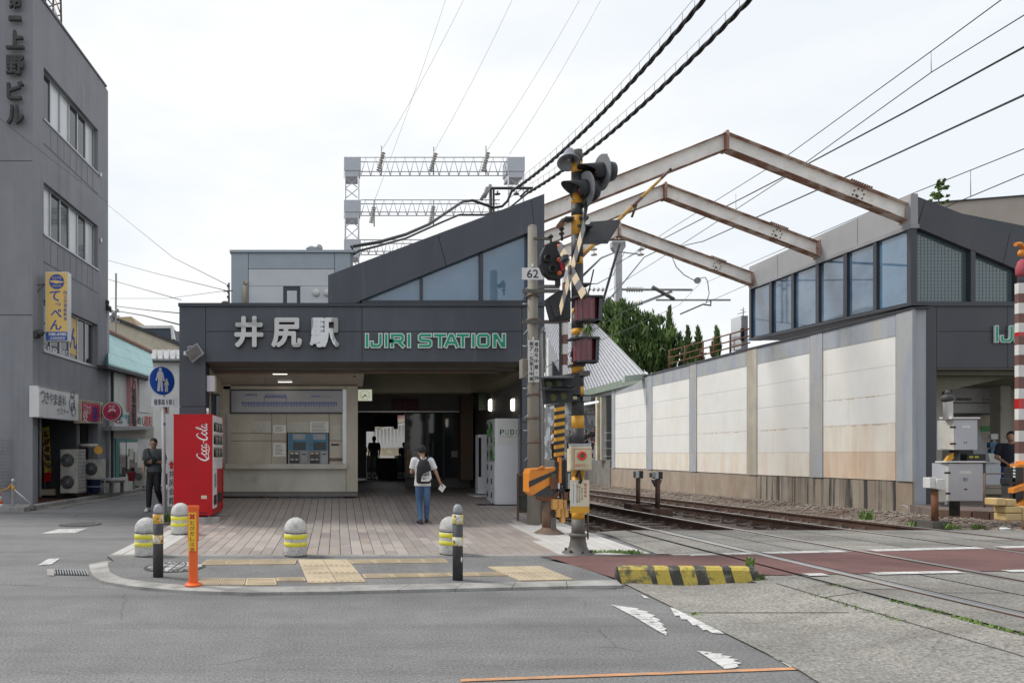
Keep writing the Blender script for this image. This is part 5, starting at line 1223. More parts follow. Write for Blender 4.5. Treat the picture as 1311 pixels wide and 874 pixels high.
# rusty handrail on top of the wall
hr = T('rusty_handrail', 'rusty orange handrail along the top of the white wall', 'railing', RW(905, 455))
mb = MB(); htop = lerp1([(856, 449), (890, 440), (958, 421)])
for x in (857, 877, 900, 914, 935): MB().tube([RW(x, top_(x) + 1), RW(x, htop(x))], .035, 6).build('post', m_rust, hr)
for f in (0, .38, .72): mb.tube([RW(x, htop(x) + (top_(x) - htop(x)) * f) for x in (856, 890, 925, 960)], .026, 6)
mb.build('rails', m_rust, hr)
mb = MB(); mb.tube([RW(895, top_(895), -.5), RW(897, 446, -.5)], .03, 5); mb.tube([RW(886, 459, -.4), RW(904, 452, -.4)], .03, 5); mb.build('rear_rails', m_rust, hr)
t = T('roof_cabinet', 'pale grey narrow cabinet at the end of the glazed upper storey with aerial', 'cabinet', W(954, 440, 23)); plate(MB(), rect(949, 404, 957.5, 446), 23, .6).build('body', m_lgrey, t); plate(MB(), rect(949, 420, 953, 436), 22.95, .05).build('dark_panel', m_slate2, t)
mb = MB().tube([W(951.5, 404, 23), W(951.5, 393, 23)], .015); mb.tube([W(944, 402, 23), W(955, 399, 23)], .012); mb.tube([W(948, 397, 23), W(953, 396, 23)], .01); mb.build('aerial', m_galv, t)

# ---- upper glazed storey of the right station building
RY = 15.6; s_ = lambda x: x
rs_ = T('right_station_building', 'far dark station building with glazed upper storey over the white wall', 'station', W(1200, 655, RY))
rt_ = lerp1([(958.8, 342), (1166, 248)]); wt_ = lerp1([(960, 370.5), (1161, 294)]); wb_ = lerp1([(959, 433.6), (1122, 397.2), (1166, 387.5)])
pn = [(961.5, 984.5), (987.7, 1012.7), (1016, 1044), (1048, 1079.5), (1084, 1117.7), (1122, 1161)]
m_skyglass = M('sky_painted_glass', (.05, .1, .175), .03, spec=1.0, var=.1, coat=.8, col2=(.13, .2, .28), sc=(.6, .6, .9), bump=.05, bsc=1.5)  # blue tone and lighter patches imitate reflections through the base colour
for i, (a, b) in enumerate(pn):
    mb = MB(); rplate(mb, [(a, wb_(a) - 1), (b, wb_(b) - 1), (b, wt_(b) + 1), (a, wt_(a) + 1)], .0, -.03); mb.build('window_pane', m_skyglass if i < 5 else m_glassb, rs_)
e = [959] + [x for p in pn for x in p] + [1166]
for k in range(0, len(e), 2):
    fm_ = MB(); rplate(fm_, [(e[k], wb_(e[k]) - .5), (e[k + 1], wb_(e[k + 1]) - .5), (e[k + 1], wt_(e[k + 1])), (e[k], wt_(e[k]))], .07, -.05); fm_.build('window_mullion', m_slate2, rs_)
mb = MB(); rplate(mb, [(958, wb_(958) - .5), (1166, wb_(1166) - .5), (1166, wb_(1166) + 3.4), (958, wb_(958) + 2.4)], .12, -.3); mb.build('sill', m_slate2, rs_)
mb = MB(); rplate(mb, [(959, wt_(959)), (1166, wt_(1166)), (1166, wt_(1166) - 5), (959, wt_(959) - 2.6)], .09, -.1); mb.build('head_trim', m_grey, rs_)
for a, b in [(959, 995.3), (995.8, 1097.6), (1098.2, 1166)]:
    mb = MB(); rplate(mb, [(a, wt_(a) - 2.7 - 2.3 * (a - 959) / 207), (b, wt_(b) - 2.7 - 2.3 * (b - 959) / 207), (b, rt_(b)), (a, rt_(a))], .06, -.1); mb.build('roof_band_panel', M('roof_band_grey', (.33, .33, .34), .5, var=.05), rs_)
# interior shell so that the glass has a room behind it
c0 = RW(1166, 388, -.05); c1 = RW(960, 434, -.05)
mb = MB(); mb.hexa([c0, (23, RY + .1, c0.z), (24, 22.4, c1.z), c1, c0 + V((0, 0, 2.4)), (23, RY + .1, c0.z + .6), (24, 22.4, c1.z + .5), c1 + V((0, 0, 1.9))]); mb.v = [p + V((.35, .25, 0)) for p in mb.v]; mb.build('room_core', m_slate2, rs_)
# front gable of the right building (plane Y = 15.6)
def rp(px, d, name, mat, off=0.0, bevel=0, par=rs_): return plate(MB(), px, RY - off, d).build(name, mat, par, bevel)
m_sl2 = M('slate_front_panel', (.048, .05, .062), .45, col2=(.06, .062, .072), sc=(1, 1, .4), var=.06)
rtop = lambda x: 248 + (x - 1165.5) * .384
rp([(1166, 248.2), (1184.5, rtop(1184.5)), (1173.5, 291), (1166, 291)], .3, 'gable_panel', m_sl2)
rp([(1185, rtop(1185)), (1293, rtop(1293)), (1284, 337), (1174.5, 291)], .3, 'gable_panel', m_sl2)
rp([(1293.6, rtop(1293.6)), (1420, rtop(1420)), (1420, 395), (1284.6, 337.3)], .3, 'gable_panel', m_sl2)
m_bg = M('gable_glass', (.08, .12, .13), .06, spec=1.0, var=0, coat=.5)
def gridglass(x0, x1, ty):
    rp([(x0, 386), (x1, 386), (x1, ty(x1)), (x0, ty(x0))], .04, 'window_pane', m_bg, -.12)
tyf = lambda x: 292 + (x - 1173.6) * .43
gridglass(1173.6, 1243, tyf); gridglass(1249, 1302, tyf); gridglass(1306, 1400, tyf) if False else None
mb = MB()    # reflection of a building's grid, modelled as thin bars over the panes
for k in range(30):
    x = 1174.5 + k * 4.4
    if 1242 < x < 1250 or x > 1301: continue
    plate(mb, rect(x, tyf(x) + 1, x + .5, 385.5), RY + .115, .003)
for k in range(21):
    y = 299 + k * 4.3
    for x0, x1 in ((1174, 1242.5), (1249.5, 1301.5)):
        xe = min(x1, 1173.6 + (y - 293) / .43)
        if xe > x0 + 2: plate(mb, rect(x0, y, xe, y + .5), RY + .114, .003)
mb.build('reflected_grid', M('reflected_grid_lines', (.11, .15, .155), .3), rs_)
for q_, y_, d_ in ((rect(1166, 291, 1173.6, 386), RY, .3), (rect(1243, tyf(1243) - 1, 1249, 386), RY, .2), (rect(1302, tyf(1302) - 1, 1312, 386), RY, .2), (rect(1166, 386, 1420, 391.5), RY - .04, .4)): plate(MB(), q_, y_, d_).build('window_frame', m_slate2, rs_)
for r_ in [(1166, 392, 1199, 660), (1199.4, 392, 1290, 424), (1199.4, 424.4, 1290, 470.5), (1290.4, 392, 1420, 470.5)]: rp(rect(*r_), .3, 'fascia_panel', m_sl2, bevel=.004)
rp(rect(1199.4, 463, 1420, 473), .35, 'fascia_trim', m_soffit, -.02)
rp(rect(1199.6, 470.4, 1420, 473.5), .5, 'soffit_edge', m_brown, -.1)
bxr = [(1271, 1275.5), (1277.5, 1294), (1296, 1300.5), (1303.5, 1322.5), (1325, 1329.5)]
station_text('IJIRI', [(a, b, 417, 439) for a, b in bxr], RY, rs_)
rp(rect(1266, 415, 1335, 441), .02, 'sign_backing', m_sl2, .02) if False else None
# inside of the right station
IY = 19.4
ip = lambda x0, y0, x1, y1, Y, d, name, mat, par=rs_: plate(MB(), rect(x0, y0, x1, y1), Y, d).build(name, mat, par)
ip(1150, 440, 1420, 655, IY, .3, 'back_wall', m_beige); ip(1192, 497, 1206, 640, 17.5, .4, 'inner_pillar', m_beige2); ip(1281, 490, 1294, 600, 18.5, .3, 'inner_pillar', m_beige2)
MB().prism([W(1199, 503, RY + .6), W(1311, 478, RY + .6), W(1500, 470, RY + .6), W(1500, 440, RY + .6), W(1199, 440, RY + .6)], (0, .3, 0)).build('inner_beam', m_olive, rs_)
MB().box(W(1190, 0, RY).x, 26, RY + .3, IY, W(0, 478, RY).z, W(0, 470, RY).z).build('ceiling', m_olive, rs_)
t = T('fare_board', 'white fare board with dark frame inside the right station hall', 'board', W(1247, 530, 19)); ip(1217, 494, 1277, 531, 19.05, .1, 'board_frame', m_slate2, t); ip(1219, 496.5, 1275, 528.5, 19.0, .04, 'board_face', M('board_white', (.5, .5, .5), .4), t)
mb = MB(); plate(mb, rect(1219, 515, 1275, 516), 18.99, .005); tfl(mb, '西鉄電車 運賃表', 1224, 509, 1244, 512.5, 18.985, bold=.02); tfl(mb, 'きっぷうりば', 1258, 510, 1272, 513, 18.985, bold=.02); mb.build('board_lettering', m_ink, t)
t = T('counter_machines', 'grey sloping ticket machines with small green displays in the right station hall', 'ticket machine', W(1242, 590, 18)); MB().prism([W(1246, 591, 18), W(1268, 591, 18), W(1262, 570, 18), W(1252, 548, 18), W(1246, 548, 18)], (0, .5, 0)).build('machine_body', m_grey, t); ip(1238, 581, 1262, 592, 17.9, .3, 'display_unit', m_blk, t); mb = MB(); plate(mb, rect(1241, 583.5, 1246, 586), 17.89, .01); plate(mb, rect(1248, 583.5, 1253, 586), 17.89, .01); mb.build('display_windows', m_ylemon, t)
ip(1256, 545, 1271, 552, IY - .01, .01, 'green_sign', M('sign_green', (.05, .3, .06), .5)); ip(1262, 592, 1295, 620, 18.3, .5, 'counter', m_lgrey)
t = T('leaflet_stand', 'blue and white leaflet stand on the counter in the right station hall', 'stand', W(1274, 592, 18.4)); ip(1269, 555, 1278, 562, 18.35, .1, 'upper_rack', m_wht, t); ip(1268, 566, 1278, 573, 18.35, .1, 'blue_rack', m_tblue, t); ip(1269, 574, 1279, 581, 18.3, .1, 'blue_rack', m_tblue, t); ip(1271, 555, 1275, 592, 18.45, .05, 'spine', m_grey, t)
ip(1258, 580, 1283, 592, 18.2, .3, 'leaflet_counter', m_wht, rs_)
# raised floor with brick edge
fl = MB(); e0, e1 = V((W(1199, 0, 13.9).x, 13.9, .16)), V((15.0, 12.3, .16)); e2 = V((30, 9.5, .16))
fl.prism([e0, e1, e2, V((30, 20, .16)), V((13.75, 20, .16)), V((13.42, 15.6, .16))], (0, 0, -.8), 0); fl.build('right_plaza', M('right_plaza_floor', (.13, .1, .085), .7, col2=(.18, .14, .12), sc=(3, 3, 3)), kind='structure')
rpz = bpy.data.objects['right_plaza']
for (p, q, n) in ((e0, e1, 11), (e1, e2, 60)):
    for k in range(n):
        a, b = p.lerp(q, (k + .04) / n), p.lerp(q, (k + .96) / n); dd = (q - p).normalized(); nn = V((-dd.y, dd.x, 0)); nn = nn if nn.y < 0 else -nn
        MB().hexa([a + nn * .06 - V((0, 0, .42)), b + nn * .06 - V((0, 0, .42)), b - V((0, 0, .42)), a - V((0, 0, .42)), a + nn * .06 + V((0, 0, .015)), b + nn * .06 + V((0, 0, .015)), b + V((0, 0, .015)), a + V((0, 0, .015))]).build('brick', M('edge_brick', (.19, .12, .085), .8, rnd=.25), rpz)
# rusty railing and dark bag inside
t = T('hall_railing', 'thin brown metal railing in front of the right station hall', 'railing', W(1285, 660, 14.6)); mb = MB()
for x in (1260.5, 1290, 1330): mb.tube([W(x, 661, 14.6), W(x, 606, 14.6)], .022, 6)
for y in (606, 624, 640): mb.tube([W(1260.5, y, 14.6), W(1400, y, 14.6)], .016, 6)
mb.build('rails', m_brown, t)
mb = MB(); mb.sph(W(1216, 650, 14.9), (.16, .14, .2), 10); mb.sph(W(1212, 657, 14.8), (.26, .14, .07), 10); tag(mb.build('black_covered_base', m_blk), 'black covered lump on the floor behind the relay cabinets', 'covered object')

# beige roof building behind on the right
t = T('beige_roof_building', 'wide pale beige wall of a building rising behind the far station gable', 'building', W(1290, 300, 32)); MB().prism([W(1150, 400, 32), W(1600, 400, 32), W(1600, 236, 32), W(1311, 250, 32), W(1212, 258, 32), W(1150, 262, 32)], (0, 8, 0)).build('wall', M('pale_beige_wall', (.42, .37, .32), .8, var=.04), t); MB().prism([W(1150, 262.5, 31.9), W(1212, 258.5, 31.9), W(1311, 250.5, 31.9), W(1600, 236.5, 31.9), W(1600, 234.5, 31.9), W(1311, 249.2, 31.9), W(1212, 257, 31.9), W(1150, 261, 31.9)], (0, .3, 0)).build('roof_edge', m_slate2, t)

# ================================================================== RUSTY STEEL GABLE FRAMES OVER THE TRACKS
m_beam = M('rusty_white_beam', (.9, .88, .83), .6, col2=(.76, .62, .5), sc=(3, 3, 5), lo=.55, hi=.8, col3=(.3, .15, .09), sc3=(6, 6, 9), lo3=.68, hi3=.76, grain=.05)
m_brust = M('beam_rust_flange', (.32, .17, .12), .85, col2=(.65, .55, .47), sc=(3, 3, 3), lo=.45, hi=.62)
def frame(label, Yf, L, A, Rr, dep, dp):
    # L, A, Rr pixel points of the top edge at left, apex, right; dep pixel depth of the web at apex
    t = T('gable_frame', label, 'steel frame', W(A[0], A[1] + dep, Yf), 'rusty steel gable frames over the tracks')
    for (p, q, nm) in ((L, A, 'rafter'), (A, Rr, 'rafter')):
        P0, P1 = W(p[0], p[1], Yf), W(q[0], q[1], Yf); h = dep / FL * Yf; w = .12; th = .012
        d = (P1 - P0).normalized(); nrm = V((-d.z, 0, d.x)); nrm = nrm if nrm.z > 0 else -nrm; u = V((0, w, 0)); z0 = 1 / max(.3, nrm.z)
        dn = V((0, 0, -h))
        web = MB().hexa([P0 + dn + V((0, -.006, 0)), P1 + dn + V((0, -.006, 0)), P1 + dn + V((0, .006, 0)), P0 + dn + V((0, .006, 0)), P0 + V((0, -.006, 0)), P1 + V((0, -.006, 0)), P1 + V((0, .006, 0)), P0 + V((0, .006, 0))])
        for f_ in (.33, .66):
            c = P0.lerp(P1, f_) + dn * .5; web.obox(c, (.004, 0, 0), (0, .009, 0), (0, 0, h * .48))
        r = web.build(nm, m_beam, t)
        for k, off in enumerate((V((0, 0, 0)), dn)):
            a, b = P0 + off, P1 + off; tk = V((0, 0, th if k == 0 else -th))
            pts = [a - u, b - u, b + u, a + u]; lo_, hi_ = (pts, [x + tk for x in pts]) if k == 0 else ([x + tk for x in pts], pts)
            MB().hexa(lo_ + hi_).build('flange', m_brust, r)
    P1 = W(A[0], A[1], Yf); h = dep / FL * Yf
    MB().obox(P1 + V((0, 0, -h * .5)), (.03, 0, 0), (0, w * 1.05, 0), (0, 0, h * .62)).build('ridge_plate', m_brust, t)
    # splice cluster of bolts near the right end
    c = W(Rr[0], Rr[1], Yf).lerp(P1, .26); cc = c + V((0, 0, -h * .5)); mb = MB(); rr = random.Random(4)
    d = (W(Rr[0], Rr[1], Yf) - P1).normalized()
    for k in range(10): mb.sph(cc + d * (-.25 + .055 * k) + V((0, -.12, h * .5 + .03)), .028, 6); mb.sph(cc + d * (-.25 + .055 * k) + V((0, -.12, -h * .5 - .03)), .028, 6)
    for k in range(8): a = k * math.pi / 4; mb.sph(cc + V((math.cos(a) * .13, -.02, math.sin(a) * .13)), .022, 6)
    for k in range(3): mb.sph(cc + V((rr.uniform(-.06, .06), -.02, rr.uniform(-.06, .06))), .022, 6)
    mb.build('splice_bolts', m_rust, t, kind='stuff')
    e = W(Rr[0], Rr[1], Yf) + V((.01, 0, -h * .5)); MB().obox(e, (.02, 0, 0), (0, .15, 0), (0, 0, h * .62)).build('end_plate', m_brust, t)
    return t
frame('nearest and largest rusty white steel gable frame, its ridge highest over the tracks', RY, (640, 286), (928, 172), (1158, 263), 20, 0)
frame('middle rusty white steel gable frame between the largest and the smallest over the tracks', 18.7, (645, 318), (850, 237), (1045, 311), 17, 0)
frame('smallest and farthest rusty white steel gable frame behind the dark signal hood', 22.0, (660, 340), (792, 287), (962, 350), 15, 0)
MY = 47.0
# roof ties of farther frames: horizontal bar and concrete mast
t = T('catenary_mast', 'white square catenary mast beyond the smallest steel frame', 'mast', W(792, 394, MY+0.0)); plate(MB(), rect(788.5, 318, 796.5, 402), MY, .3).build('mast_post', M('mast_white', (.5, .5, .52), .6, col2=(.4, .4, .42), sc=(3, 3, 1)), t); MB().prism([W(784, 309, MY-0.1), W(801, 309, MY-0.1), W(801, 316, MY-0.1), W(797, 322, MY-0.1), W(788, 322, MY-0.1), W(784, 316, MY-0.1)][::-1], (0, .4, 0)).build('mast_cap', m_galv, t); MB().tube([W(770, 307, MY-0.5), W(817, 307, MY-0.5)], .05 * 1.7, 6).build('cross_bar', m_brown, t)
MB().box(W(788.5, 0, MY).x, W(796.5, 0, MY).x, MY, MY + .3, -.4, W(0, 402, MY+0.0).z - .002).build('mast_foot', m_base, t)
def insul(c, n, ax, r, L, par, name='insulator'):
    pr = []
    for k in range(n): h = L * k / n; pr += [(.02, h), (r, h + L / n * .35), (r, h + L / n * .5), (.02, h + L / n * .6)]
    return MB().lathe(c, ax, pr, 10).build(name, M('insulator_porcelain', (.5, .49, .46), .3), par)
insul(W(820.5, 310, MY-0.5), 3, (0, 0, -1), .13 * 1.7, 1.1, t); insul(W(760.5, 310, MY-0.5), 3, (0, 0, -1), .13 * 1.7, 1.1, t)
# cantilever arms
t = T('catenary_cantilever', 'grey catenary cantilever arms with ribbed insulators carrying the trolley wire', 'overhead line arm', W(850, 375, MY+0.0))
MB().tube([W(796, 370.5, MY+0.0), W(886, 371, MY+0.0)], .05 * 1.7, 8).build('upper_tube', m_galv, t); MB().tube([W(796, 394, MY+0.0), W(815, 390, MY+0.0), W(860, 373, MY+0.0)], .045 * 1.7, 8).build('lower_tube', m_galv, t); MB().tube([W(835, 367, MY-0.1), W(863, 383, MY-0.1)], .07 * 1.7, 6).build('clamp_bar', m_base, t); MB().tube([W(840, 384, MY+0.0), W(935, 384, MY+0.0)], .04 * 1.7, 6).build('registration_tube', m_galv, t)
insul(W(802, 370.5, MY+0.0), 7, (1, 0, 0), .11 * 1.7, 1.2, t); a = W(802, 393, MY+0.0); insul(a, 7, W(818, 388, MY+0.0) - a, .11 * 1.7, 1.2, t); insul(W(774, 370.5, MY+0.0), 5, (-1, 0, 0), .09 * 1.7, 1.6, t); a = W(786, 396, MY+0.0); insul(a, 8, W(765, 391, MY+0.0) - a, .12 * 1.7, 1.7, t)
mb = MB().tube([W(910, 385, MY-0.1), W(910, 391, MY-0.1), W(900, 389.5, MY-0.1), W(871, 402, MY-0.1)], .035 * 1.7, 6); mb.build('steady_arm', m_base, t)
MB().tube([W(859, 326, MY-1.0), W(866, 342, MY-1.0), W(876, 352, MY-1.0), W(889, 359, MY-1.0)], .02 * 1.7, 5).build('jumper_cable', m_galv, t); MB().cyl(W(893, 359, MY-1.0), W(893, 359, MY-0.9), .22, n=16).build('tension_wheel', m_galv, t); MB().tube([W(897, 356, MY-1.0), W(903, 355, MY-1.0), W(906, 360, MY-1.0), W(908, 376, MY-1.0), W(904, 388, MY-1.0)], .02 * 1.7, 5).build('hanger_loop', m_galv, t)

# ================================================================== FAR PLATFORM, ITS ROOF AND PEOPLE'S FLOOR
pf = T('far_platform', 'far platform with corrugated roof, posts and railing beyond the white wall', 'station platform', RW(770, 600))
PZ = .97
ya_, yb_ = rY(783), 62.0
mb = MB(); mb.prism([V((13.0 + .065 * (ya_ - 15.6) + .3, ya_, PZ)), V((tx(12.6, yb_), yb_, PZ)), V((22, yb_, PZ)), V((22, ya_, PZ))][::-1], (0, 0, -1.6)); mb.build('platform_slab', m_conc, pf)
mb = MB(); mb.prism([RW(783, 598.5, .05), RW(764, 588.5, .05), RW(758, 590, .05), RW(758, 622, .05), RW(783, 628, .05)], RN * -.2); mb.build('platform_edge', m_basel, pf)
mb = MB(); plate(mb, rect(764, 588, 784, 640), ya_ + 6, .2) if False else None
m_cor = M('corrugated_sheet', (.66, .67, .7), .45, .1, var=.05)
e0_, e1_ = W(828, 480, 31), W(702, 513, 46); u0_ = W(762, 413, 44)
_n = (e1_ - e0_).cross(u0_ - e0_).normalized(); _c = V((0, 0, CH)); _d = W(690, 413, 1) - _c; u1_ = _c + _d * ((e0_ - _c).dot(_n) / _d.dot(_n))
if _n.dot(_c - e0_) < 0: _n = -_n
MB().hexa([e0_, e1_, u1_, u0_] + [p + _n * .04 for p in (e0_, e1_, u1_, u0_)]).build('roof_sheet', m_cor, pf)
mb = MB(); n = 34
for k in range(n):
    f = k / n; a, b = e0_.lerp(e1_, f), u0_.lerp(u1_, f); a2, b2 = e0_.lerp(e1_, f + .012), u0_.lerp(u1_, f + .012)
    mb.hexa([p + _n * .041 for p in (a, a2, b2, b)] + [p + _n * .14 for p in (a, a2, b2, b)])
mb.build('roof_ribs', M('roof_rib', (.34, .35, .38), .5), pf, kind='stuff')
m_gut = M('pale_green_gutter', (.36, .44, .37), .5)
MB().hexa([e0_ + V((-.1, 0, -.3)), e1_ + V((-.1, 0, -.3)), e1_ + V((.1, 0, -.3)), e0_ + V((.1, 0, -.3)), e0_ + V((-.2, 0, .02)), e1_ + V((-.2, 0, .02)), e1_ + V((.1, 0, .02)), e0_ + V((.1, 0, .02))]).build('gutter', m_gut, pf)
MB().prism([W(800, 481, 30.9), W(828, 478, 30.9), W(828, 485, 30.9), W(800, 489, 30.9)], (0, .3, 0)).build('gutter_end', m_gut, pf)
MB().prism([W(702, 432, 45), W(720, 470, 45), W(720, 505, 45), W(702, 510, 45)][::-1], (0, .3, 0)).build('side_gable', m_wht, pf)
plate(MB(), [(708, 462), (717, 478), (717, 495), (708, 495)], 44.8, .2).build('gable_window', m_glassd, pf)
mb = MB(); mb.prism([RW(783, 505, .02), RW(700, 519, .02), RW(700, 512, .02), RW(783, 493, .02)], RN * -.2); mb.build('eave_wall', m_grey, pf)
plate(MB(), rect(764.5, 508, 769.5, 589), 36.5, .25).build('roof_post', m_cream, pf); plate(MB(), rect(770, 508, 776, 588), 36.2, .2).build('roof_post', m_beige2, pf)
mb = MB(); plate(mb, rect(776.5, 508, 783, 588), 38, .1); mb.build('opening_shade_sheet', m_inner, pf)  # solid dark sheet standing in for the shade inside the opening
mb = MB(); [mb.tube([W(774, y, 35.8), W(783, y, 35.8)], .03, 5) for y in (554, 564, 574, 584)]; mb.build('end_railing', m_galv, pf)
MB().box(16.6, 16.8, 36, 60, PZ, 5).build('rear_wall', M('platform_rear', (.12, .125, .13), .7, col2=(.3, .33, .36), sc=(.5, .9, 1.2), lo=.5, hi=.55), pf)
plate(MB(), rect(700, 515, 783, 590), 58, .3).build('end_wall', M('platform_poster_wall', (.1, .11, .12), .7, col2=(.32, .34, .36), sc=(1.2, 1, 1.3), lo=.5, hi=.54), pf)
MB().tube([W(738, 519, 36), W(766, 514, 36)], .07, 6).build('lit_tube', M('tube_lamp', (.7, .7, .7), .4, emit=.8, var=0), pf); mb = MB().tube([W(740, 527, 37), W(770, 521, 37)], .05, 6); mb.tube([W(728, 530, 37), W(775, 530, 37)], .05, 6); mb.build('conduit', m_base, pf)
# platform screen behind the signals: posters, sign, dark trackside
for i, (x0, y0, x1, y1, m_) in enumerate([(741, 535, 750, 575, M('poster_pale', (.42, .45, .48), .6, col2=(.2, .3, .45), sc=(3, 3, 3))), (752, 530, 761, 560, M('poster_blue', (.15, .3, .42), .6, col2=(.4, .42, .4), sc=(3, 3, 3))), (728, 540, 737, 572, m_wht), (704, 545, 712, 575, M('poster_mixed', (.4, .3, .3), .6, col2=(.5, .5, .5), sc=(3, 3, 3)))]):
    plate(MB(), rect(x0, y0, x1, y1), 50, .1).build('poster', m_, pf)
MB().box(13.2, 14.1, 40, 60, PZ - 1.4, PZ - .02).build('platform_front', m_inner, pf)

# dwarf signal posts between the tracks
for x, yb, yt, who, br in [(817, 646, 603, 'left, plain post', 0), (842, 652, 604, 'right, forked post', 1)]:
    Yd = 850 * (1.35 + .02) / (yb - 580) * .98
    b = W(x, yb, Yd); t = T('dwarf_signal', 'small rusty dwarf signal with grey lamp box between the tracks, ' + who, 'signal', b, 'dwarf signals between the tracks')
    tp = W(x, yt + 9, Yd); MB().cyl(b, tp, .055, n=10).build('post', m_railw, t); MB().box(b.x - .26, b.x + .26, Yd - .2, Yd + .25, b.z - .2, b.z + .03).build('foot_block', m_railw, t)
    if br: MB().prism([W(x - 6, yt + 10, Yd), W(x + 6, yt + 10, Yd), W(x + 2, yt + 19, Yd), W(x - 2, yt + 19, Yd)][::-1], (0, .1, 0)).build('bracket', m_base, t)
    plate(MB(), rect(x - 3, yt, x + 2, yt + 8.5), Yd - .05, .15).build('lamp_box', m_alu, t, .008); plate(MB(), rect(x + 2.2, yt - .5, x + 6.5, yt + 9), Yd - .07, .18).build('lens_hood', m_blk, t)
    if br: plate(MB(), rect(x - 7, yt + 1, x - 3.3, yt + 7), Yd - .05, .15).build('side_box', m_galv, t, .008)

# ================================================================== LATTICE GANTRY FAR BEHIND THE STATION
GYY = 45.0
m_gan = M('gantry_white', (.5, .52, .56), .5, .3, var=.04)
gn = T('lattice_gantry', 'pale lattice steel gantry with two truss beams rising behind the station roof', 'gantry', W(556, 340, GYY))
def truss(y0, y1, x0, x1, n, name):
    mb = MB(); z = [(y0), (y1)]
    for Yq in (GYY, GYY + 1.2):
        for y in (y0, (y0 * .75 + y1 * .25), y1 * .78 + y0 * .22, y1): mb.tube([W(x0, y, Yq), W(x1, y, Yq)], .035, 4)
        for k in range(n):
            a = x0 + (x1 - x0) * k / n; b = x0 + (x1 - x0) * (k + 1) / n; m_ = (a + b) / 2
            mb.tube([W(a, y1, Yq), W(m_, y0, Yq), W(b, y1, Yq)], .028, 4)
    mb.build(name, m_gan, gn)
truss(201.5, 225, 462, 650, 15, 'upper_truss'); truss(256, 276, 462, 640, 15, 'lower_truss'); truss(307, 326, 462, 560, 10, 'lowest_truss')
for (x0, x1, lv) in ((441, 460, [(228, 254), (276, 306), (327, 380)]), (650, 671, [(228, 254), (276, 380)])):
    mb = MB()
    for Yq in (GYY, GYY + 1.2):
        mb.tube([W(x0 + 1, 201, Yq), W(x0 + 1, 420, Yq)], .06, 5); mb.tube([W(x1 - 1, 201, Yq), W(x1 - 1, 420, Yq)], .06, 5)
        for a, b in lv:
            n = max(2, round((b - a) / 13))
            for k in range(n):
                p, q = a + (b - a) * k / n, a + (b - a) * (k + 1) / n; mb.tube([W(x0 + 1, p, Yq), W(x1 - 1, q, Yq)], .03, 4); mb.tube([W(x1 - 1, p, Yq), W(x0 + 1, q, Yq)], .03, 4)
    mb.build('lattice_leg', m_gan, gn)
mb = MB()
for r_ in [(440.5, 201, 462, 218), (440.5, 256, 462, 271), (440.5, 306, 462, 321), (650, 201, 672, 219)]: mb = MB(); plate(mb, rect(*r_), GYY - .1, 1.4); plate(mb, [(r_[0] + 1, r_[3]), (r_[2] - 1, r_[3]), (r_[2] - 3, r_[3] + 8), (r_[0] + 1, r_[3] + 8)], GYY - .05, 1.3); mb.build('gusset_plate', m_gan, gn)
pass
for (x, y0, y1) in [(488, 187, 224), (555, 188, 224), (622, 187, 224), (479, 257, 290), (555, 256, 290)]:
    MB().tube([W(x, y0, GYY - .5), W(x, y1, GYY - .5)], .045, 5).build('insulator_bar', m_galv, gn); a = W(x + (3 if y0 < 200 else 0), y0 + 8, GYY - .7); b = W(x - 4, y1 - 4, GYY - .7)
    insul(a, 8, b - a, .16, (b - a).length, gn)
mb = MB(); mb.box(-25, -24.8, 79, 80, 0, .1) if False else None
# ================================================================== BOLLARDS, POSTS, VENDING MACHINE, SIGNS
gb0 = None
def bollard(px, py, label):
    global gb0
    c = gp(px, py, lambda X, Y: zp(Y) if py < 713 else .03)
    if gb0 is not None: return copy_tree(gb0, c, label)
    t = T('granite_bollard', label, 'bollard', c, 'granite bollards with yellow bands on the paving'); R = .147; c = V(c)
    MB().lathe(c, (0, 0, 1), [(R * .98, 0), (R * .98, .012)], 28).build('dark_base_ring', m_blk, t)
    MB().lathe(c, (0, 0, 1), [(R * .97, .012), (R, .025), (R, .1), (R, .2), (R, .295)], 28).build('granite_drum', m_gran, t)
    for z0, z1 in ((.13, .185), (.225, .285)): MB().lathe(c, (0, 0, 1), [(R + .0, z0), (R + .003, z0 + .002), (R + .003, z1 - .002), (R + .0, z1)], 28).build('yellow_band', m_ylemon, t)
    MB().lathe(c, (0, 0, 1), [(R * .99, .295), (R * .97, .297), (R * .97, .306)], 28).build('joint_ring', m_blk, t)
    MB().lathe(c, (0, 0, 1), [(R, .306), (R, .345)] + [(R * math.cos(a), .345 + .15 * math.sin(a)) for a in [i * math.pi / 16 for i in range(1, 9)]], 28).build('granite_dome', m_gran, t)
    gb0 = t; return t
bollard(187.5, 711, 'granite bollard with a chipped black joint half hidden behind the left black post')
bollard(231, 683, 'granite bollard close to the vending machine, farthest back of the four')
bollard(378.5, 711, 'granite bollard standing alone in the middle of the paving before the ticket hall')
bollard(577, 709, 'granite bollard half hidden behind the right black post')
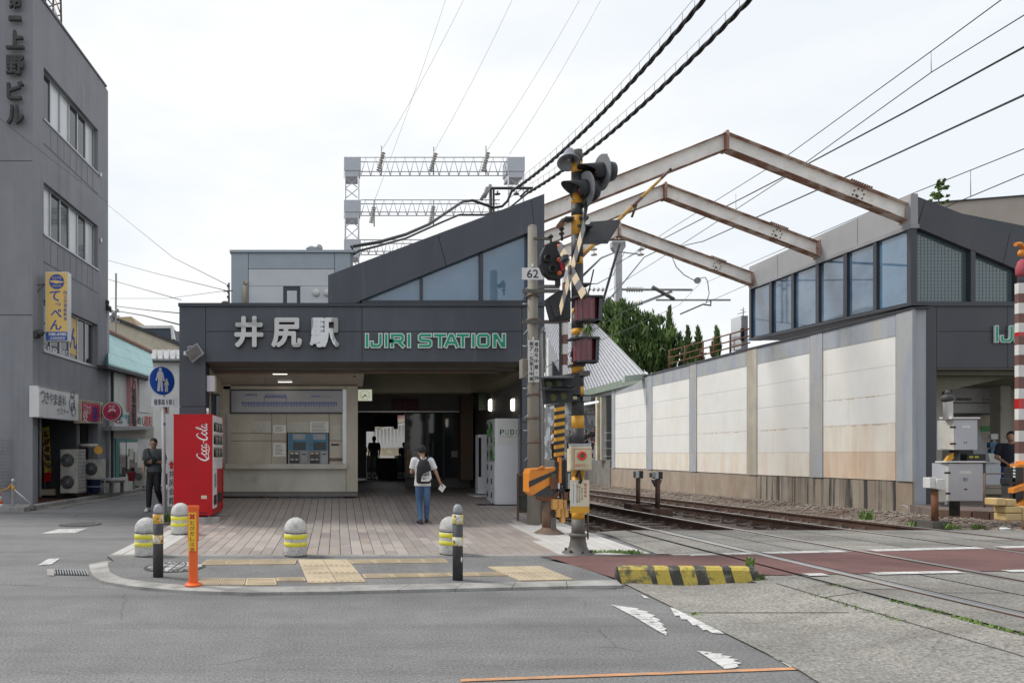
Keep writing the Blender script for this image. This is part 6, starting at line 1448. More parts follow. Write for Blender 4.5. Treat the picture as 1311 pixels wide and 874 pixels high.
def black_post(px, py, top, label, v):
    c = gp(px, py, lambda X, Y: .031); s = (py - HY) / (CH - .031); H = (py - top) / s; r = .054
    t = T('black_post', label, 'post', c, 'black posts with reflective bands on the sidewalk')
    MB().lathe(c, (0, 0, 1), [(r, 0), (r, H - .1)], 18).build('tube', m_blk2, t)
    MB().lathe(c, (0, 0, 1), [(r * .9, H - .1), (r * .95, H - .07), (r * .85, H - .035), (r * .55, H - .008), (.01, H)], 18).build('domed_cap', m_grey, t)
    mt = M('reflective_band_' + v, (.68, .66, .58), .35, col2=((.6, .33, .03) if v == 'a' else (.62, .5, .1)), sc=(14, 14, 10), lo=.46, hi=.5, col3=(.06, .05, .04), sc3=(24, 24, 24), lo3=.6, hi3=.63, var=.05)
    for z0, z1 in ((H - .205, H - .105), (.36, .45)): MB().lathe(c, (0, 0, 1), [(r, z0), (r + .003, z0 + .002), (r + .003, z1 - .002), (r, z1)], 18).build('reflective_band', mt, t)
    if v == 'b': MB().sph(c + V((.03, -r + .003, .22)), (.009, .006, .03), 8).build('sticker', m_wht, t)
black_post(202.5, 738, 645, 'black post with orange flecked reflective bands left of the orange warning post', 'a')
black_post(586, 742, 645, 'black post with pale yellow reflective bands in front of the right granite bollard', 'b')
c = gp(247.5, 749, lambda X, Y: .035); s = 169 / 1.315; t = T('orange_post', 'bright orange flat plastic post with a yellow panel of Japanese warning lettering', 'post', c)
H = 102 / s
def rnd_prism(c, w, d, z0, z1, ch=.012): return [V((c.x + x, c.y + y, c.z + z0)) for x, y in ((-w + ch, -d), (w - ch, -d), (w, -d + ch), (w, d - ch), (w - ch, d), (-w + ch, d), (-w, d - ch), (-w, -d + ch))], (0, 0, z1 - z0)
MB().lathe(c, (0, 0, 1), [(.085, 0), (.088, .012), (.08, .02), (.06, .03)], 20, sx=1.0).build('base_flange', m_cone, t)
MB().prism(*rnd_prism(c, .04, .02, .02, H - .16)).build('body', m_cone, t, .004) if False else MB().prism(*rnd_prism(c, .044, .024, .02, H * .56)).build('body', m_cone, t)
MB().prism(*rnd_prism(c, .052, .03, H * .56, H - .03)).build('upper_body', m_cone, t); MB().prism(*rnd_prism(c, .056, .033, H - .032, H)).build('top_cap', m_cone, t)
Yo = c.y - .03
MB().box(c.x - .042, c.x + .036, Yo - .002, Yo + .001, c.z + H * .385 + .04, c.z + H - .065).build('yellow_panel', M('panel_yellow', (.85, .5, .03), .4, var=.03), t)
mb = MB(); z = c.z + H - .105
mb.obox((c.x - .003, Yo - .004, z), (.022, 0, .022), (0, .001, 0), (-.007, 0, .007)); mb.obox((c.x - .003, Yo - .0046, z), (-.022, 0, .022), (0, .001, 0), (.007, 0, .007)); mb.lathe((c.x - .003, Yo - .002, z), (0, -1, 0), [(.012, 0), (.012, .003)], 10); mb.build('cross_mark', m_inkr, t)
mb = MB(); m2 = MB()
for i, ch in enumerate('とびだし注意'): txt(mb if i < 4 else m2, ch, (c.x - .003, Yo - .004, z - .062 - i * .053), XR, ZU, .045, .042, 0, 0, 0, None, .03)
mb.build('lettering', m_ink, t); m2.build('red_lettering', m_inkr, t)

# striped kerb block
p0, p1 = gp(788, 746.5), gp(974, 744); zb0 = .0
t = T('striped_kerb_block', 'long low black and yellow striped concrete kerb block at the edge of the crossing', 'kerb block', (p0 + p1) / 2)
d = (p1 - p0); L = d.length; d.normalize(); nb = V((-d.y, d.x, 0)); Wd, Hh = .2, .165
m_kb = M('kerb_black', (.055, .053, .045), .85, col2=(.2, .19, .15), sc=(9, 9, 9), lo=.5, hi=.72, grain=.3, gsc=60, bump=.6, bsc=50); m_ky = M('kerb_yellow', (.5, .39, .08), .85, col2=(.14, .125, .08), sc=(16, 16, 16), lo=.54, hi=.66, grain=.2, gsc=60, bump=.6, bsc=50); m_ky2 = M('kerb_yellow_worn', (.48, .37, .08), .85, col2=(.12, .11, .08), sc=(9, 9, 9), lo=.42, hi=.56, grain=.3, gsc=60, bump=.6)
def kb(u, v, z): q = p0 + d * (u * L) + nb * v; return V((q.x, q.y, p0.z + (p1.z - p0.z) * u * .6 + z))
sl = .038
cuts = [0, .055, .25, .31, .395, .47, .56, .66, .74, .835, .945, 1.0]; cols = [2, 2, 0, 1, 0, 1, 0, 1, 0, 1, 0]
mt = [m_kb, m_ky, m_ky2]; cm = [0, 2, 0, 1, 0, 1, 0, 1, 0, 1, 0]
cuts = [0, .04, .26, .30, .40, .48, .58, .66, .77, .83, .95, 1.0]
for i in range(11):
    a, b = cuts[i], cuts[i + 1]
    s0 = -sl if 0 < i else 0; s1 = -sl if i < 10 else 0
    a0, a1, b0, b1 = a - s0 * .5 if i else .0, a + s0 * .5 if i else .012, b - s1 * .5 if i < 10 else 1, b + s1 * .5 if i < 10 else .985
    lo_ = [kb(a0, 0, -.06), kb(b0, 0, -.06), kb(b0, Wd, -.06), kb(a0, Wd, -.06)]; md = [kb(a1, .02, Hh - .025), kb(b1, .02, Hh - .025), kb(b1, Wd - .02, Hh - .025), kb(a1, Wd - .02, Hh - .025)]
    tp = [kb(a1 + .002, .045, Hh), kb(b1 + (.002 if i < 10 else -.01), .045, Hh), kb(b1 + (.002 if i < 10 else -.01), Wd - .045, Hh), kb(a1 + .002, Wd - .045, Hh)]
    mb = MB().add(lo_ + md + tp, [(0, 1, 5, 4), (1, 2, 6, 5), (2, 3, 7, 6), (3, 0, 4, 7), (4, 5, 9, 8), (5, 6, 10, 9), (6, 7, 11, 10), (7, 4, 8, 11), (8, 9, 10, 11)])
    mb.build('painted_stripe' if cm[i] else 'dark_stripe', mt[cm[i]], t)

# vending machine
s = 71.0; Yv = 850 / s; VX0, VX1 = (222 - CX) / s, (271.8 - CX) / s; VY1 = Yv + 1.02; z0, z1 = CH + (HY - 659.5) / s, CH + (HY - 530.5) / s
t = T('vending_machine', 'tall red drinks vending machine with white script logo on its side, standing on concrete blocks', 'vending machine', ((VX0 + VX1) / 2, Yv + .5, z0))
MB().box(VX0, VX1, Yv, VY1, z0, z1).build('cabinet', m_coke, t, .012)
mb = MB()
fx = VX1
MB().box(fx - .001, fx + .012, Yv + .03, VY1 - .03, z0 + .83, z1 - .01).build('display_frame', m_wht, t)
for k in range(3):
    a = z1 - .13 - k * .235; MB().box(fx + .0125, fx + .018, Yv + .07, VY1 - .1, a - .17, a).build('display_window', m_glassd, t)
    mb = MB()
    for j in range(9): c = V((fx + .03, Yv + .12 + j * .095, a - .16)); mb.lathe(c, (0, 0, 1), [(.012, 0), (.012, .1), (.006, .13)], 8, mi=j % 3)
    mb.build('sample_bottles', [M('drink_dark', (.05, .03, .03), .3), m_olive, m_galv], t, kind='stuff')
    MB().box(fx + .0125, fx + .03, Yv + .05, VY1 - .07, a - .205, a - .175).build('button_strip', m_wht, t)
MB().box(fx - .001, fx + .01, Yv + .03, Yv + .42, z0 + .12, z0 + .825).build('coin_panel', m_wht, t); MB().box(fx - .001, fx + .008, Yv + .425, VY1 - .03, z0 + .1, z0 + .825).build('lower_door', m_coke, t)
MB().box(fx + .0105, fx + .02, Yv + .12, Yv + .3, z0 + .5, z0 + .75).build('coin_slot_plate', m_galv, t); MB().box(fx + .0105, fx + .016, Yv + .08, Yv + .36, z0 + .18, z0 + .36).build('change_tray', m_blk, t); MB().box(fx + .0085, fx + .02, Yv + .5, VY1 - .12, z0 + .2, z0 + .38).build('delivery_flap', m_blk, t)
MB().box(fx - .001, fx + .02, VY1 - .03, VY1 - .001, z0 + .05, z1 - .01).build('front_edge', m_coke, t)
mb = MB(); mb.tube([(VX0 + .6, Yv + .1, z1), (VX0 + .6, Yv + .1, z1 + .12)], .022, 8); mb.build('top_stub', m_wht, t)
mb = MB(); [mb.cyl((x, y, z0 - .03), (x, y, z0), .025, n=8) for x in (VX0 + .08, VX1 - .08) for y in (Yv + .08, VY1 - .08)]; mb.build('feet', m_galv, t)
mb = MB(); ysd = Yv - .001
mb.box(VX1 - .045, VX1 - .042, ysd - .001, ysd, z0 + .02, z1 - .02); mb.build('panel_seam', M('seam_dark_red', (.12, .002, .004), .5), t)
MB().box(VX0 + .1, VX1 - .1, ysd - .001, ysd + .001, z0 + .035, z0 + .06).build('side_vent', M('seam_dark_red', (.12, .002, .004), .5), t); MB().box(VX1 - .2, VX1 - .1, ysd - .002, ysd, z0 + .3, z0 + .36).build('small_sticker', m_cream, t)
MB().box(VX0 - .003, VX1 + .003, Yv - .003, VY1 - .04, z1 - .022, z1 + .006).build('top_trim', m_coke, t)
MB().tube([(VX0 + .05, Yv + .3, z0 + .1), (VX0 - .03, Yv + .35, z0 - .05), (VX0 - .05, Yv + .6, z0 - .13)], .012, 6).build('power_cable', m_blk, t)
# script logo, reading upwards on the cabinet side
LG = [  # strokes: points (x along word, y up) and half widths
 ([(.98, .86), (.86, .98), (.6, .93), (.3, .62), (.12, .3), (.14, .06), (.34, -.02), (.62, .14), (.8, .36)], [.03, .06, .05, .1, .12, .11, .08, .05, .02]),
 ([(.1, .12), (.3, -.16), (.9, -.13), (1.7, -.22), (2.1, -.1)], [.02, .06, .035, .05, .02]),
 ([(1.22, .42), (1.08, .52), (.92, .38), (.86, .14), (.98, 0), (1.18, .08), (1.3, .3), (1.22, .44), (1.08, .42)], [.03, .06, .08, .08, .06, .06, .06, .05, .02]),
 ([(1.68, .4), (1.6, .52), (1.46, .44), (1.34, .2), (1.4, .02), (1.56, .02), (1.74, .2)], [.04, .05, .06, .08, .07, .05, .03]),
 ([(2.14, .42), (2.02, .52), (1.86, .4), (1.76, .16), (1.84, 0), (1.98, .06), (2.12, .3), (2.2, .5), (2.1, .16), (2.16, 0), (2.34, .12)], [.03, .05, .07, .07, .06, .04, .04, .05, .07, .06, .02]),
 ([(2.36, .3), (2.52, .34), (2.62, .32)], [.04, .05, .03]),
 ([(3.6, .78), (3.5, .96), (3.26, .96), (2.96, .66), (2.78, .3), (2.82, .06), (3.02, -.02), (3.28, .12), (3.44, .32)], [.03, .06, .05, .1, .12, .11, .08, .05, .02]),
 ([(3.84, .42), (3.7, .52), (3.54, .38), (3.48, .14), (3.6, 0), (3.8, .08), (3.92, .3), (3.84, .44)], [.03, .06, .08, .08, .06, .06, .06, .04]),
 ([(3.98, .2), (4.2, .5), (4.44, .9), (4.4, 1.06), (4.28, .96), (4.12, .5), (4.04, .12), (4.12, -.02), (4.26, .08)], [.03, .03, .04, .04, .05, .08, .08, .06, .02]),
 ([(4.74, .42), (4.62, .52), (4.46, .4), (4.36, .16), (4.44, 0), (4.58, .06), (4.72, .3), (4.8, .5), (4.7, .16), (4.76, 0), (4.94, .12)], [.03, .05, .07, .07, .06, .04, .04, .05, .07, .06, .02])]
def ribbon(mb, pts, ws, O, R, U, k, z):
    P_, W_ = [], []
    n = len(pts)
    for i in range(n - 1):
        a, b, c_, e = pts[max(i - 1, 0)], pts[i], pts[i + 1], pts[min(i + 2, n - 1)]
        for j in range(5):
            q = j / 5; f = lambda p, q0, r, s_: .5 * (2 * q0 + (r - p) * q + (2 * p - 5 * q0 + 4 * r - s_) * q * q + (3 * q0 - p - 3 * r + s_) * q ** 3)
            P_.append(V((f(a[0], b[0], c_[0], e[0]), f(a[1], b[1], c_[1], e[1])))); W_.append(ws[i] + (ws[i + 1] - ws[i]) * q)
    P_.append(V(pts[-1])); W_.append(ws[-1]); N = V(R).cross(V(U)); vs = []
    for i, p in enumerate(P_):
        t_ = (P_[min(i + 1, len(P_) - 1)] - P_[max(i - 1, 0)]).normalized(); nn = V((-t_.y, t_.x)) * W_[i] * .8
        for s_ in (1, -1): q = p + nn * s_; vs.append(V(O) + V(R) * (q.x * k) + V(U) * (q.y * k) + N * z)
    mb.add(vs, [(2 * i, 2 * i + 1, 2 * i + 3, 2 * i + 2) for i in range(len(P_) - 1)])
mb = MB(); O_ = V((VX0 + (265.0 - 222) / s, Yv - .001, CH + (HY - 590) / s)); kk = (590 - 541) / s / 5.0
for i, (p_, w_) in enumerate(LG): ribbon(mb, p_, w_, O_, V((0, 0, 1)), V((-1, 0, 0)), kk, .0015 + .0004 * i)
xs_ = [p for p in mb.v]
O2 = O_
mb.v = [V((O2.x + (p.x - O2.x) * 1.35, p.y, p.z)) for p in mb.v]
mb.build('script_logo', M('logo_white', (.8, .8, .8), .4, var=0), t)
t = T('concrete_blocks', 'pair of rough concrete blocks under the red vending machine', 'concrete blocks', ((VX0 + VX1) / 2, Yv, z0 - .12))
for y in (Yv + .0, Yv + .8): MB().box(VX0 + .22, VX1 + .12, y, y + .16, z0 - .19, z0 - .035).build('block', m_kerb, t, .01)
MB().box(VX0 + .35, VX1 + .08, Yv + .02, Yv + .14, z0 - .0345, z0 - .03).build('pad', m_kerb, t)

# blue pedestrian sign
Ys = 13.6; t = T('pedestrian_sign', 'round blue sign of walking adult and child above a white plate', 'road sign', W(210.5, 665, Ys))
MB().tube([W(210.5, 666, Ys), W(208.5, 470, Ys)], .038, 12).build('pole', m_wht, t)
c = W(207.5, 487.3, Ys - .08); Nn = V((.72, -.69, 0)).normalized(); Rr = V((-Nn.y, Nn.x, 0)); Rr = Rr if Rr.x > 0 else -Rr; rad = .3
MB().cyl(c - Nn * .0, c - Nn * .012, rad, n=36).build('sign_rim', m_wht, t); MB().cyl(c + Nn * .003, c + Nn * .0001, rad * .955, n=36).build('blue_disc', M('sign_blue_bright', (.01, .08, .42), .4, var=.03), t)
mb = MB()
def fig(ox, oz, k):
    def q(pts, zz): mb.prism([c + Nn * zz + Rr * (ox + x * k) + ZU * (oz + z * k) for x, z in pts], Nn * .002)
    mb.add([c + Nn * .0068 + Rr * (ox + .035 * k * math.cos(a)) + ZU * (oz + .21 * k + .038 * k * math.sin(a)) for a in [i * math.pi / 6 for i in range(12)]], [tuple(range(12))[::-1] if False else tuple(range(12))])
    q([(-.05, -.02), (.05, -.02), (.06, .16), (.03, .175), (-.03, .175), (-.06, .16)], .0042); q([(-.05, -.025), (0, -.025), (-.01, -.22), (-.07, -.22)], .0046); q([(.0, -.025), (.05, -.025), (.06, -.22), (.015, -.22)], .005)
    q([(-.062, .15), (-.05, .1), (-.08, -.02), (-.105, -.01)], .0054); q([(.062, .15), (.05, .1), (.075, 0), (.1, .01)], .0058)
fig(-.045, .01, 1.02); fig(.1, -.09, .58); mb.build('walking_figures', m_wht, t)
plate(MB(), [(194, 508), (227, 508.5), (226.5, 521), (193.5, 520.5)], Ys - .09, .012).build('white_plate', m_lgrey, t, .002)
mb = MB(); tfl(mb, '軽車両', 197, 510.5, 211, 519, Ys - .093, 0, 0, 0, .02); tfl(mb, 'を除く', 212, 510.5, 223.5, 518.5, Ys - .093, 0, 0, 0, .02); mb.build('plate_lettering', m_ink, t)
plate(MB(), rect(205, 515, 216.5, 530), Ys + .1, .01).build('small_plate', m_wht, t); mb = MB(); plate(mb, [(207, 528), (209.5, 518), (213, 518), (214.5, 528), (212, 528), (211.5, 522), (210, 528)], Ys + .097, .002); mb.build('red_emblem', M('emblem_red', (.5, .06, .04), .5), t)
for z_ in (487, 514.5): MB().obox(W(209, z_, Ys - .045), (.05, 0, 0), (0, .04, 0), (0, 0, .012)).build('clamp', m_galv, t)
plate(MB(), rect(209.2, 541, 212, 544), Ys - .041, .004).build('blue_sticker', m_inkb, t)
# white vertical hall sign
t = T('hall_sign', 'white vertical direction board with red arrow half hidden behind the vending machine', 'sign', W(219, 662, 13.9)); plate(MB(), rect(214.5, 588, 226, 648), 13.9, .03).build('board', m_wht, t)
plate(MB(), rect(215.5, 648, 217, 668), 13.9, .03).build('leg', m_galv, t); plate(MB(), rect(223.5, 648, 225, 668), 13.9, .03).build('leg', m_galv, t)
mb = MB(); plate(mb, [(217.5, 600), (217.5, 594.5), (215.5, 594.5), (219.5, 589.5), (223.5, 594.5), (221.5, 594.5), (221.5, 600)], 13.895, .003); mb.build('red_arrow', m_inkr, t)
mb = MB(); [tfl(mb, ch, 216.2, 602 + i * 11.3, 223.4, 611 + i * 11.3, 13.894, 0, 0, 0, .015) for i, ch in enumerate('井尻会館')]; mb.build('lettering', m_ink, t)
# weeds at the machine corner
def weeds(label, spots, n=26, hgt=.14, wd=.012):
    mb = MB(); r_ = random.Random(len(label))
    for (c, sp_) in spots:
        for k in range(n):
            b = V(c) + V((r_.uniform(-sp_[0], sp_[0]), r_.uniform(-sp_[1], sp_[1]), -.01)); h = hgt * r_.uniform(.35, 1.1); a = r_.uniform(0, 6.3); l = V((math.cos(a), math.sin(a), 0)) * h * r_.uniform(.1, .6); w = V((-math.sin(a), math.cos(a), 0)) * wd * r_.uniform(.6, 1.5)
            mb.add([b - w, b + w, b + l * .5 + V((0, 0, h * .6)) + w * .9, b + l * .5 + V((0, 0, h * .6)) - w * .9, b + l + V((0, 0, h))], [(0, 1, 2, 3), (3, 2, 4)], r_.randrange(3))
    o = mb.build('weeds', [m_grass, m_leaf[2], m_leaf[1]], kind='stuff'); o['label'] = label; o['category'] = 'weeds'; return o
weeds('tuft of green weeds at the foot of the blue sign pole', [(gp(214, 667, lambda X, Y: .05), (.12, .1))], 60, .2, .02)

# ================================================================== LOCKER AND DISPLAY STAND IN THE ENTRANCE
LYf = 13.87; t = T('parcel_locker', 'tall white parcel locker with black and green lettering on its side panel', 'locker', W(650, 646, LYf))
lz0, lz1 = CH + (HY - 645.5) / FL * LYf, CH + (HY - 535.5) / FL * LYf; lx0 = W(634, 0, LYf).x
m_loc = M('locker_grey', (.74, .74, .77), .4, col2=(.7, .7, .73), sc=(1, 1, 1), var=.03)
MB().box(lx0, lx0 + .62, LYf, LYf + .74, lz0, lz1).build('cabinet', m_loc, t, .006)
MB().box(lx0 + .05, lx0 + .6, LYf - .004, LYf - .0005, lz1 - .56, lz1 - .02).build('white_poster', m_wht, t)
rr = random.Random(9)
for i in range(2):
    for j in range(6):
        ya, yb = LYf + .02 + i * .36, LYf + .02 + (i + 1) * .36 - .015; hz = (lz1 - lz0 - .04) / 6; za = lz0 + .02 + j * hz
        MB().box(lx0 - .012, lx0 - .001, ya, yb, za, za + hz - .012).build('locker_door', m_loc if j < 3 else M('locker_green', (.1, .33, .08), .4, col2=(.5, .5, .5), sc=(5, 5, 5), lo=.45, hi=.5), t); MB().box(lx0 - .02, lx0 - .0125, yb - .13, yb - .05, za + hz * .35, za + hz * .75).build('door_handle', m_blk, t)
mb = MB(); yb_ = LYf - .006
for ch, x0, x1, mi in (('P', 639.5, 645.5, 0), ('U', 646.5, 651.5, 1), ('D', 653, 658.5, 0), ('O', 659.5, 665.5, 1), ('O', 666, 672, 1)):
    tfl(mb, ch, x0, 549, x1, 556.8, yb_, 0, 0, mi, .09)
tfl(mb, 'らくらく宅配便ロッカー', 639.5, 558, 663, 559.5, yb_, 0, 0, 0); mb.build('lettering', [m_ink, M('letter_leaf_green', (.12, .45, .1), .4, var=0)], t)
MB().box(lx0 + .03, lx0 + .6, LYf + .05, LYf + .7, lz0 - .07, lz0).build('plinth', m_blk, t)
tag(MB().prism([W(613, 647, 13.8), W(672, 647, 13.8), W(672, 647, 13.8) + V((.2, .9, .02)), W(605, 647, 13.8) + V((0, .9, .02))], (0, 0, .02)).build('floor_mat', m_rubber), 'dark rubber mat under the white parcel locker', 'mat')
t = T('display_stand', 'white slim display stand on a flat base plate behind the parcel locker', 'stand', W(615, 634, 15.4)); plate(MB(), rect(612, 556, 625, 632), 15.4, .3).build('stand_body', m_loc, t, .01); plate(MB(), rect(612.6, 560, 616, 610), 15.39, .009).build('dark_screen', m_scr, t); MB().box(W(604, 0, 15.4).x, W(628, 0, 15.4).x, 15.1, 15.9, .355, .385).build('base_plate', m_wht, t)
# glass screen beside the right column
t = T('glass_screen', 'clear glass wind screen between the parcel locker and the concrete pole', 'glass screen', W(668, 655, 13.35)); plate(MB(), rect(663.5, 530, 676, 662), 13.3, .012).build('pane', M('smoked_glass', (.2, .22, .24), .05, alpha=.45, var=0), t); plate(MB(), rect(675.8, 500, 677.5, 662), 13.29, .04).build('edge_frame', m_grey, t)
# rusty low fence
t = T('low_fence', 'brown weathered low metal fence panel behind the orange barrier machine', 'fence', W(668, 672, 12.2))
for x, y in ((662.5, 667), (683, 675)): plate(MB(), rect(x, 606, x + 2, y), 12.2 - (x - 662) * .02, .05).build('post', m_brown, t)
for y in (606, 632, 654): plate(MB(), rect(664, y, 684, y + 1.8), 12.15, .03).build('rail', m_brown, t)
plate(MB(), rect(664.6, 609, 683, 656), 12.22, .008).build('infill_pane', M('smoked_pane', (.12, .13, .13), .15, alpha=.7, var=0), t)
plate(MB(), rect(682, 600, 695, 676), 11.95, .16).build('rusty_channel', m_brown, t)

# ================================================================== CONCRETE UTILITY POLE
Yp = 11.8; t = T('utility_pole', 'slim concrete utility pole carrying the number 62 plate beside the station corner', 'utility pole', W(683, 680, Yp))
b, tp = W(683.5, 681, Yp), W(681.5, 291, Yp); MB().cyl(b, tp, .118, .078, n=18).build('pole_shaft', m_pole, t); MB().sph(tp, (.08, .08, .045), 14).build('pole_cap', m_pole, t)
cx_ = lambda y: 683.5 - (681 - y) * 2 / 390
mb = MB().tube([W(693.8, 600, Yp - .02), W(692.8, 428, Yp - .02), W(693.3, 422, Yp - .02), W(697, 420, Yp - .02)], .034, 8); mb.build('conduit', M('conduit_grey', (.34, .34, .34), .5), t)
for k, y in enumerate(range(362, 600, 27)):
    MB().tube([W(cx_(y), y, Yp), W(cx_(y) - 13, y, Yp)] if k % 2 else [W(cx_(y), y, Yp), W(cx_(y) - 12, y + 12, Yp)], .011, 6).build('step_bolt', m_galv, t)
for y in (379, 410, 505, 535, 566): MB().lathe(W(cx_(y), y, Yp), (0, 0, 1), [(.118, -.02), (.122, -.018), (.122, .018), (.118, .02)], 16).build('band', m_brown, t)
for (y, x0, x1, th) in ((372.5, 669, 716, .03), (412, 669, 722, .03), (305.5, 683, 706, .022), (367, 690, 716, .03)):
    MB().obox((W(x0, y, Yp - .15) + W(x1, y, Yp - .15)) / 2, ((x1 - x0) / FL * Yp / 2, 0, 0), (0, .02, 0), (0, 0, th)).build('crossarm', m_base, t)
c = W(682, 350.5, Yp - .16); MB().box(c.x - .19, c.x + .19, c.y - .006, c.y, c.z - .105, c.z + .105).build('number_plate', m_wht, t, .003); mb = MB(); tfl(mb, '62', 674.5, 345, 689.5, 356, Yp - .17, 0, 0, 0, .02); mb.build('plate_number', m_ink, t); MB().tube([W(682, 343, Yp - .16), W(682, 338, Yp - .1)], .02).build('plate_bracket', m_galv, t)
plate(MB(), rect(676.5, 435.5, 690.2, 489), Yp - .17, .012).build('text_plate', m_wht, t, .002); mb = MB()
for i, ch in enumerate('橋8号中継・井'): tfl(mb, ch, 684.4, 437.6 + i * 7.2, 689.2, 443.4 + i * 7.2, Yp - .175, 0, 0, 0, .01) if ch != '・' else plate(mb, rect(686.3, 440.5 + i * 7.2, 687.5, 441.7 + i * 7.2), Yp - .175, .002)
for i, ch in enumerate('橋7・5第1中継'):
    y = 437.2 + i * 6.4
    if ch == '・': plate(mb, rect(679.3, y + 2.2, 680.5, y + 3.4), Yp - .175, .002)
    else: tfl(mb, ch, 677.9 if ch not in '1' else 679.6, y, 682.5 if ch not in '1' else 680.8, y + 5.3, Yp - .175, 0, 0, 0, .01)
mb.build('plate_lettering', m_ink, t); MB().tube([W(683, 431, Yp - .16), W(683, 493, Yp - .16)], .014).build('plate_rod', m_galv, t)
plate(MB(), rect(668.5, 459, 676, 483.5), Yp + .0, .2).build('grey_box', M('box_taupe', (.28, .25, .22), .6), t, .01); plate(MB(), rect(691, 459, 697, 482), Yp + .02, .2).build('grey_box', M('box_taupe', (.28, .25, .22), .6), t, .01)

# ================================================================== CROSSING SIGNAL POLE
YS_ = 8.75
def Q(px, py, dy=0.0): return W(px, py, YS_ + dy)
sg = T('crossing_signal', 'tall yellow and black striped level crossing signal pole on a flared grey base', 'crossing signal', Q(740, 711))
pxf = lambda y: 740.3 - (709 - y) * .0035
bands_ = [(193.5, 209, 2), (209, 222, 1), (222, 249, 0), (249, 262, 1), (262, 277, 0), (277, 301, 1), (301, 330, 0), (330, 339, 1), (339, 395, 0), (395, 402, 1), (402, 421, 0), (421, 429, 1), (429, 464, 0), (464, 478, 1), (478, 495, 0), (495, 507, 1), (507, 532, 0), (532, 548, 1), (548, 568, 0), (568, 610, 1), (610, 652, 1), (652, 664, 1)]
for a, b, k in bands_:
    rp_ = .071 + (b - 193) * .00002
    MB().cyl(Q(pxf(b), b), Q(pxf(a), a), rp_, n=20).build('painted_band', [m_blk2, m_yel, m_base][k], sg)
MB().cyl(Q(pxf(686), 686), Q(pxf(664), 664), .085, n=20).build('lower_tube', m_base, sg)
b0 = Q(740, 711); s0 = 97.14
MB().lathe(b0, (0, 0, 1), [(.2, 0), (.21, .02), (.2, .045), (.15, .06), (.115, .12), (.1, .2), (.098, .25), (.11, .255), (.113, .275), (.108, .29), (.085, .3)], 24).build('flared_base', m_base, sg)
for a in (-2.5, -.6, .6, 2.4, 1.5, -1.57): c = b0 + V((math.cos(a) * .165, math.sin(a) * .165, .045)); MB().cyl(c, c + V((0, 0, .045)), .018, n=6).build('anchor_bolt', m_blk2, sg)
cb = gp(740, 715, lambda X, Y: .045); tag(MB().box(b0.x - .27, b0.x + .3, YS_ - .3, YS_ + .25, -.02, b0.z + .003).build('concrete_footing', m_kerb, None, .015), 'square weathered concrete footing under the striped signal pole', 'footing')
m_hood = M('signal_black', (.018, .02, .023), .5, col2=(.03, .032, .035), sc=(4, 4, 4), var=.1)
# bell
c = Q(729.5, 192); ax = V((-.2, -.36, -.9)).normalized(); MB().lathe(c, ax, [(.02, -.0), (.04, .002), (.05, .015), (.052, .045), (.068, .05), (.08, .1), (.1, .165), (.128, .205), (.145, .215), (.145, .228), (.125, .222), (.095, .18), (.04, .12)], 26).build('bell_horn', M('bell_grey', (.3, .33, .37), .45, .2, col2=(.2, .22, .25), sc=(5, 5, 5)), sg)
MB().obox(Q(735.5, 203), (.05, 0, 0), (0, .06, 0), (0, 0, .06)).build('bell_bracket', m_blk2, sg); MB().sph(c + ax * .17, .03, 8).build('bell_clapper', m_galv, sg)
# flashing lamps: backboard disc, hood, rear housing
def flasher(cx1, cy1, dv, nm):
    d = V(dv).normalized(); c = Q(cx1, cy1, -.12)
    sub = MB().cyl(c, c - d * .012, .225, n=30).build('backboard', M('backboard_grey', (.16, .17, .18), .5, col2=(.24, .25, .26), sc=(3, 3, 3)), sg)
    MB().lathe(c, d, [(.105, 0), (.105, .05), (.095, .05), (.095, .0)], 24).build('lens_ring', m_hood, sub); MB().sph(c + d * .02, .085, 14).build('red_lens', M('red_lens', (.07, .006, .006), .25, var=0, coat=.3), sub)
    mb = MB(); ref = V((0, 0, 1)); u = d.cross(ref).normalized(); w = u.cross(d); n = 18; vs = []; Lh = .31
    for i in range(n + 1):
        a = -.75 + (math.pi + 1.5) * i / n; r_ = u * math.cos(a) * .12 + w * math.sin(a) * .12; l = Lh * (.45 + .55 * max(0, math.sin(a)))
        vs += [c + r_, c + r_ + d * l, c + r_ * 1.06 + d * l, c + r_ * 1.06]
    fs = [];
    for i in range(n):
        o = 4 * i; fs += [(o, o + 1, o + 5, o + 4), (o + 1, o + 2, o + 6, o + 5), (o + 2, o + 3, o + 7, o + 6)]
    mb.add(vs, fs, 0, True); mb.build('hood', m_hood, sub)
    MB().lathe(c - d * .012, -d, [(.13, 0), (.13, .09), (.115, .15), (.09, .16)], 22).build('rear_housing', m_hood, sub)
flasher(770, 221, (-.97, -.1, -.12), 'a'); flasher(749, 243, (-.97, -.14, -.12), 'b')
MB().tube([Q(771, 205, -.1), Q(773, 200, -.1), Q(777, 200, -.1)], .03, 6).build('lamp_bracket', m_blk2, sg)
MB().tube([Q(738, 232, 0), Q(752, 240, -.02), Q(776, 222, .03)], .03, 8).build('lamp_arm', m_blk2, sg)
MB().tube([Q(754, 243, -.1), Q(746, 290, -.1), Q(739, 335, -.1)], .026, 8).build('lamp_stem', m_hood, sg)
MB().cyl(Q(756, 250, -.14), Q(760, 248, -.02), .09, n=16).build('stem_housing', m_hood, sg)
# slanted hooded indicator seen from below
MB().prism([Q(742, 313, -.1), Q(778, 312, -.1), Q(794, 286, .1), Q(757, 289, .1)][::-1], (0, .02, .06)).build('slanted_hood', m_hood, sg); MB().prism([Q(738, 308, -.1), Q(744, 313, -.1), Q(759, 290, .1), Q(754, 287, .1)], (0, .05, .04)).build('hood_flange', m_alu, sg)
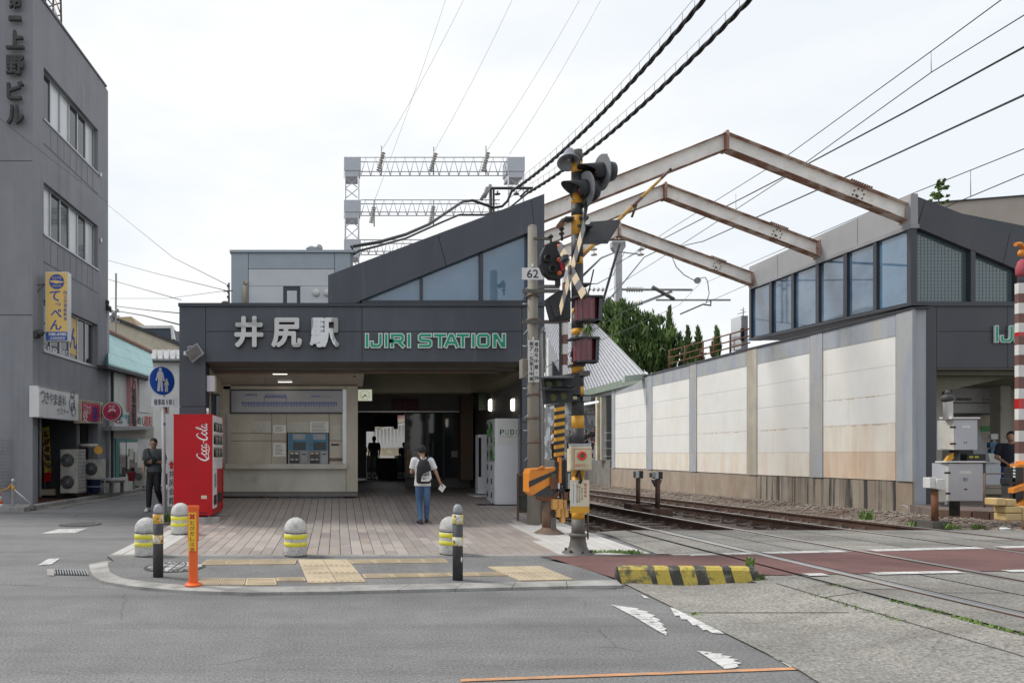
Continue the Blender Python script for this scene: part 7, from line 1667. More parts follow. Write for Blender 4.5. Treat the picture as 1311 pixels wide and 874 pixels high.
# round black route indicator with lamps, standing left of the crossbuck
t = T('route_indicator', 'round black signal head with dark lenses and small orange lamps beside the crossbuck', 'signal', Q(706, 360, .6)); Yi = .6
pts = [Q(x, y, Yi) for x, y in [(722, 314), (716, 309), (706, 309.5), (698, 315), (693, 326), (692.5, 338), (697, 349), (705, 356), (716, 357), (722, 354), (724, 345), (724, 322)]]
MB().prism(pts, (0, .12, 0)).build('backboard', m_hood, t)
for x, y in ((700.5, 331.5), (706.5, 345.5)):
    c = Q(x, y, Yi - .005); MB().lathe(c, (0, -1, 0), [(.05, 0), (.056, .03), (.052, .06), (.044, .06), (.04, .004)], 20).build('dark_lens', m_blk, t)
for x, y in ((716, 315.5), (716, 332.5), (716, 349.5)):
    c = Q(x, y, Yi - .01); MB().sph(c, (.035, .03, .035), 12).build('orange_lamp', M('orange_lamp', (.8, .2, .05), .3, emit=.0, var=0), t)
MB().prism([Q(715.5, 331, Yi - .06), Q(717.5, 330, Yi - .06), Q(724.5, 345.5, Yi - .06), Q(719, 346.5, Yi - .06)][::-1], (0, .012, 0)).build('red_pointer', M('pointer_red', (.5, .02, .05), .4), t); MB().obox(Q(714, 361, Yi + .05), (.03, 0, 0), (0, .03, 0), (0, 0, .06)).build('neck', m_hood, t)
# dark five sided box below
t2 = T('rear_signal_box', 'dark pentagonal signal housing half hidden behind the red and white arm', 'signal', Q(715, 405, .5)); MB().prism([Q(x, y, .5) for x, y in [(701.5, 381), (716, 371), (731, 371), (731, 408), (709, 409)]][::-1], (0, .2, 0)).build('housing', m_hood, t2, .01); MB().prism([Q(x, y, .48) for x, y in [(704, 383), (715, 375.5), (722, 377), (721, 402), (711, 406)]][::-1], (0, .015, 0)).build('inner_panel', m_blk2, t2)
# crossbuck, turned almost edge on
cb_ = T('crossbuck', 'cream and dark striped level crossing crossbuck turned nearly edge on to the viewer', 'crossbuck', Q(733, 391, -.15)); cN = V((-1, -.03, 0)).normalized(); cR = V((-cN.y, cN.x, 0)); cR = cR if cR.x > 0 else -cR
cc = Q(732.5, 345, -.18)
m_cbw = M('crossbuck_cream', (.72, .6, .42), .55, col2=(.66, .5, .33), sc=(3, 3, 3), var=.06); m_cbg = M('crossbuck_dark', (.16, .16, .17), .5)
for sgn, off in ((1, 0), (-1, .012)):
    for k in range(8):
        u0, u1 = -.48 + .12 * k, -.48 + .12 * (k + 1); h = .066
        def pt(u, v):
            a = math.radians(47) * sgn if sgn > 0 else math.radians(180 - 47)
            dx, dz = math.cos(a), math.sin(a); sk = .04
            return cc + cR * (u * dx - v * dz) + ZU * (u * dz + v * dx) * 1.0 + cN * off
        q = [pt(u0 * 1.25 - .035, -h), pt(u1 * 1.25 - .035, -h), pt(u1 * 1.25 + .035, h), pt(u0 * 1.25 + .035, h)]
        MB().prism(q, cN * .008).build('board_stripe', m_cbw if k % 2 == 0 else m_cbg, cb_)
MB().obox(cc + cN * .03, cR * .03, cN * .015, ZU * .05).build('centre_plate', m_base, cb_)
# red drum lamps with black rims
m_rdrum = M('red_drum', (.14, .02, .03), .3, col2=(.08, .015, .02), sc=(9, 9, 1), coat=.4)
def drum(x, yt, yb, w, label):
    c = Q(x, yb, -.16); H = (yb - yt) / s0; r = w / s0 / 2; t = T('drum_lamp', label, 'warning lamp', c, 'red ribbed drum lamps on the striped signal pole')
    mb = MB(); n = 30; prof = []
    for zz in (.02, H - .015):
        prof.append([c + V((-.02 + math.cos(a) * r * .78 * (1 + .035 * (1 if i % 2 else -1)), math.sin(a) * r * .78 * (1 + .035 * (1 if i % 2 else -1)), zz)) for i, a in enumerate([2 * math.pi * q / n for q in range(n)])])
    mb.add(prof[0] + prof[1], [(i, (i + 1) % n, n + (i + 1) % n, n + i) for i in range(n)]); mb.build('ribbed_lens', m_rdrum, t)
    MB().prism([c + V((x_ * r, y_ * r, H - .02)) for x_, y_ in [(-1.25, -.5), (-1, -.85), (.8, -.85), (1.05, -.5), (1.05, .6), (-1.25, .6)]], (0, 0, .025)).build('top_rim', m_hood, t)
    MB().prism([c + V((x_ * r, y_ * r, -.0)) for x_, y_ in [(-.8, -.5), (-.65, -.75), (.6, -.75), (.9, -.4), (.9, .6), (-.8, .6)]], (0, 0, .02)).build('bottom_rim', m_hood, t)
    MB().prism([c + V((x_, y_, 0)) for x_, y_ in [(r * .55, -r * .75), (r * .95, -r * .4), (r * .95, r * .6), (r * .55, r * .6)]], (.012, 0, H - .01)).build('side_cheek', m_hood, t)
    MB().lathe(c + V((-.03, 0, H + .003)), (0, 0, 1), [(.07, 0), (.06, .03), (.03, .06), (.03, .085), (.01, .09)], 14).build('top_fitting', m_base, t); MB().tube([c + V((-.1, .05, H + .05)), c + V((-.13, .15, .1))], .018).build('arm', m_base, t)
drum(752, 382, 412.5, 33, 'upper red ribbed drum lamp with black rim, just below the crossbuck'); drum(749, 434, 464.5, 31, 'lower red ribbed drum lamp with black rim, above the twin hooded signal')
# two row hooded signal
t = T('hooded_signal', 'black two row signal box with flat hoods and dim yellow green lenses', 'signal', Q(716, 518, -.12)); MB().prism([Q(x, y, -.1) for x, y in [(696, 484), (737, 477), (743, 479), (743, 513), (699, 517)]][::-1], (0, .12, 0)).build('signal_box', m_hood, t)
for (yy, xa) in ((486.5, 687), (501, 691)): MB().prism([Q(xa, yy - 3, -.32), Q(722, yy - 1.5 - 6, -.32), Q(738, yy - 10 + 1, -.1), Q(697, yy - 4, -.1)][::-1] if False else [Q(xa, yy - 2, -.42), Q(733, yy - 2, -.42), Q(737, yy - 6, -.1), Q(697, yy - 4, -.1)][::-1], (0, 0, .012)).build('hood_plate', m_hood, t)
for x, y in ((702.5, 492), (715, 491), (708, 508.5), (721, 507)): MB().cyl(Q(x, y, -.108), Q(x, y, -.101), .045, n=18).build('lens', M('lens_olive', (.1, .11, .03), .25, var=0), t)
MB().obox(Q(729, 496, -.11), (.03, 0, 0), (0, .01, 0), (0, 0, .02)).build('latch', m_galv, t); MB().obox(Q(736, 509, -.108), (.026, 0, 0), (0, .006, 0), (0, 0, .02)).build('small_plate', m_cream, t); MB().obox(Q(745, 478.5, -.02), (.07, 0, 0), (0, .1, 0), (0, 0, .03)).build('mounting_bracket', m_base, t); MB().obox(Q(748, 511, -.02), (.05, 0, 0), (0, .1, 0), (0, 0, .03)).build('mounting_bracket', m_galv, t)
# emergency button box, notice plate
t = T('emergency_button_box', 'cream steel box with a round red emergency button and red lettering', 'button box', Q(744.5, 602, -.12)); plate(MB(), rect(731, 571.5, 758, 601.5), YS_ - .16, .09).build('box_body', m_cream, t, .008); plate(MB(), rect(729, 603, 760, 598), YS_ - .1, .06).build('rear_body', m_cream, t) if False else None
plate(MB(), rect(735, 574.5, 756, 599.5), YS_ - .166, .005).build('front_plate', M('plate_khaki', (.58, .55, .36), .5), t); plate(MB(), rect(735, 574.5, 756, 575.1), YS_ - .1675, .001).build('red_line', m_inkr, t); plate(MB(), rect(735, 574.5, 735.5, 599.5), YS_ - .1675, .001).build('red_line', m_inkr, t)
c = Q(745, 583, -.167); MB().lathe(c, (0, -1, 0), [(.058, 0), (.058, .012), (.05, .022), (.032, .022), (.03, .008)], 26).build('button_ring', M('button_red', (.72, .04, .015), .35, var=0, coat=.3), t); MB().lathe(c, (0, -1, 0), [(.028, 0), (.028, .016), (.02, .02)], 18).build('button', m_base, t)
mb = MB(); tfl(mb, '非常ボタン', 736, 593.5, 753.5, 598, YS_ - .168, 0, 0, 0, .004); mb.build('lettering', m_inkr, t); mb = MB()
for y in (578, 592): mb.obox(Q(759, y, -.1), (.02, 0, 0), (0, .03, 0), (0, 0, .025)); mb.obox(Q(730, y, -.1), (.012, 0, 0), (0, .03, 0), (0, 0, .03))
mb.build('hinges', m_galv, t); plate(MB(), rect(729.5, 574, 732, 603), YS_ - .12, .1).build('side_flange', m_cream, t)
plate(MB(), rect(731, 567.5, 755, 571.3), YS_ - .1, .1).build('top_plate', m_galv, t)
t = T('notice_plate', 'cream notice plate with columns of red and black text and orange foot', 'notice', Q(742.5, 657, -.1)); plate(MB(), rect(730.5, 614, 754.5, 648), YS_ - .11, .012).build('plate', M('plate_cream', (.66, .6, .45), .5, var=.03), t); plate(MB(), rect(730.5, 648.3, 754.5, 656.5), YS_ - .11, .012).build('orange_foot', M('plate_orange', (.68, .36, .03), .5), t)
mb = MB(); tfl(mb, '非', 747.6, 618.5, 751.3, 622, YS_ - .1115, 0, 0, 0, .03); [tfl(mb, ch, 747.6, 618.5 + i * 4.6, 751.3, 622.3 + i * 4.6, YS_ - .112, 0, 0, 0, .03) for i, ch in enumerate('緊急連絡')]; mb.build('red_lettering', m_inkr, t)
mb = MB(); plate(mb, rect(732, 618, 737, 647), YS_ - .1115, .001); mb.build('white_strip', m_wht, t)
mb = MB(); [tfl(mb, ch, x, y0 + i * 2.35, x + 1.7, y0 + i * 2.35 + 1.9, YS_ - .113, 0, 0, 0, .01) for x, y0, s__ in ((733.5, 619, '踏切の異常時は下記まで'), (738.2, 620, 'お知らせください電話'), (741.2, 622, '閉じ込められた時は'), (744.3, 624, '棒を押して出る')) for i, ch in enumerate(s__)]; mb.build('lettering', m_ink, t)
# clamps and small fittings on the pole
for (x, y, w_, h_) in ((747, 291, .1, .012), (745, 281, .06, .015), (727, 281, .06, .012), (748, 365, .05, .012), (741, 507, .11, .012), (738, 468, .09, .014), (744, 397, .1, .014), (722, 331, .03, .03)):
    MB().obox(Q(x, y, -.02), (w_, 0, 0), (0, .08, 0), (0, 0, h_)).build('clamp', m_blk2, sg)
MB().tube([Q(738, 610, -.09), Q(741, 600, -.12), Q(744, 615, -.13), Q(742, 618, -.12)], .022, 6).build('cable_bend', m_blk2, sg)
MB().tube([Q(752.5, 655), Q(752.7, 690)], .012, 6).build('thin_rod', m_base, sg); MB().tube([Q(760, 345, .02), Q(748, 400, .0)], .01, 5).build('stay_rod', m_blk2, sg)

# ================================================================== BARRIER ARMS AND MACHINES
# nearer barrier machine, orange and black
YB = 10.7
def B_(px, py, dy=0.0): return W(px, py, YB + dy)
bm = T('barrier_machine', 'orange and black striped barrier machine on a rusty column beside the utility pole', 'barrier machine', B_(700, 682))
bd = [(677, 606), (679, 600), (713, 598), (716, 602), (716, 626), (712, 634), (700, 637), (683, 635), (677, 630)]
MB().prism([B_(x, y, -.12) for x, y in bd], (0, .34, 0)).build('housing', m_org, bm, .012)
def bstripe(pts): MB().prism([B_(x, y, -.127) for x, y in pts], (0, .006, 0)).build('black_stripe', m_blk2, bm)
bstripe([(677, 616), (715.5, 600), (715.8, 604.5), (700, 612), (677.2, 624)]); bstripe([(681, 634.5), (703, 621), (716, 618), (715.8, 626.5), (711, 634), (699, 636.8)])
MB().prism([B_(x, y, -.16) for x, y in [(705, 611), (714, 611), (714, 626), (705, 626)]], (0, .05, 0)).build('side_cover', m_rust, bm, .005); MB().prism([B_(x, y, -.135) for x, y in [(706, 607), (714, 606), (714, 611), (706, 612)]], (0, .02, 0)).build('motor_lid', M('lid_olive', (.13, .11, .06), .6), bm)
MB().prism([B_(x, y, -.1) for x, y in [(690, 634), (714, 628), (716, 634), (708, 641), (694, 641)]], (0, .3, 0)).build('lower_casting', m_rust, bm, .01); MB().tube([B_(690, 600, -.13), B_(694, 597, -.13), B_(697, 600, -.13)], .02, 6).build('lifting_lug', m_org, bm)
MB().cyl(B_(703, 676), B_(702, 640), .11, .1, n=18).build('column', m_brown, bm); MB().lathe(B_(703, 684), (0, 0, 1), [(.24, 0), (.25, .02), (.2, .05), (.13, .09), (.11, .12)], 22).build('column_foot', m_brown, bm)
MB().prism([B_(714, 688), B_(735, 684), B_(735, 684) + V((-.1, .35, .02)), B_(706, 684) + V((0, .3, .02))], (0, 0, .02)).build('base_tray', m_galv, bm)
# counterweights
mcw = M('counterweight_ochre', (.62, .33, .1), .6, col2=(.5, .25, .08), sc=(5, 5, 5))
for i, (x0, y0, x1, y1) in enumerate([(708, 639, 715, 652), (715.5, 639, 721.5, 652), (722, 640, 726, 652), (713.5, 651.5, 718, 662), (718.6, 651.5, 723, 662), (723.6, 651.5, 728, 662), (719, 662, 724, 669)]):
    plate(MB(), rect(x0, y0, x1, y1), YB - .2 - .02 * (i % 2), .14).build('counterweight', mcw, bm, .008)
for x in (717.5, 722): MB().tube([B_(x, 586, -.1), B_(x, 645, -.1)], .022, 6).build('link_rod', m_blk, bm)
for (x0, y0, x1, y1, m_) in [(715.5, 585, 719, 618, m_org), (712, 590, 714.5, 630, m_blk), (724, 588, 727, 630, m_blk2), (709, 625, 731, 629, m_blk), (727, 606, 730, 640, m_galv), (712, 618, 717, 626, m_wht), (722, 626, 729, 640, m_rust), (705, 655, 730, 659, m_blk), (706, 662, 712, 680, m_base)]:
    plate(MB(), rect(x0, y0, x1, y1), YB - .14, .08).build('mechanism_part', m_, bm, .004)
# striped spring section and the red and white arm above it
arm = plate(MB(), rect(716.5, 400, 719.5, 598), YB - .035, .03).build('barrier_arm', m_blk, bm)
n = 15
for k in range(n):
    y0 = 515 + 72 * k / n; y1 = 515 + 72 * (k + 1) / n; x = 717.8 - (y0 - 515) * .012
    MB().prism([B_(x - 6, y0 + 2, -.05), B_(x + 5.5, y0, -.05), B_(x + 5.5, y1, -.05), B_(x - 6, y1 + 2, -.05)], (0, .08, 0)).build('spring_stripe', m_yel if k % 2 else m_blk, arm)
m_arm = M('arm_white', (.68, .66, .63), .5); m_armr = M('arm_dark_red', (.17, .08, .065), .6)
for k, (y0, y1) in enumerate([(345, 361), (361, 378), (378, 398.5), (398.5, 413), (413, 428), (428, 440), (440, 453), (453, 467), (467, 482), (482, 515)]):
    x0 = 720.5; plate(MB(), rect(x0 - .2 + (515 - y0) * .008, y0 + .1, x0 + 6 + (515 - y0) * .008, y1), YB - .05, .07).build('arm_section', m_arm if k % 2 == 0 else m_armr, arm)
# slanted yellow and black upper arm
a2 = T('striped_rod', 'thin yellow and black striped rod slanting up over the farther steel frames', 'rod', B_(760, 300)); P0, P1 = B_(735, 337, .3), B_(858, 217.5, .3)
for k in range(10): MB().cyl(P0.lerp(P1, k / 10), P0.lerp(P1, (k + 1) / 10), .042 - .002 * k, .042 - .002 * (k + 1), n=8).build('rod_section', M('rod_ochre', (.5, .3, .07), .6) if k % 3 else m_armr, a2)
MB().sph(P1, .03, 8).build('rod_tip', m_blk, a2); MB().tube([B_(815, 262, .3), B_(809, 278, .3)], .02, 5).build('sleeve', m_rust, a2)
t = T('stay_rod', 'thin black twisted stay rod beside the smallest steel frame ridge', 'rod', B_(780, 390)); MB().tube([B_(793, 313, .4), B_(770, 392, .4), B_(764, 402, .4)], .022, 6).build('rod', m_blk, t)
t = T('cable_stack', 'bundle of black cables and insulators rising behind the crossbuck', 'cables', B_(712, 330, .5)); rr = random.Random(12)
for x, y0, y1 in ((705, 300, 316), (719, 290, 308), (728, 365, 412), (733, 368, 408)): MB().tube([B_(x, y0, .6), B_(x + .5, y1, .6)], .02, 6).build('cable', m_blk, t)
mb = MB()
for x, y in ((705, 303), (719, 288), (719, 293), (719, 299)): mb.sph(B_(x, y, .6), (.05, .05, .03), 8)
mb.build('insulator_discs', m_blk, t); MB().prism([B_(x, y, .5) for x, y in [(713, 288), (719, 280), (723.5, 278), (724, 283), (722, 289), (714, 292)]][::-1], (0, .05, 0)).build('bracket_plate', m_rust, t)

# farther barrier at the right edge
YR = 11.6
def R_(px, py, dy=0.0): return W(px, py, YR + dy)
t = T('barrier_machine', 'barrier machine at the right edge with pale ochre counterweights and raised red and white arm', 'barrier machine', R_(1305, 665, -.2)); m_cw2 = M('counterweight_pale', (.6, .42, .18), .6, col2=(.5, .36, .18), sc=(6, 6, 6))
for r_ in [(1276, 637.5, 1289, 647), (1289.5, 638.5, 1302, 647.5), (1288, 648, 1309, 656.5), (1288, 657, 1309, 666.5), (1309.5, 648, 1324, 666.5)]: plate(MB(), rect(*r_), YR - .3, .22).build('counterweight', m_cw2, t, .02)
for (x0, y0, x1, y1, m_) in [(1296, 598, 1311, 617, m_blk), (1291, 612, 1300, 620, m_blk), (1293, 620, 1297, 638, m_blk2), (1304, 594, 1330, 598, m_org), (1300, 617, 1311, 655, m_blk), (1311, 590, 1335, 655, m_org)]: plate(MB(), rect(x0, y0, x1, y1), YR - .1, .15).build('mechanism_part', m_, t, .006)
MB().prism([R_(1298, 625, -.2), R_(1340, 610, -.2), R_(1340, 619, -.2), R_(1298, 631, -.2)], (0, .1, 0)).build('orange_lever', m_org, t); MB().prism([R_(1302, 646, -.16), R_(1325, 632, -.16), R_(1325, 642, -.16), R_(1306, 648, -.16)], (0, .1, 0)).build('orange_lever', m_org, t)
MB().cyl(R_(1322, 690), R_(1322, 655), .14, n=16).build('column', m_brown, t); mb = MB(); [mb.sph(R_(1298.5, y, -.11), (.02, .02, .02), 6) for y in (598, 602, 606, 610)]; mb.build('white_bolts', m_wht, t)
bm2 = t; t = plate(MB(), rect(1306, 358, 1311, 600), YR + .02, .03).build('barrier_arm', m_blk, bm2); e_ = [362, 375.5, 387.5, 401, 413, 425, 430, 441, 454, 467, 482, 497, 510, 523, 537, 551, 565, 580, 597]
for k, (y0, y1) in enumerate(zip(e_, e_[1:])): plate(MB(), rect(1304.2, y0 + .1, 1313, y1), YR, .07).build('arm_section', m_redp if k in (5, 12) else (m_arm if (k < 5 and k % 2 == 0) or (k > 5 and k % 2) else m_armr), t)
MB().lathe(R_(1308.5, 351), (0, 0, -1), [(.02, -.26), (.06, -.22), (.09, -.1), (.085, 0), (.06, .03)], 12).build('red_wrap', M('faded_red_cloth', (.42, .08, .1), .8), t); MB().sph(R_(1308, 324), (.06, .05, .07), 10).build('orange_knob', m_org, t); MB().tube([R_(1300, 313), R_(1306, 312), R_(1312, 318)], .035, 8).build('orange_tip', m_org, t)
# small white post cap
mb = MB().lathe(W(1286.5, 684, 11.3), (0, 0, 1), [(.06, 0), (.06, .08), (.075, .1), (.06, .12)], 12); tag(mb.build('marker_stub', m_wht), 'small white marker stub below the ochre counterweights', 'marker')

# relay cabinets on a post
YC = 12.4
def C_(px, py, dy=0.0): return W(px, py, YC + dy)
m_cab = M('cabinet_grey', (.5, .51, .54), .45, col2=(.45, .46, .49), sc=(1.5, 1.5, 1.5), var=.03); m_cabs = M('cabinet_side', (.55, .53, .48), .5, col2=(.5, .38, .24), sc=(3, 3, 1.5), lo=.55, hi=.7)
def cabinet(label, x0, xm, x1, y0, y1):
    t = T('relay_cabinet', label, 'cabinet', C_((x0 + x1) / 2, y1), 'grey relay cabinets stacked at the crossing'); plate(MB(), rect(xm, y0, x1, y1), YC, .35).build('cabinet_body', m_cab, t, .006)
    MB().prism([C_(x0, y0 + 2, .28), C_(xm - .3, y0, .002), C_(xm - .3, y1, .002), C_(x0, y1 - 2, .28)], (.02, .05, 0)).build('side_panel', m_cabs, t)
    MB().prism([C_(x0 - 1, y0 - 1.2, .3), C_(xm - 3, y0 - 1.2, -.04), C_(x1 + 3.5, y0 - 1.2, -.04), C_(x1 + 2, y0 - 1.2, .4)], (0, 0, .03)).build('lid', m_wht, t)
    for f in (.25, .8): MB().obox(C_(xm - 1.5, y0 + (y1 - y0) * f, -.02), (.04, 0, 0), (0, .02, 0), (0, 0, .018)).build('hinge', m_blk, t)
    return t
t = cabinet('smaller upper grey relay cabinet with a slim white label', 1203.5, 1221.5, 1251.5, 537, 575.5); plate(MB(), rect(1231, 544.7, 1242, 547.5), YC - .004, .003).build('label', m_wht, t); mb = MB(); plate(mb, rect(1234.5, 565.2, 1235.5, 567), YC - .004, .003); plate(mb, rect(1237, 565.2, 1238, 567), YC - .004, .003); mb.build('vent_holes', m_blk, t)
t = cabinet('larger lower grey relay cabinet with rust stained side and white label', 1198, 1214.5, 1258.5, 593, 641); plate(MB(), [(1229, 602), (1242, 602), (1244.5, 606.5), (1227.5, 606.5)][::-1], YC - .004, .003).build('label', m_wht, t); plate(MB(), rect(1234.5, 625.2, 1238.5, 626.8), YC - .004, .003).build('keyhole', m_blk, t); mb = MB(); tfl(mb, '踏切', 1233, 611, 1239, 616, YC - .004); mb.build('lettering', m_tg, t)
t = T('cabinet_post', 'rusty brown post with white junction boxes left of the relay cabinets', 'post', C_(1197, 668, .0)); MB().cyl(C_(1197, 669), C_(1196.5, 625), .055, n=12).build('post', m_rust, t); plate(MB(), rect(1190.5, 611, 1199.5, 624.5), YC - .08, .15).build('junction_box', m_wht, t, .008); plate(MB(), rect(1200, 613, 1210.5, 626), YC - .12, .12).build('junction_box', m_wht, t, .008); plate(MB(), rect(1201.5, 626.5, 1211, 642), YC - .03, .03).build('stained_plate', m_cabs, t)
MB().box(C_(1188, 0).x, C_(1212, 0).x, YC - .1, YC + .4, -.1, C_(0, 668).z + .02).build('concrete_foot', m_base, t)
MB().cyl(C_(1222, 660, .25), C_(1222, 575, .25), .08, n=12).build('support_pipe', m_blk2, t); MB().lathe(C_(1213.5, 537, .1), (0, 0, 1), [(.075, 0), (.075, .34), (.085, .35), (.085, .37)], 14).build('vent_pipe', m_wht, t); mb = MB(); mb.sph(C_(1213, 510, .1), (.11, .11, .09), 10); mb.sph(C_(1213.5, 503, .1), (.05, .05, .06), 8); mb.build('cable_coil', m_blk2, t)
MB().prism([C_(x, y, .2) for x, y in [(1209, 592), (1216, 582), (1224, 577), (1223, 585), (1215, 592)]][::-1], (0, .05, 0)).build('yellow_bracket', m_yel, t)
# ================================================================== TREES, WEEDS
def foliage(name, label, cat, blobs, nleaf, size, mats, seed, trunk=None, spiky=False, group=None):
    t = T(name, label, cat, blobs[0][0] - V((0, 0, blobs[0][1][2] + 1)), group); r_ = random.Random(seed); mb = MB(); tot = sum(b[1][0] * b[1][1] * b[1][2] for b in blobs) ; 
    for c, rad in blobs:
        n = max(30, int(nleaf * (rad[0] * rad[1] * rad[2]) / tot)); clumps = []
        for k in range(max(6, n // 45)):
            while True:
                d = V((r_.uniform(-1, 1), r_.uniform(-1, 1), r_.uniform(-1, 1)))
                if .3 < d.length < 1: break
            d = d.normalized() * (d.length ** .35); clumps.append((c + V((d.x * rad[0], d.y * rad[1], d.z * rad[2])), r_.uniform(.12, .26) * (rad[0] + rad[2]) / 2, r_.choice([0, 0, 1, 1, 2, 3])))
        for cc, cr, mi in clumps:
            for j in range(45):
                mxr = max(rad); d = V((r_.gauss(0, .5) * rad[0], r_.gauss(0, .5) * rad[1], r_.gauss(0, .5) * rad[2])) * (cr / mxr * (1.0 if mxr < 1.6 * rad[0] else 1.5)); p = cc + d; s_ = size * r_.uniform(.6, 1.4)
                u = V((r_.uniform(-1, 1), r_.uniform(-1, 1), r_.uniform(-1, 1))).normalized(); w = u.cross(V((r_.uniform(-1, 1), r_.uniform(-1, 1), r_.uniform(-1, 1)))).normalized()
                if spiky: u = (V((0, 0, 1)) + u * .45).normalized(); w = u.cross(V((r_.uniform(-1, 1), r_.uniform(-1, 1), 0)).normalized()); mb.add([p - u * s_, p + w * s_ * .35, p + u * s_ * 1.6, p - w * s_ * .35], [(0, 1, 2, 3)], mi if r_.random() < .7 else r_.randrange(4))
                else: mb.add([p - u * s_, p + w * s_ * .6, p + u * s_, p - w * s_ * .6], [(0, 1, 2, 3)], mi if r_.random() < .7 else r_.randrange(4))
    mb.build('crown', mats, t, kind='stuff')
    if trunk:
        tb = MB()
        for pts, rr_ in trunk: tb.tube(pts, rr_, 8)
        tb.build('trunk', M('bark', (.09, .065, .05), .9, bump=.5), t)
    return t
TYY = 44.0
def tp_(x, y, Y=TYY): return W(x, y, Y)
k_ = TYY / FL
foliage('evergreen_tree', 'large dense dark green tree rising behind the platform roof and white wall', 'tree', [(tp_(795, 445), (34 * k_, 2.5, 48 * k_)), (tp_(824, 440), (26 * k_, 2.5, 36 * k_)), (tp_(768, 440), (20 * k_, 2.5, 52 * k_)), (tp_(846, 452), (22 * k_, 2, 26 * k_)), (tp_(778, 403), (22 * k_, 2, 16 * k_))], 15000, .16, m_leaf, 4, [([tp_(800, 600), tp_(800, 500), tp_(797, 440)], [.35, .28, .12]), ([tp_(800, 500), tp_(820, 440)], [.15, .05])], True)
for x, yt, yb_, w_, who in ((858, 392, 470, 10, 'tallest narrow cypress spire right of the dense tree'), (880, 418, 470, 8, 'middle cypress spire just left of the handrail end'), (893, 418, 465, 7, 'cypress spire behind the left part of the rusty handrail'), (917, 418, 455, 5, 'smallest rightmost cypress spire behind the rusty handrail'), (838, 405, 470, 7, 'cypress spire merging with the right side of the dense tree')):
    t = T('cypress_tree', who, 'tree', tp_(x, 560, 43), 'cypress spires behind the white wall'); mb = MB(); r_ = random.Random(x); kk = 43 / FL; N_ = int(260 + w_ * 55)
    for q in range(N_):
        f = r_.random() ** 1.25; y = yb_ + (yt - yb_) * f; rad = (w_ * (1 - f) ** .75 * (1 + .3 * math.sin(y * .9 + x)) + .5) * kk * r_.random() ** .5; a = r_.uniform(0, 6.3); p = tp_(x + 1.2 * math.sin(y * .12), y, 43) + V((math.cos(a) * rad, math.sin(a) * rad, 0)); s_ = r_.uniform(.1, .24) * (1.15 - f * .6)
        u = (V((0, 0, 1)) + V((math.cos(a), math.sin(a), 0)) * .35).normalized(); w = V((-math.sin(a + .5), math.cos(a + .5), 0)); mb.add([p - u * s_, p + w * s_ * .42, p + u * s_ * 1.7, p - w * s_ * .42], [(0, 1, 2, 3)], r_.choice([0, 1, 3, 0, 2]))
    mb.build('crown', m_leaf, t, kind='stuff'); MB().tube([tp_(x, 560, 43), tp_(x, yt + 10, 43)], [.12, .02], 6).build('trunk', M('bark', (.09, .065, .05), .9, bump=.5), t)
foliage('small_tree', 'small bright green tree top showing above the far station gable', 'tree', [(tp_(1202, 244, 30), (9 * .035, .3, 10 * .035)), (tp_(1196, 252, 30), (7 * .035, .3, 7 * .035)), (tp_(1209, 254, 30), (7 * .035, .3, 6 * .035)), (tp_(1203, 234, 30), (4 * .035, .2, 5 * .035))], 900, .07, [m_grass, m_leaf[2], m_grass, m_leaf[2]], 3, [([tp_(1201, 330, 30), tp_(1202, 245, 30)], [.06, .02])])
# weeds in the crossing joints and along edges
def gq(x, y): return gp(x, y) + V((0, 0, .012))
m_w = []
weeds('thin strip of green weeds between the white edge tiles and the red walkway', [(gq(x, 710 - (x - 750) * .004), (.07, .05)) for x in range(752, 822, 5)], 34, .07, .008)
weeds('short weeds along the joint between the near crossing slabs', [(gq(x, 749 + (x - 1000) * .298), (.05, .03)) for x in range(1040, 1120, 7)] + [(gq(x, 749 + (x - 1000) * .298), (.05, .03)) for x in range(1130, 1160, 8)], 12, .022, .006)
weeds('patchy weeds along the slab joint beside the nearest rail', [(gq(x, 736.5 + (x - 1017) * .262), (.05, .03)) for x in list(range(1064, 1080, 8)) + list(range(1145, 1215, 8)) + list(range(1225, 1311, 7))], 14, .024, .006)
weeds('small weeds at the far end of the striped kerb block', [(gp(971, 743), (.04, .03)), (gp(968, 741) + V((0, .1, .12)), (.03, .03))], 40, .1, .01)
weeds('green weed at the foot of the white wall near its corner', [(gp(1142, 668) + V((0, .6, .0)), (.1, .08))], 60, .22, .012)
weeds('weeds at the rusty cabinet post and brick edge', [(C_(1172, 672, .3), (.12, .05)), (C_(1220, 676, -.2), (.14, .05)), (C_(1252, 676, -.3), (.12, .05)), (C_(1302, 683, -.6), (.14, .05))], 40, .12, .01)
weeds('sparse weeds at the base of the white wall behind the dwarf signals', [(RW(936, 640, .35) - V((0, 0, .05)), (.2, .1))], 40, .2, .02)
weeds('tiny weeds at the joint beside the worn turn arrow', [(gq(891, 788), (.06, .02))], 20, .03, .008)

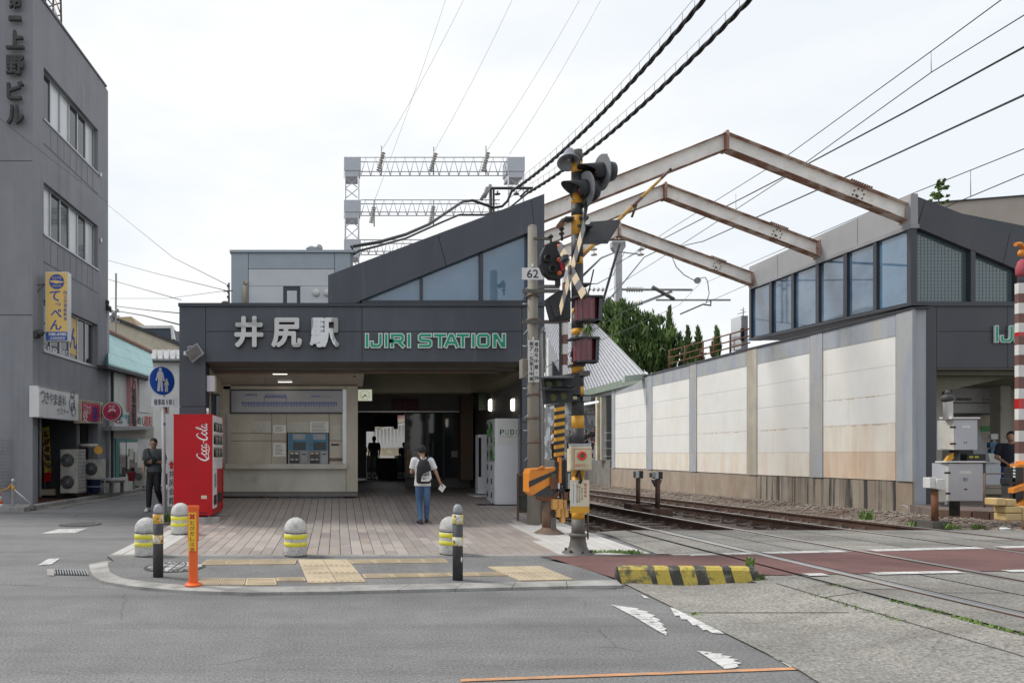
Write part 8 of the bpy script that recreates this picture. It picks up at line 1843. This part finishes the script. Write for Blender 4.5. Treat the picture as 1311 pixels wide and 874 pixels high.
# ================================================================== OVERHEAD WIRES
def wire(label, pts, r, mat=None, sag=0.0, name='overhead_wire', grp='overhead wires crossing the sky', n=14):
    P_ = [W(*p) for p in pts]
    if pts[0][0] > 1285 or pts[0][1] < 0: P_ = [P_[0] + (P_[0] - P_[1]).normalized() * 14] + P_
    if len(pts) == 2 and sag:
        a, b = P_[-2:]; P_ = P_[:-2] + [a.lerp(b, i / n) - V((0, 0, sag * 4 * (i / n) * (1 - i / n))) for i in range(n + 1)]
    o = MB().tube(P_, r, 5).build(name, mat or m_blk); return tag(o, label, 'wire', grp)
def twisted(label, a, b, r, sag, hanger=True):
    A, B = W(*a), W(*b); n = 150; t = T('cable_bundle', label, 'cable', A, 'thick twisted cable bundles overhead'); f = lambda u: A.lerp(B, u) - V((0, 0, sag * 4 * u * (1 - u)))
    ext = [A + (A - B).normalized() * 14 + V((0, 0, 1.0))]
    for ph in (0, 2.1, 4.2): MB().tube(ext + [f(i / n) + V((math.cos(ph + i * .42), 0, math.sin(ph + i * .42))) * r * .75 for i in range(n + 1)], r * .62, 5).build('cable_strand', m_blk, t)
    up = V((0, 0, r * 6)); MB().tube([f(i / 20) + up for i in range(21)], r * .14, 4).build('messenger_wire', m_base, t)
    mb = MB(); [mb.tube([f(i / 26) + up, f(i / 26)], r * .12, 4) for i in range(1, 26)]; mb.build('hanger_wires', m_base, t)
twisted('thicker upper twisted cable bundle sweeping from top centre down to the gantry', (906, -6, 13.5), (655, 245, 24), .045, -.0 + .35)
twisted('lower twisted cable bundle sweeping from top centre towards the gable peak', (966, -6, 13.5), (676, 247, 24), .045, .35)
pole2 = T('cable_pole', 'distant steel pole frame with insulators where the cable bundles end', 'pole', W(627, 300, 24.5))
mb = MB(); mb.tube([W(628, 330, 24.5), W(628, 240, 24.5)], .06, 6); mb.tube([W(632, 330, 24.5), W(632, 240, 24.5)], .04, 6); mb.tube([W(627, 241, 24.5), W(682, 241, 24.5)], .05, 6); mb.tube([W(678, 241, 24.5), W(666, 252, 24.5)], .04, 6); mb.build('frame', m_blk2, pole2)
mb = MB(); [mb.tube([W(628 + dx, 240 + dy, 24.4), W(620 + dx, 256 + dy, 24.4)], .07, 6) for dx, dy in ((0, -3), (-4, 0))]; mb.build('insulator_arm', m_galv, pole2)
for x in (637, 661): MB().lathe(W(x, 250, 24.4), (0, 0, 1), [(.02, 0), (.11, .03), (.11, .05), (.03, .07), (.03, .16)], 10).build('insulator', m_base, pole2)
wire('drooping thick cable from the cable pole leftwards along the station gable to the white block', [(655, 245, 24), (650, 257, 24), (643, 264, 24), (632, 266, 24), (618, 261, 23.6), (605, 256.5, 23.4), (593, 258, 23), (575, 270, 22), (550, 287, 21), (520, 300, 20), (485, 310, 19), (450, 315.5, 18.2), (453, 325, 18.2)], .05, name='drooping_cable')
wire('second drooping cable just below the first, ending at the white block corner', [(676, 247, 24), (650, 268, 24), (620, 275, 23.4), (588, 275, 23), (560, 287, 22), (520, 305, 21), (480, 316, 19), (460, 321, 18.4), (452, 326, 18.2)], .035, name='drooping_cable')
wire('thick black feeder wire descending from the right edge to the insulator', [(1330, 113, 11), (1100, 219, 18), (900, 309, 30), (840, 322, 40)], .022, n=3)
wire('thick black feeder wire from the upper right, nearest above the lowest one', [(1330, 50, 11), (1160, 143, 14), (1000, 228, 20), (860, 300, 30), (786, 339, 40)], .02)
wire('thin trolley messenger wire from the top right corner', [(1290, -6, 13), (1192, 66, 16), (1000, 205, 22), (860, 292, 32), (780, 345, 44)], .013)
wire('thin contact wire crossing the nearest steel frame from the upper right', [(1330, 8, 13), (1192, 93, 16), (1004, 228, 21), (842, 333, 32), (780, 372, 44)], .013)
wire('thin wire from the right edge passing the small tree', [(1330, 183, 14), (1165, 249, 18), (1000, 320, 26), (903, 362, 46)], .012)
wire('lower thin wire from the right edge grazing the far station gable', [(1330, 215, 14), (1163, 285, 17.5), (960, 363, 27), (871, 402, 46)], .012)
for i, (x, y0, y1, Y) in enumerate(((1192, 67, 92, 16), (1242.5, 217, 251, 15.8), (942, 248, 272, 22))):
    wire(('dropper between the two thin trolley wires at the upper right', 'dropper between the two thin wires near the right edge', 'dropper between the thin trolley wires left of the nearest steel frame')[i], [(x, y0, Y), (x + .3, y1, Y)], .008, m_galv, name='dropper_wire')
wire('black wire slanting from the striped pole up to the white mast insulator', [(742, 357, 20), (770, 330, 30), (790, 322, 40), (820, 326, 46)], .04); wire('slack thin wire looping right of the crossbuck', [(744, 364, 24), (765, 363, 27), (785, 352, 31), (800, 322, 45)], .02)
wire('wire running from behind the drum lamps up to the insulator', [(765, 398, 30), (790, 372, 34), (825, 329, 42), (842, 321, 44)], .035)
wire('wire crossing low over the corrugated platform roof', [(700, 470, 22), (735, 448, 24), (800, 423, 30), (870, 390, 40), (897, 362, 44)], .012, m_base); wire('thin wire above the corrugated roof rising to the right', [(745, 432, 24), (800, 398, 30), (862, 374, 40)], .012, m_base)
for i, (a, b) in enumerate((((596, -5, 60), (487, 195, 60)), ((658, -5, 60), (555, 195, 60)), ((745, -5, 60), (622, 195, 60)), ((772, -5, 60), (652, 198, 60)), ((572, -5, 60), (479, 258, 60)))):
    wire('very thin pale high voltage wire rising from the lattice gantry, %s from the left' % ('second', 'third', 'fourth', 'rightmost', 'leftmost')[i], [a, b], .018, m_galv, .4, 'high_voltage_wire', 'thin high voltage wires above the gantry')
for i, (pts, r) in enumerate(((([130, 256, 30], [222, 330, 24], [292, 365, 20]), .01), (([130, 331, 30], [200, 350, 25], [290, 372, 20]), .01), (([130, 355, 30], [232, 384, 22]), .012), (([150, 392, 28], [190, 397, 25], [232, 401, 22]), .016), (([150, 398, 28], [185, 404, 25], [232, 416, 20]), .022), (([140, 382, 28], [215, 382, 25], [290, 372, 22]), .008), ((([-5, 148, 14]), (45, 188, 15.8), (136, 258, 20.5)), .006))):
    wire(('highest thin wire from the grey building towards the station roof', 'second thin wire from the grey building down to the white block', 'third thin wire reaching the station roof corner', 'street wire just above the beige eave', 'thicker street wire sloping down to the station column', 'faint level wire between the street pole and the station roof', 'thin wire slanting across the face of the grey office building')[i], [tuple(p) for p in pts], r, m_base, name='street_wire', grp='thin street wires on the left')
t = T('roof_pole', 'short pole with insulators at the left edge of the white upper block', 'pole', W(293, 390, 17.5)); MB().tube([W(293, 392, 17.5), W(293, 362, 17.5)], .03, 6).build('pole', m_galv, t); mb = MB(); [mb.sph(W(292, y, 17.4), .04, 6) for y in (366, 373, 380)]; mb.tube([W(286, 373, 17.5), W(298, 372, 17.5)], .015); mb.build('insulators', m_base, t); MB().sph(W(288, 388, 17.3), (.1, .06, .06), 10).build('round_light', m_base, t)

# ================================================================== PEOPLE
def loft(mb, rings, mi=0, n=20):      # rings: (centre, rx, ry)
    vs = [c + V((rx * math.cos(a), ry * math.sin(a), 0)) for c, rx, ry in rings for a in [2 * math.pi * i / n for i in range(n)]]; m = len(rings)
    mb.add(vs, [(i * n + k, i * n + (k + 1) % n, (i + 1) * n + (k + 1) % n, (i + 1) * n + k) for i in range(m - 1) for k in range(n)] + [tuple(range(n - 1, -1, -1)), tuple(range((m - 1) * n, m * n))], mi, True); return mb
def caps(mb, p0, p1, r0, r1, n=14):
    mb.cyl(p0, p1, r0, r1, n); mb.sph(p0, r0 * .995, n); mb.sph(p1, r1 * .995, n); return mb
def limb(mb, pts, rs):
    for a, b, r0, r1 in zip(pts, pts[1:], rs, rs[1:]): caps(mb, a, b, r0, r1)
def fused(mb, name, mat, parent, vox, xf, smooth_it=3):
    me = bpy.data.meshes.new('raw'); me.from_pydata([tuple(p) for p in mb.v], [], mb.f); o = bpy.data.objects.new('raw', me); TMP.collection.objects.link(o)
    r = o.modifiers.new('r', 'REMESH'); r.mode = 'VOXEL'; r.voxel_size = vox; s_ = o.modifiers.new('s', 'SMOOTH'); s_.iterations = smooth_it; s_.factor = .5
    dg = tmp_dg(); m2 = bpy.data.meshes.new_from_object(o.evaluated_get(dg), depsgraph=dg)
    q = MB(); q.v = [xf(v.co) for v in m2.vertices]; q.f = [list(p.vertices) for p in m2.polygons]; q.m = [0] * len(q.f); q.s = [True] * len(q.f)
    bpy.data.objects.remove(o); bpy.data.meshes.remove(m2); return q.build(name, mat, parent)
def hand(mb, w, d, side, k=1.0, curl=.5, up=V((0, 0, 1))):
    """w wrist, d direction of the palm, side: unit vector towards the thumb"""
    d = d.normalized(); side = (side - d * side.dot(d)).normalized(); nrm = d.cross(side); L = .17 * k
    pc = w + d * L * .28; mb.obox(pc, d * L * .3, side * L * .22, nrm * L * .085)
    for i, (o, l) in enumerate(((.17, .40), (.06, .45), (-.05, .42), (-.16, .33))):
        b = w + d * L * .55 + side * L * o; m_ = b + (d * math.cos(curl * .6) - nrm * math.sin(curl * .6)) * L * l * .55; e = m_ + (d * math.cos(curl * 1.4) - nrm * math.sin(curl * 1.4)) * L * l * .5; limb(mb, [b, m_, e], [L * .06, L * .054, L * .045])
    b = w + d * L * .15 + side * L * .18; limb(mb, [b, b + (d * .7 + side * .7) * L * .22, b + (d * .95 + side * .45) * L * .42], [L * .075, L * .065, L * .052])
def person(label, base, H, rotz, J, col, vox=.011, glasses=False, hair=None, group=None):
    """J: joint positions in metres for a 1.7 m body, x right of the figure, y forwards, z up"""
    t = T('person', label, 'person', base, group); k = H / 1.7; cr, sr = math.cos(rotz), math.sin(rotz); base = V(base)
    xf = lambda v: base + V((v[0] * cr - v[1] * sr, v[0] * sr + v[1] * cr, v[2])) * k
    j = {n: V(p) for n, p in J.items()}
    # body: one continuous surface
    mb = MB(); pel, wai, che, nek, hd = j['pelvis'], j['waist'], j['chest'], j['neck'], j['head']
    loft(mb, [(pel - V((0, 0, .06)), .12, .09), (pel, .155, .11), (wai, .13, .095), (che, .16, .11), (nek - V((0, 0, .05)), .12, .07), (nek, .055, .055)])
    limb(mb, [nek - V((0, 0, .03)), hd - V((0, 0, .06))], [.055, .052])
    f = j['face'].normalized(); sd_ = V((f.y, -f.x, 0)).normalized()
    mb.sph(hd, (.078, .092, .115), 18); mb.sph(hd + f * .028 - V((0, 0, .045)), (.062, .062, .065), 14)
    mb.sph(hd + f * .094 - V((0, 0, .012)), (.013, .013, .022), 8); [mb.sph(hd + sd_ * q * .08 - V((0, 0, .01)), (.012, .02, .03), 8) for q in (1, -1)]
    mb.sph(hd + f * .088 - V((0, 0, .058)), (.022, .012, .009), 8)
    for q, s_ in (('R', 1), ('L', -1)):
        sh, el, wr = j['sh' + q], j['el' + q], j['wr' + q]; limb(mb, [che + V((.06 * s_, 0, .08)), sh, el, wr], [.07, .052, .04, .027]); hand(mb, wr, j['hd' + q], j['th' + q], 1, .5)
        limb(mb, [pel + V((.07 * s_, 0, -.02)), j['kn' + q], j['an' + q]], [.085, .055, .036]); limb(mb, [j['an' + q] - V((0, 0, .03)), j['to' + q]], [.038, .03])
    fused(mb, 'body', m_skin, t, vox, xf)
    # shirt
    mb = MB(); hem = pel + V((0, 0, .02 - col.get('hem', 0))); loft(mb, [(hem, .185, .135), (wai, .168, .125), (che, .19, .135), (che + V((0, 0, .12)), .17, .115), (nek - V((0, 0, .035)), .1, .075), (nek - V((0, 0, .01)), .066, .062)])
    for q, s_ in (('R', 1), ('L', -1)):
        sh, el = j['sh' + q], j['el' + q]; e = sh.lerp(el, col.get('sleeve', .75)); mb.cyl(sh, e, .073, .07, 14); mb.sph(sh, .073, 14); limb(mb, [che + V((.05 * s_, 0, .1)), sh], [.085, .072])
    fused(mb, 'shirt', col['shirt'], t, vox, xf)
    mb = MB(); loft(mb, [(pel - V((0, 0, .09)), .15, .115), (pel, .165, .12), (pel + V((0, 0, .08)), .155, .112)])
    for q, s_ in (('R', 1), ('L', -1)): w_ = col.get('leg', 1.0); limb(mb, [pel + V((.075 * s_, 0, -.04)), j['kn' + q], j['an' + q] + V((0, 0, .03))], [.098, .07 * w_, .052 * w_])
    fused(mb, 'trousers', col['trousers'], t, vox, xf)
    for q in 'RL':
        mb = MB(); a, e = j['an' + q], j['to' + q]; d = (e - a); d.z = 0; d.normalize(); sp_ = V((d.y, -d.x, 0)); so = V((0, 0, -.035))
        limb(mb, [a - V((0, 0, .02)), a - d * .04 - V((0, 0, .045)), e - V((0, 0, .005))], [.045, .042, .036]); mb.obox((a + e) / 2 + V((0, 0, -.055)) - d * .02, d * .14, sp_ * .045, V((0, 0, .014))); fused(mb, 'shoe', col['shoes'], t, vox * .8, xf)
    hm = MB()
    if hair != 'cap':
        hm.sph(hd + V((0, 0, .03)) - f * .018, (.086, .098, .102), 16); hm.sph(hd - f * .04 - V((0, 0, .01)), (.078, .07, .08), 14); o = fused(hm, 'hair', M('hair_black', (.016, .014, .014), .5), t, vox * .8, xf)
    return t, xf, j
A0 = dict(pelvis=(0, 0, .93), waist=(0, .005, 1.08), chest=(0, 0, 1.26), neck=(0, 0, 1.44), head=(0, .02, 1.58), face=(0, 1, 0),
          shR=(.185, 0, 1.375), shL=(-.185, 0, 1.375), elR=(.225, -.03, 1.1), elL=(-.225, -.03, 1.1), wrR=(.235, .06, .88), wrL=(-.235, .06, .88), hdR=(0, .2, -1), hdL=(0, .2, -1), thR=(0, 1, 0), thL=(0, 1, 0),
          knR=(.095, .02, .5), knL=(-.095, .02, .5), anR=(.1, 0, .09), anL=(-.1, 0, .09), toR=(.11, .15, .04), toL=(-.11, .15, .04))
m_denim = M('blue_denim', (.045, .1, .2), .8, col2=(.09, .16, .28), sc=(9, 9, 4), var=.15, grain=.1, gsc=300)
m_tee = M('white_cotton', (.72, .72, .73), .8, var=.04); m_blkc = M('black_cloth', (.015, .015, .017), .8, var=.15); m_char = M('charcoal_cloth', (.07, .075, .085), .85, col2=(.09, .095, .1), sc=(8, 8, 8)); m_bshoe = M('black_trainers', (.02, .02, .022), .6); m_wshoe = M('white_trainers', (.7, .7, .7), .6)
# boy with the cap, seen from behind
zb_ = zp(11.95); bb = V(((541 - CX) / FL * 11.95, 11.95, zb_ + .0))
J = dict(A0); J.update(face=(-.75, .65, -.1), head=(-.01, .03, 1.585), elL=(-.24, .02, 1.12), wrL=(-.17, .22, 1.14), hdL=(.3, 1, .2), thL=(.6, 0, .8), shR=(.18, 0, 1.37), elR=(.29, -.03, 1.11), wrR=(.385, .05, .9), hdR=(.5, .25, -.85), thR=(-.4, .9, 0), knR=(.1, .0, .5), anR=(.1, .1, .09), toR=(.12, .25, .035), knL=(-.07, .04, .49), anL=(-.06, -.13, .085), toL=(-.09, .02, .04))
t, xf, j = person('boy seen from behind in black cap, white shirt and jeans walking into the station', bb, 1.40, 0, J, dict(shirt=m_tee, trousers=m_denim, shoes=m_bshoe, hem=.13, sleeve=.72), .010, hair='cap')
mb = MB(); h = j['head']; mb.sph(h + V((0, -.005, .035)), (.094, .106, .1), 18); mb.sph(h + V((.0, -.03, .0)), (.088, .08, .07), 14); mb.obox(h + V((-.095, .07, .02)), V((-.06, .045, -.01)), V((.045, .055, 0)), V((0, 0, .008))); fused(mb, 'cap', m_blkc, t, .009, xf)
kb_ = 1.40 / 1.7
bp = T('backpack', 'black backpack with a large white logo patch worn by the boy in the cap', 'backpack', xf(V((0, -.2, 1.0))))
mb = MB(); loft(mb, [(V((0, -.2, .88)), .125, .05), (V((0, -.215, .92)), .165, .085), (V((0, -.22, 1.08)), .165, .095), (V((0, -.21, 1.25)), .15, .085), (V((0, -.19, 1.36)), .11, .06), (V((0, -.17, 1.4)), .05, .03)]); fused(mb, 'bag_body', m_blkc, bp, .010, xf)
mb = MB()
for s_ in (1, -1): mb.tube([xf(V(p)) for p in [(.06 * s_, -.16, 1.39), (.1 * s_, -.09, 1.44), (.13 * s_, 0, 1.46), (.15 * s_, .09, 1.38), (.16 * s_, .12, 1.25)]], .022 * kb_, 6)
mb.tube([xf(V(p)) for p in [(-.03, -.17, 1.4), (0, -.18, 1.44), (.03, -.17, 1.4)]], .01, 5); mb.build('strap', m_blkc, bp)
ya_ = -.334
def bpx(x, z, y=ya_): return xf(V((x, y + abs(x) * .1 + abs(z - 1.05) * .04, z)))
MB().prism([bpx(-.07, .93), bpx(.1, .93), bpx(.155, 1.0), bpx(.13, 1.15), bpx(.0, 1.1), bpx(-.05, 1.05)], (0, .05, 0)).build('logo_patch', M('patch_white', (.66, .66, .66), .6, var=.03), bp)
mb = MB(); mb.prism([bpx(x, z, ya_ - .006) for x, z in [(-.045, .985), (-.01, .97), (.1, 1.03), (.0, .995), (-.02, 1.005), (-.035, 1.02)]], (0, -.002, 0))
A_, B2 = V((1, 0, .32)).normalized(), V((-.1, 0, 1)).normalized(); txt(mb, 'NIKE', bpx(.03, 1.075, ya_ - .006), A_, B2, .13 * kb_ * 1.25, .055 * kb_ * 1.2, 0, 0, 0, None, .008); mb.build('logo_mark', m_ink, bp)
ph = T('paper_slip', 'small white folded slip in the right hand of the boy', 'paper', xf(V((.43, .09, .76)))); MB().obox(xf(V((.435, .06, .775))), V((.035, 0, -.03)) * 1.1, V((0, .006, 0)), V((.025, 0, .04)) * 1.3).build('slip', m_tee, ph)
# man walking on the left
mz = V(((197.5 - CX) / FL * 15.6, 15.6, 0)); J = dict(A0); J.update(face=(.1, .85, -.35), head=(0, .06, 1.56), neck=(0, .02, 1.43), elL=(-.24, -.02, 1.12), wrL=(-.06, .2, 1.13), hdL=(.9, .4, 0), thL=(0, .3, 1), elR=(.24, -.03, 1.12), wrR=(.22, .12, .94), hdR=(-.2, .4, -.8), thR=(-.3, 1, 0),
    knR=(.09, .1, .51), anR=(.08, .17, .1), toR=(.09, .32, .06), knL=(-.09, .06, .5), anL=(-.1, -.22, .16), toL=(-.11, -.08, .07))
t, xf2, j = person('man in charcoal shirt, black trousers and white trainers looking down while walking', mz, 1.72, math.pi, J, dict(shirt=m_char, trousers=m_blkc, shoes=m_wshoe, hem=.05, sleeve=.8, leg=1.1), .011)
mb = MB(); mb.tube([xf2(V(p)) for p in [(.13, .06, 1.43), (.08, .15, 1.33), (-.02, .17, 1.2), (-.12, .16, 1.1)]], .02, 6); mb.tube([xf2(V(p)) for p in [(.13, .04, 1.44), (.08, -.1, 1.42), (-.1, -.15, 1.2), (-.2, -.02, 1.08)]], .018, 6); sb = T('sling_bag', 'black sling bag worn across the chest of the walking man', 'bag', xf2(V((.1, .2, 1.1)))); mb.build('strap', m_blkc, sb)
mb = MB(); mb.sph(V((.02, .19, 1.17)), (.14, .06, .1), 14); mb.sph(V((.12, .14, 1.12)), (.09, .05, .1), 12); fused(mb, 'bag_body', m_blkc, sb, .012, xf2)
g_ = MB(); hh = j['head']; [g_.tube([xf2(hh + V((s_ * .035 + .03 * math.cos(a), .1, -.01 + .02 * math.sin(a)))) for a in [i * math.pi / 5 for i in range(11)]], .003, 4) for s_ in (1, -1)]; g_.build('glasses', m_blk, t)
# small figures on the far platform and in the halls
def small(label, px, py, Y, hp, rot, shirt, trousers, J_=None, grp=None):
    b = W(px, py, Y); H = hp / FL * Y; return person(label, b, H, rot, J_ or A0, dict(shirt=shirt, trousers=trousers, shoes=m_bshoe, hem=.03), .022, group=grp)
Jc = dict(A0); Jc.update(wrR=(.05, .2, 1.0), wrL=(-.05, .2, 1.0), elR=(.24, .02, 1.12), elL=(-.24, .02, 1.12), hdR=(-.6, .3, -.5), hdL=(.6, .3, -.5))
gq_ = 'people waiting on the far platform'
small('child in purple shirt and pale trousers standing at the right end of the far platform', 764, 587, 38, 33, 2.6, M('purple_cloth', (.07, .05, .09), .8), M('pale_cloth', (.4, .37, .33), .8), Jc, gq_)
small('adult in dark clothes behind the child on the far platform', 761, 586, 41, 40, 2.4, m_blkc, m_char, None, gq_)
small('person with dark hair and black top left of the child on the far platform', 750, 586, 41, 36, 2.0, m_blkc, m_inner, Jc, gq_)
small('person in a white shirt and dark trousers at the left end of the far platform', 708, 588, 40, 38, 1.2, m_tee, m_blkc, Jc, gq_)
small('person in grey striped shirt beside the yellow and black spring on the far platform', 729, 587, 42, 36, 2.2, m_char, m_blkc, None, gq_)
small('person in black coat standing behind the left ticket gate', 479, 612, 27.5, 54, .3, m_char, m_blkc); small('person in grey clothes near the left wall beyond the ticket gates', 463, 612, 29, 48, -.4, m_char, m_grey); small('person in dark clothes beyond the right ticket gate', 517, 610, 29, 44, 0, m_blkc, m_blkc)
small('woman in dark apron and blue skirt in the right station hall beside the barrier arm', 1295, 650, 16.5, 98, 2.2, M('navy_cloth', (.02, .022, .035), .8), M('blue_cloth', (.03, .06, .25), .8), Jc)
bpy.data.scenes.remove(TMP)
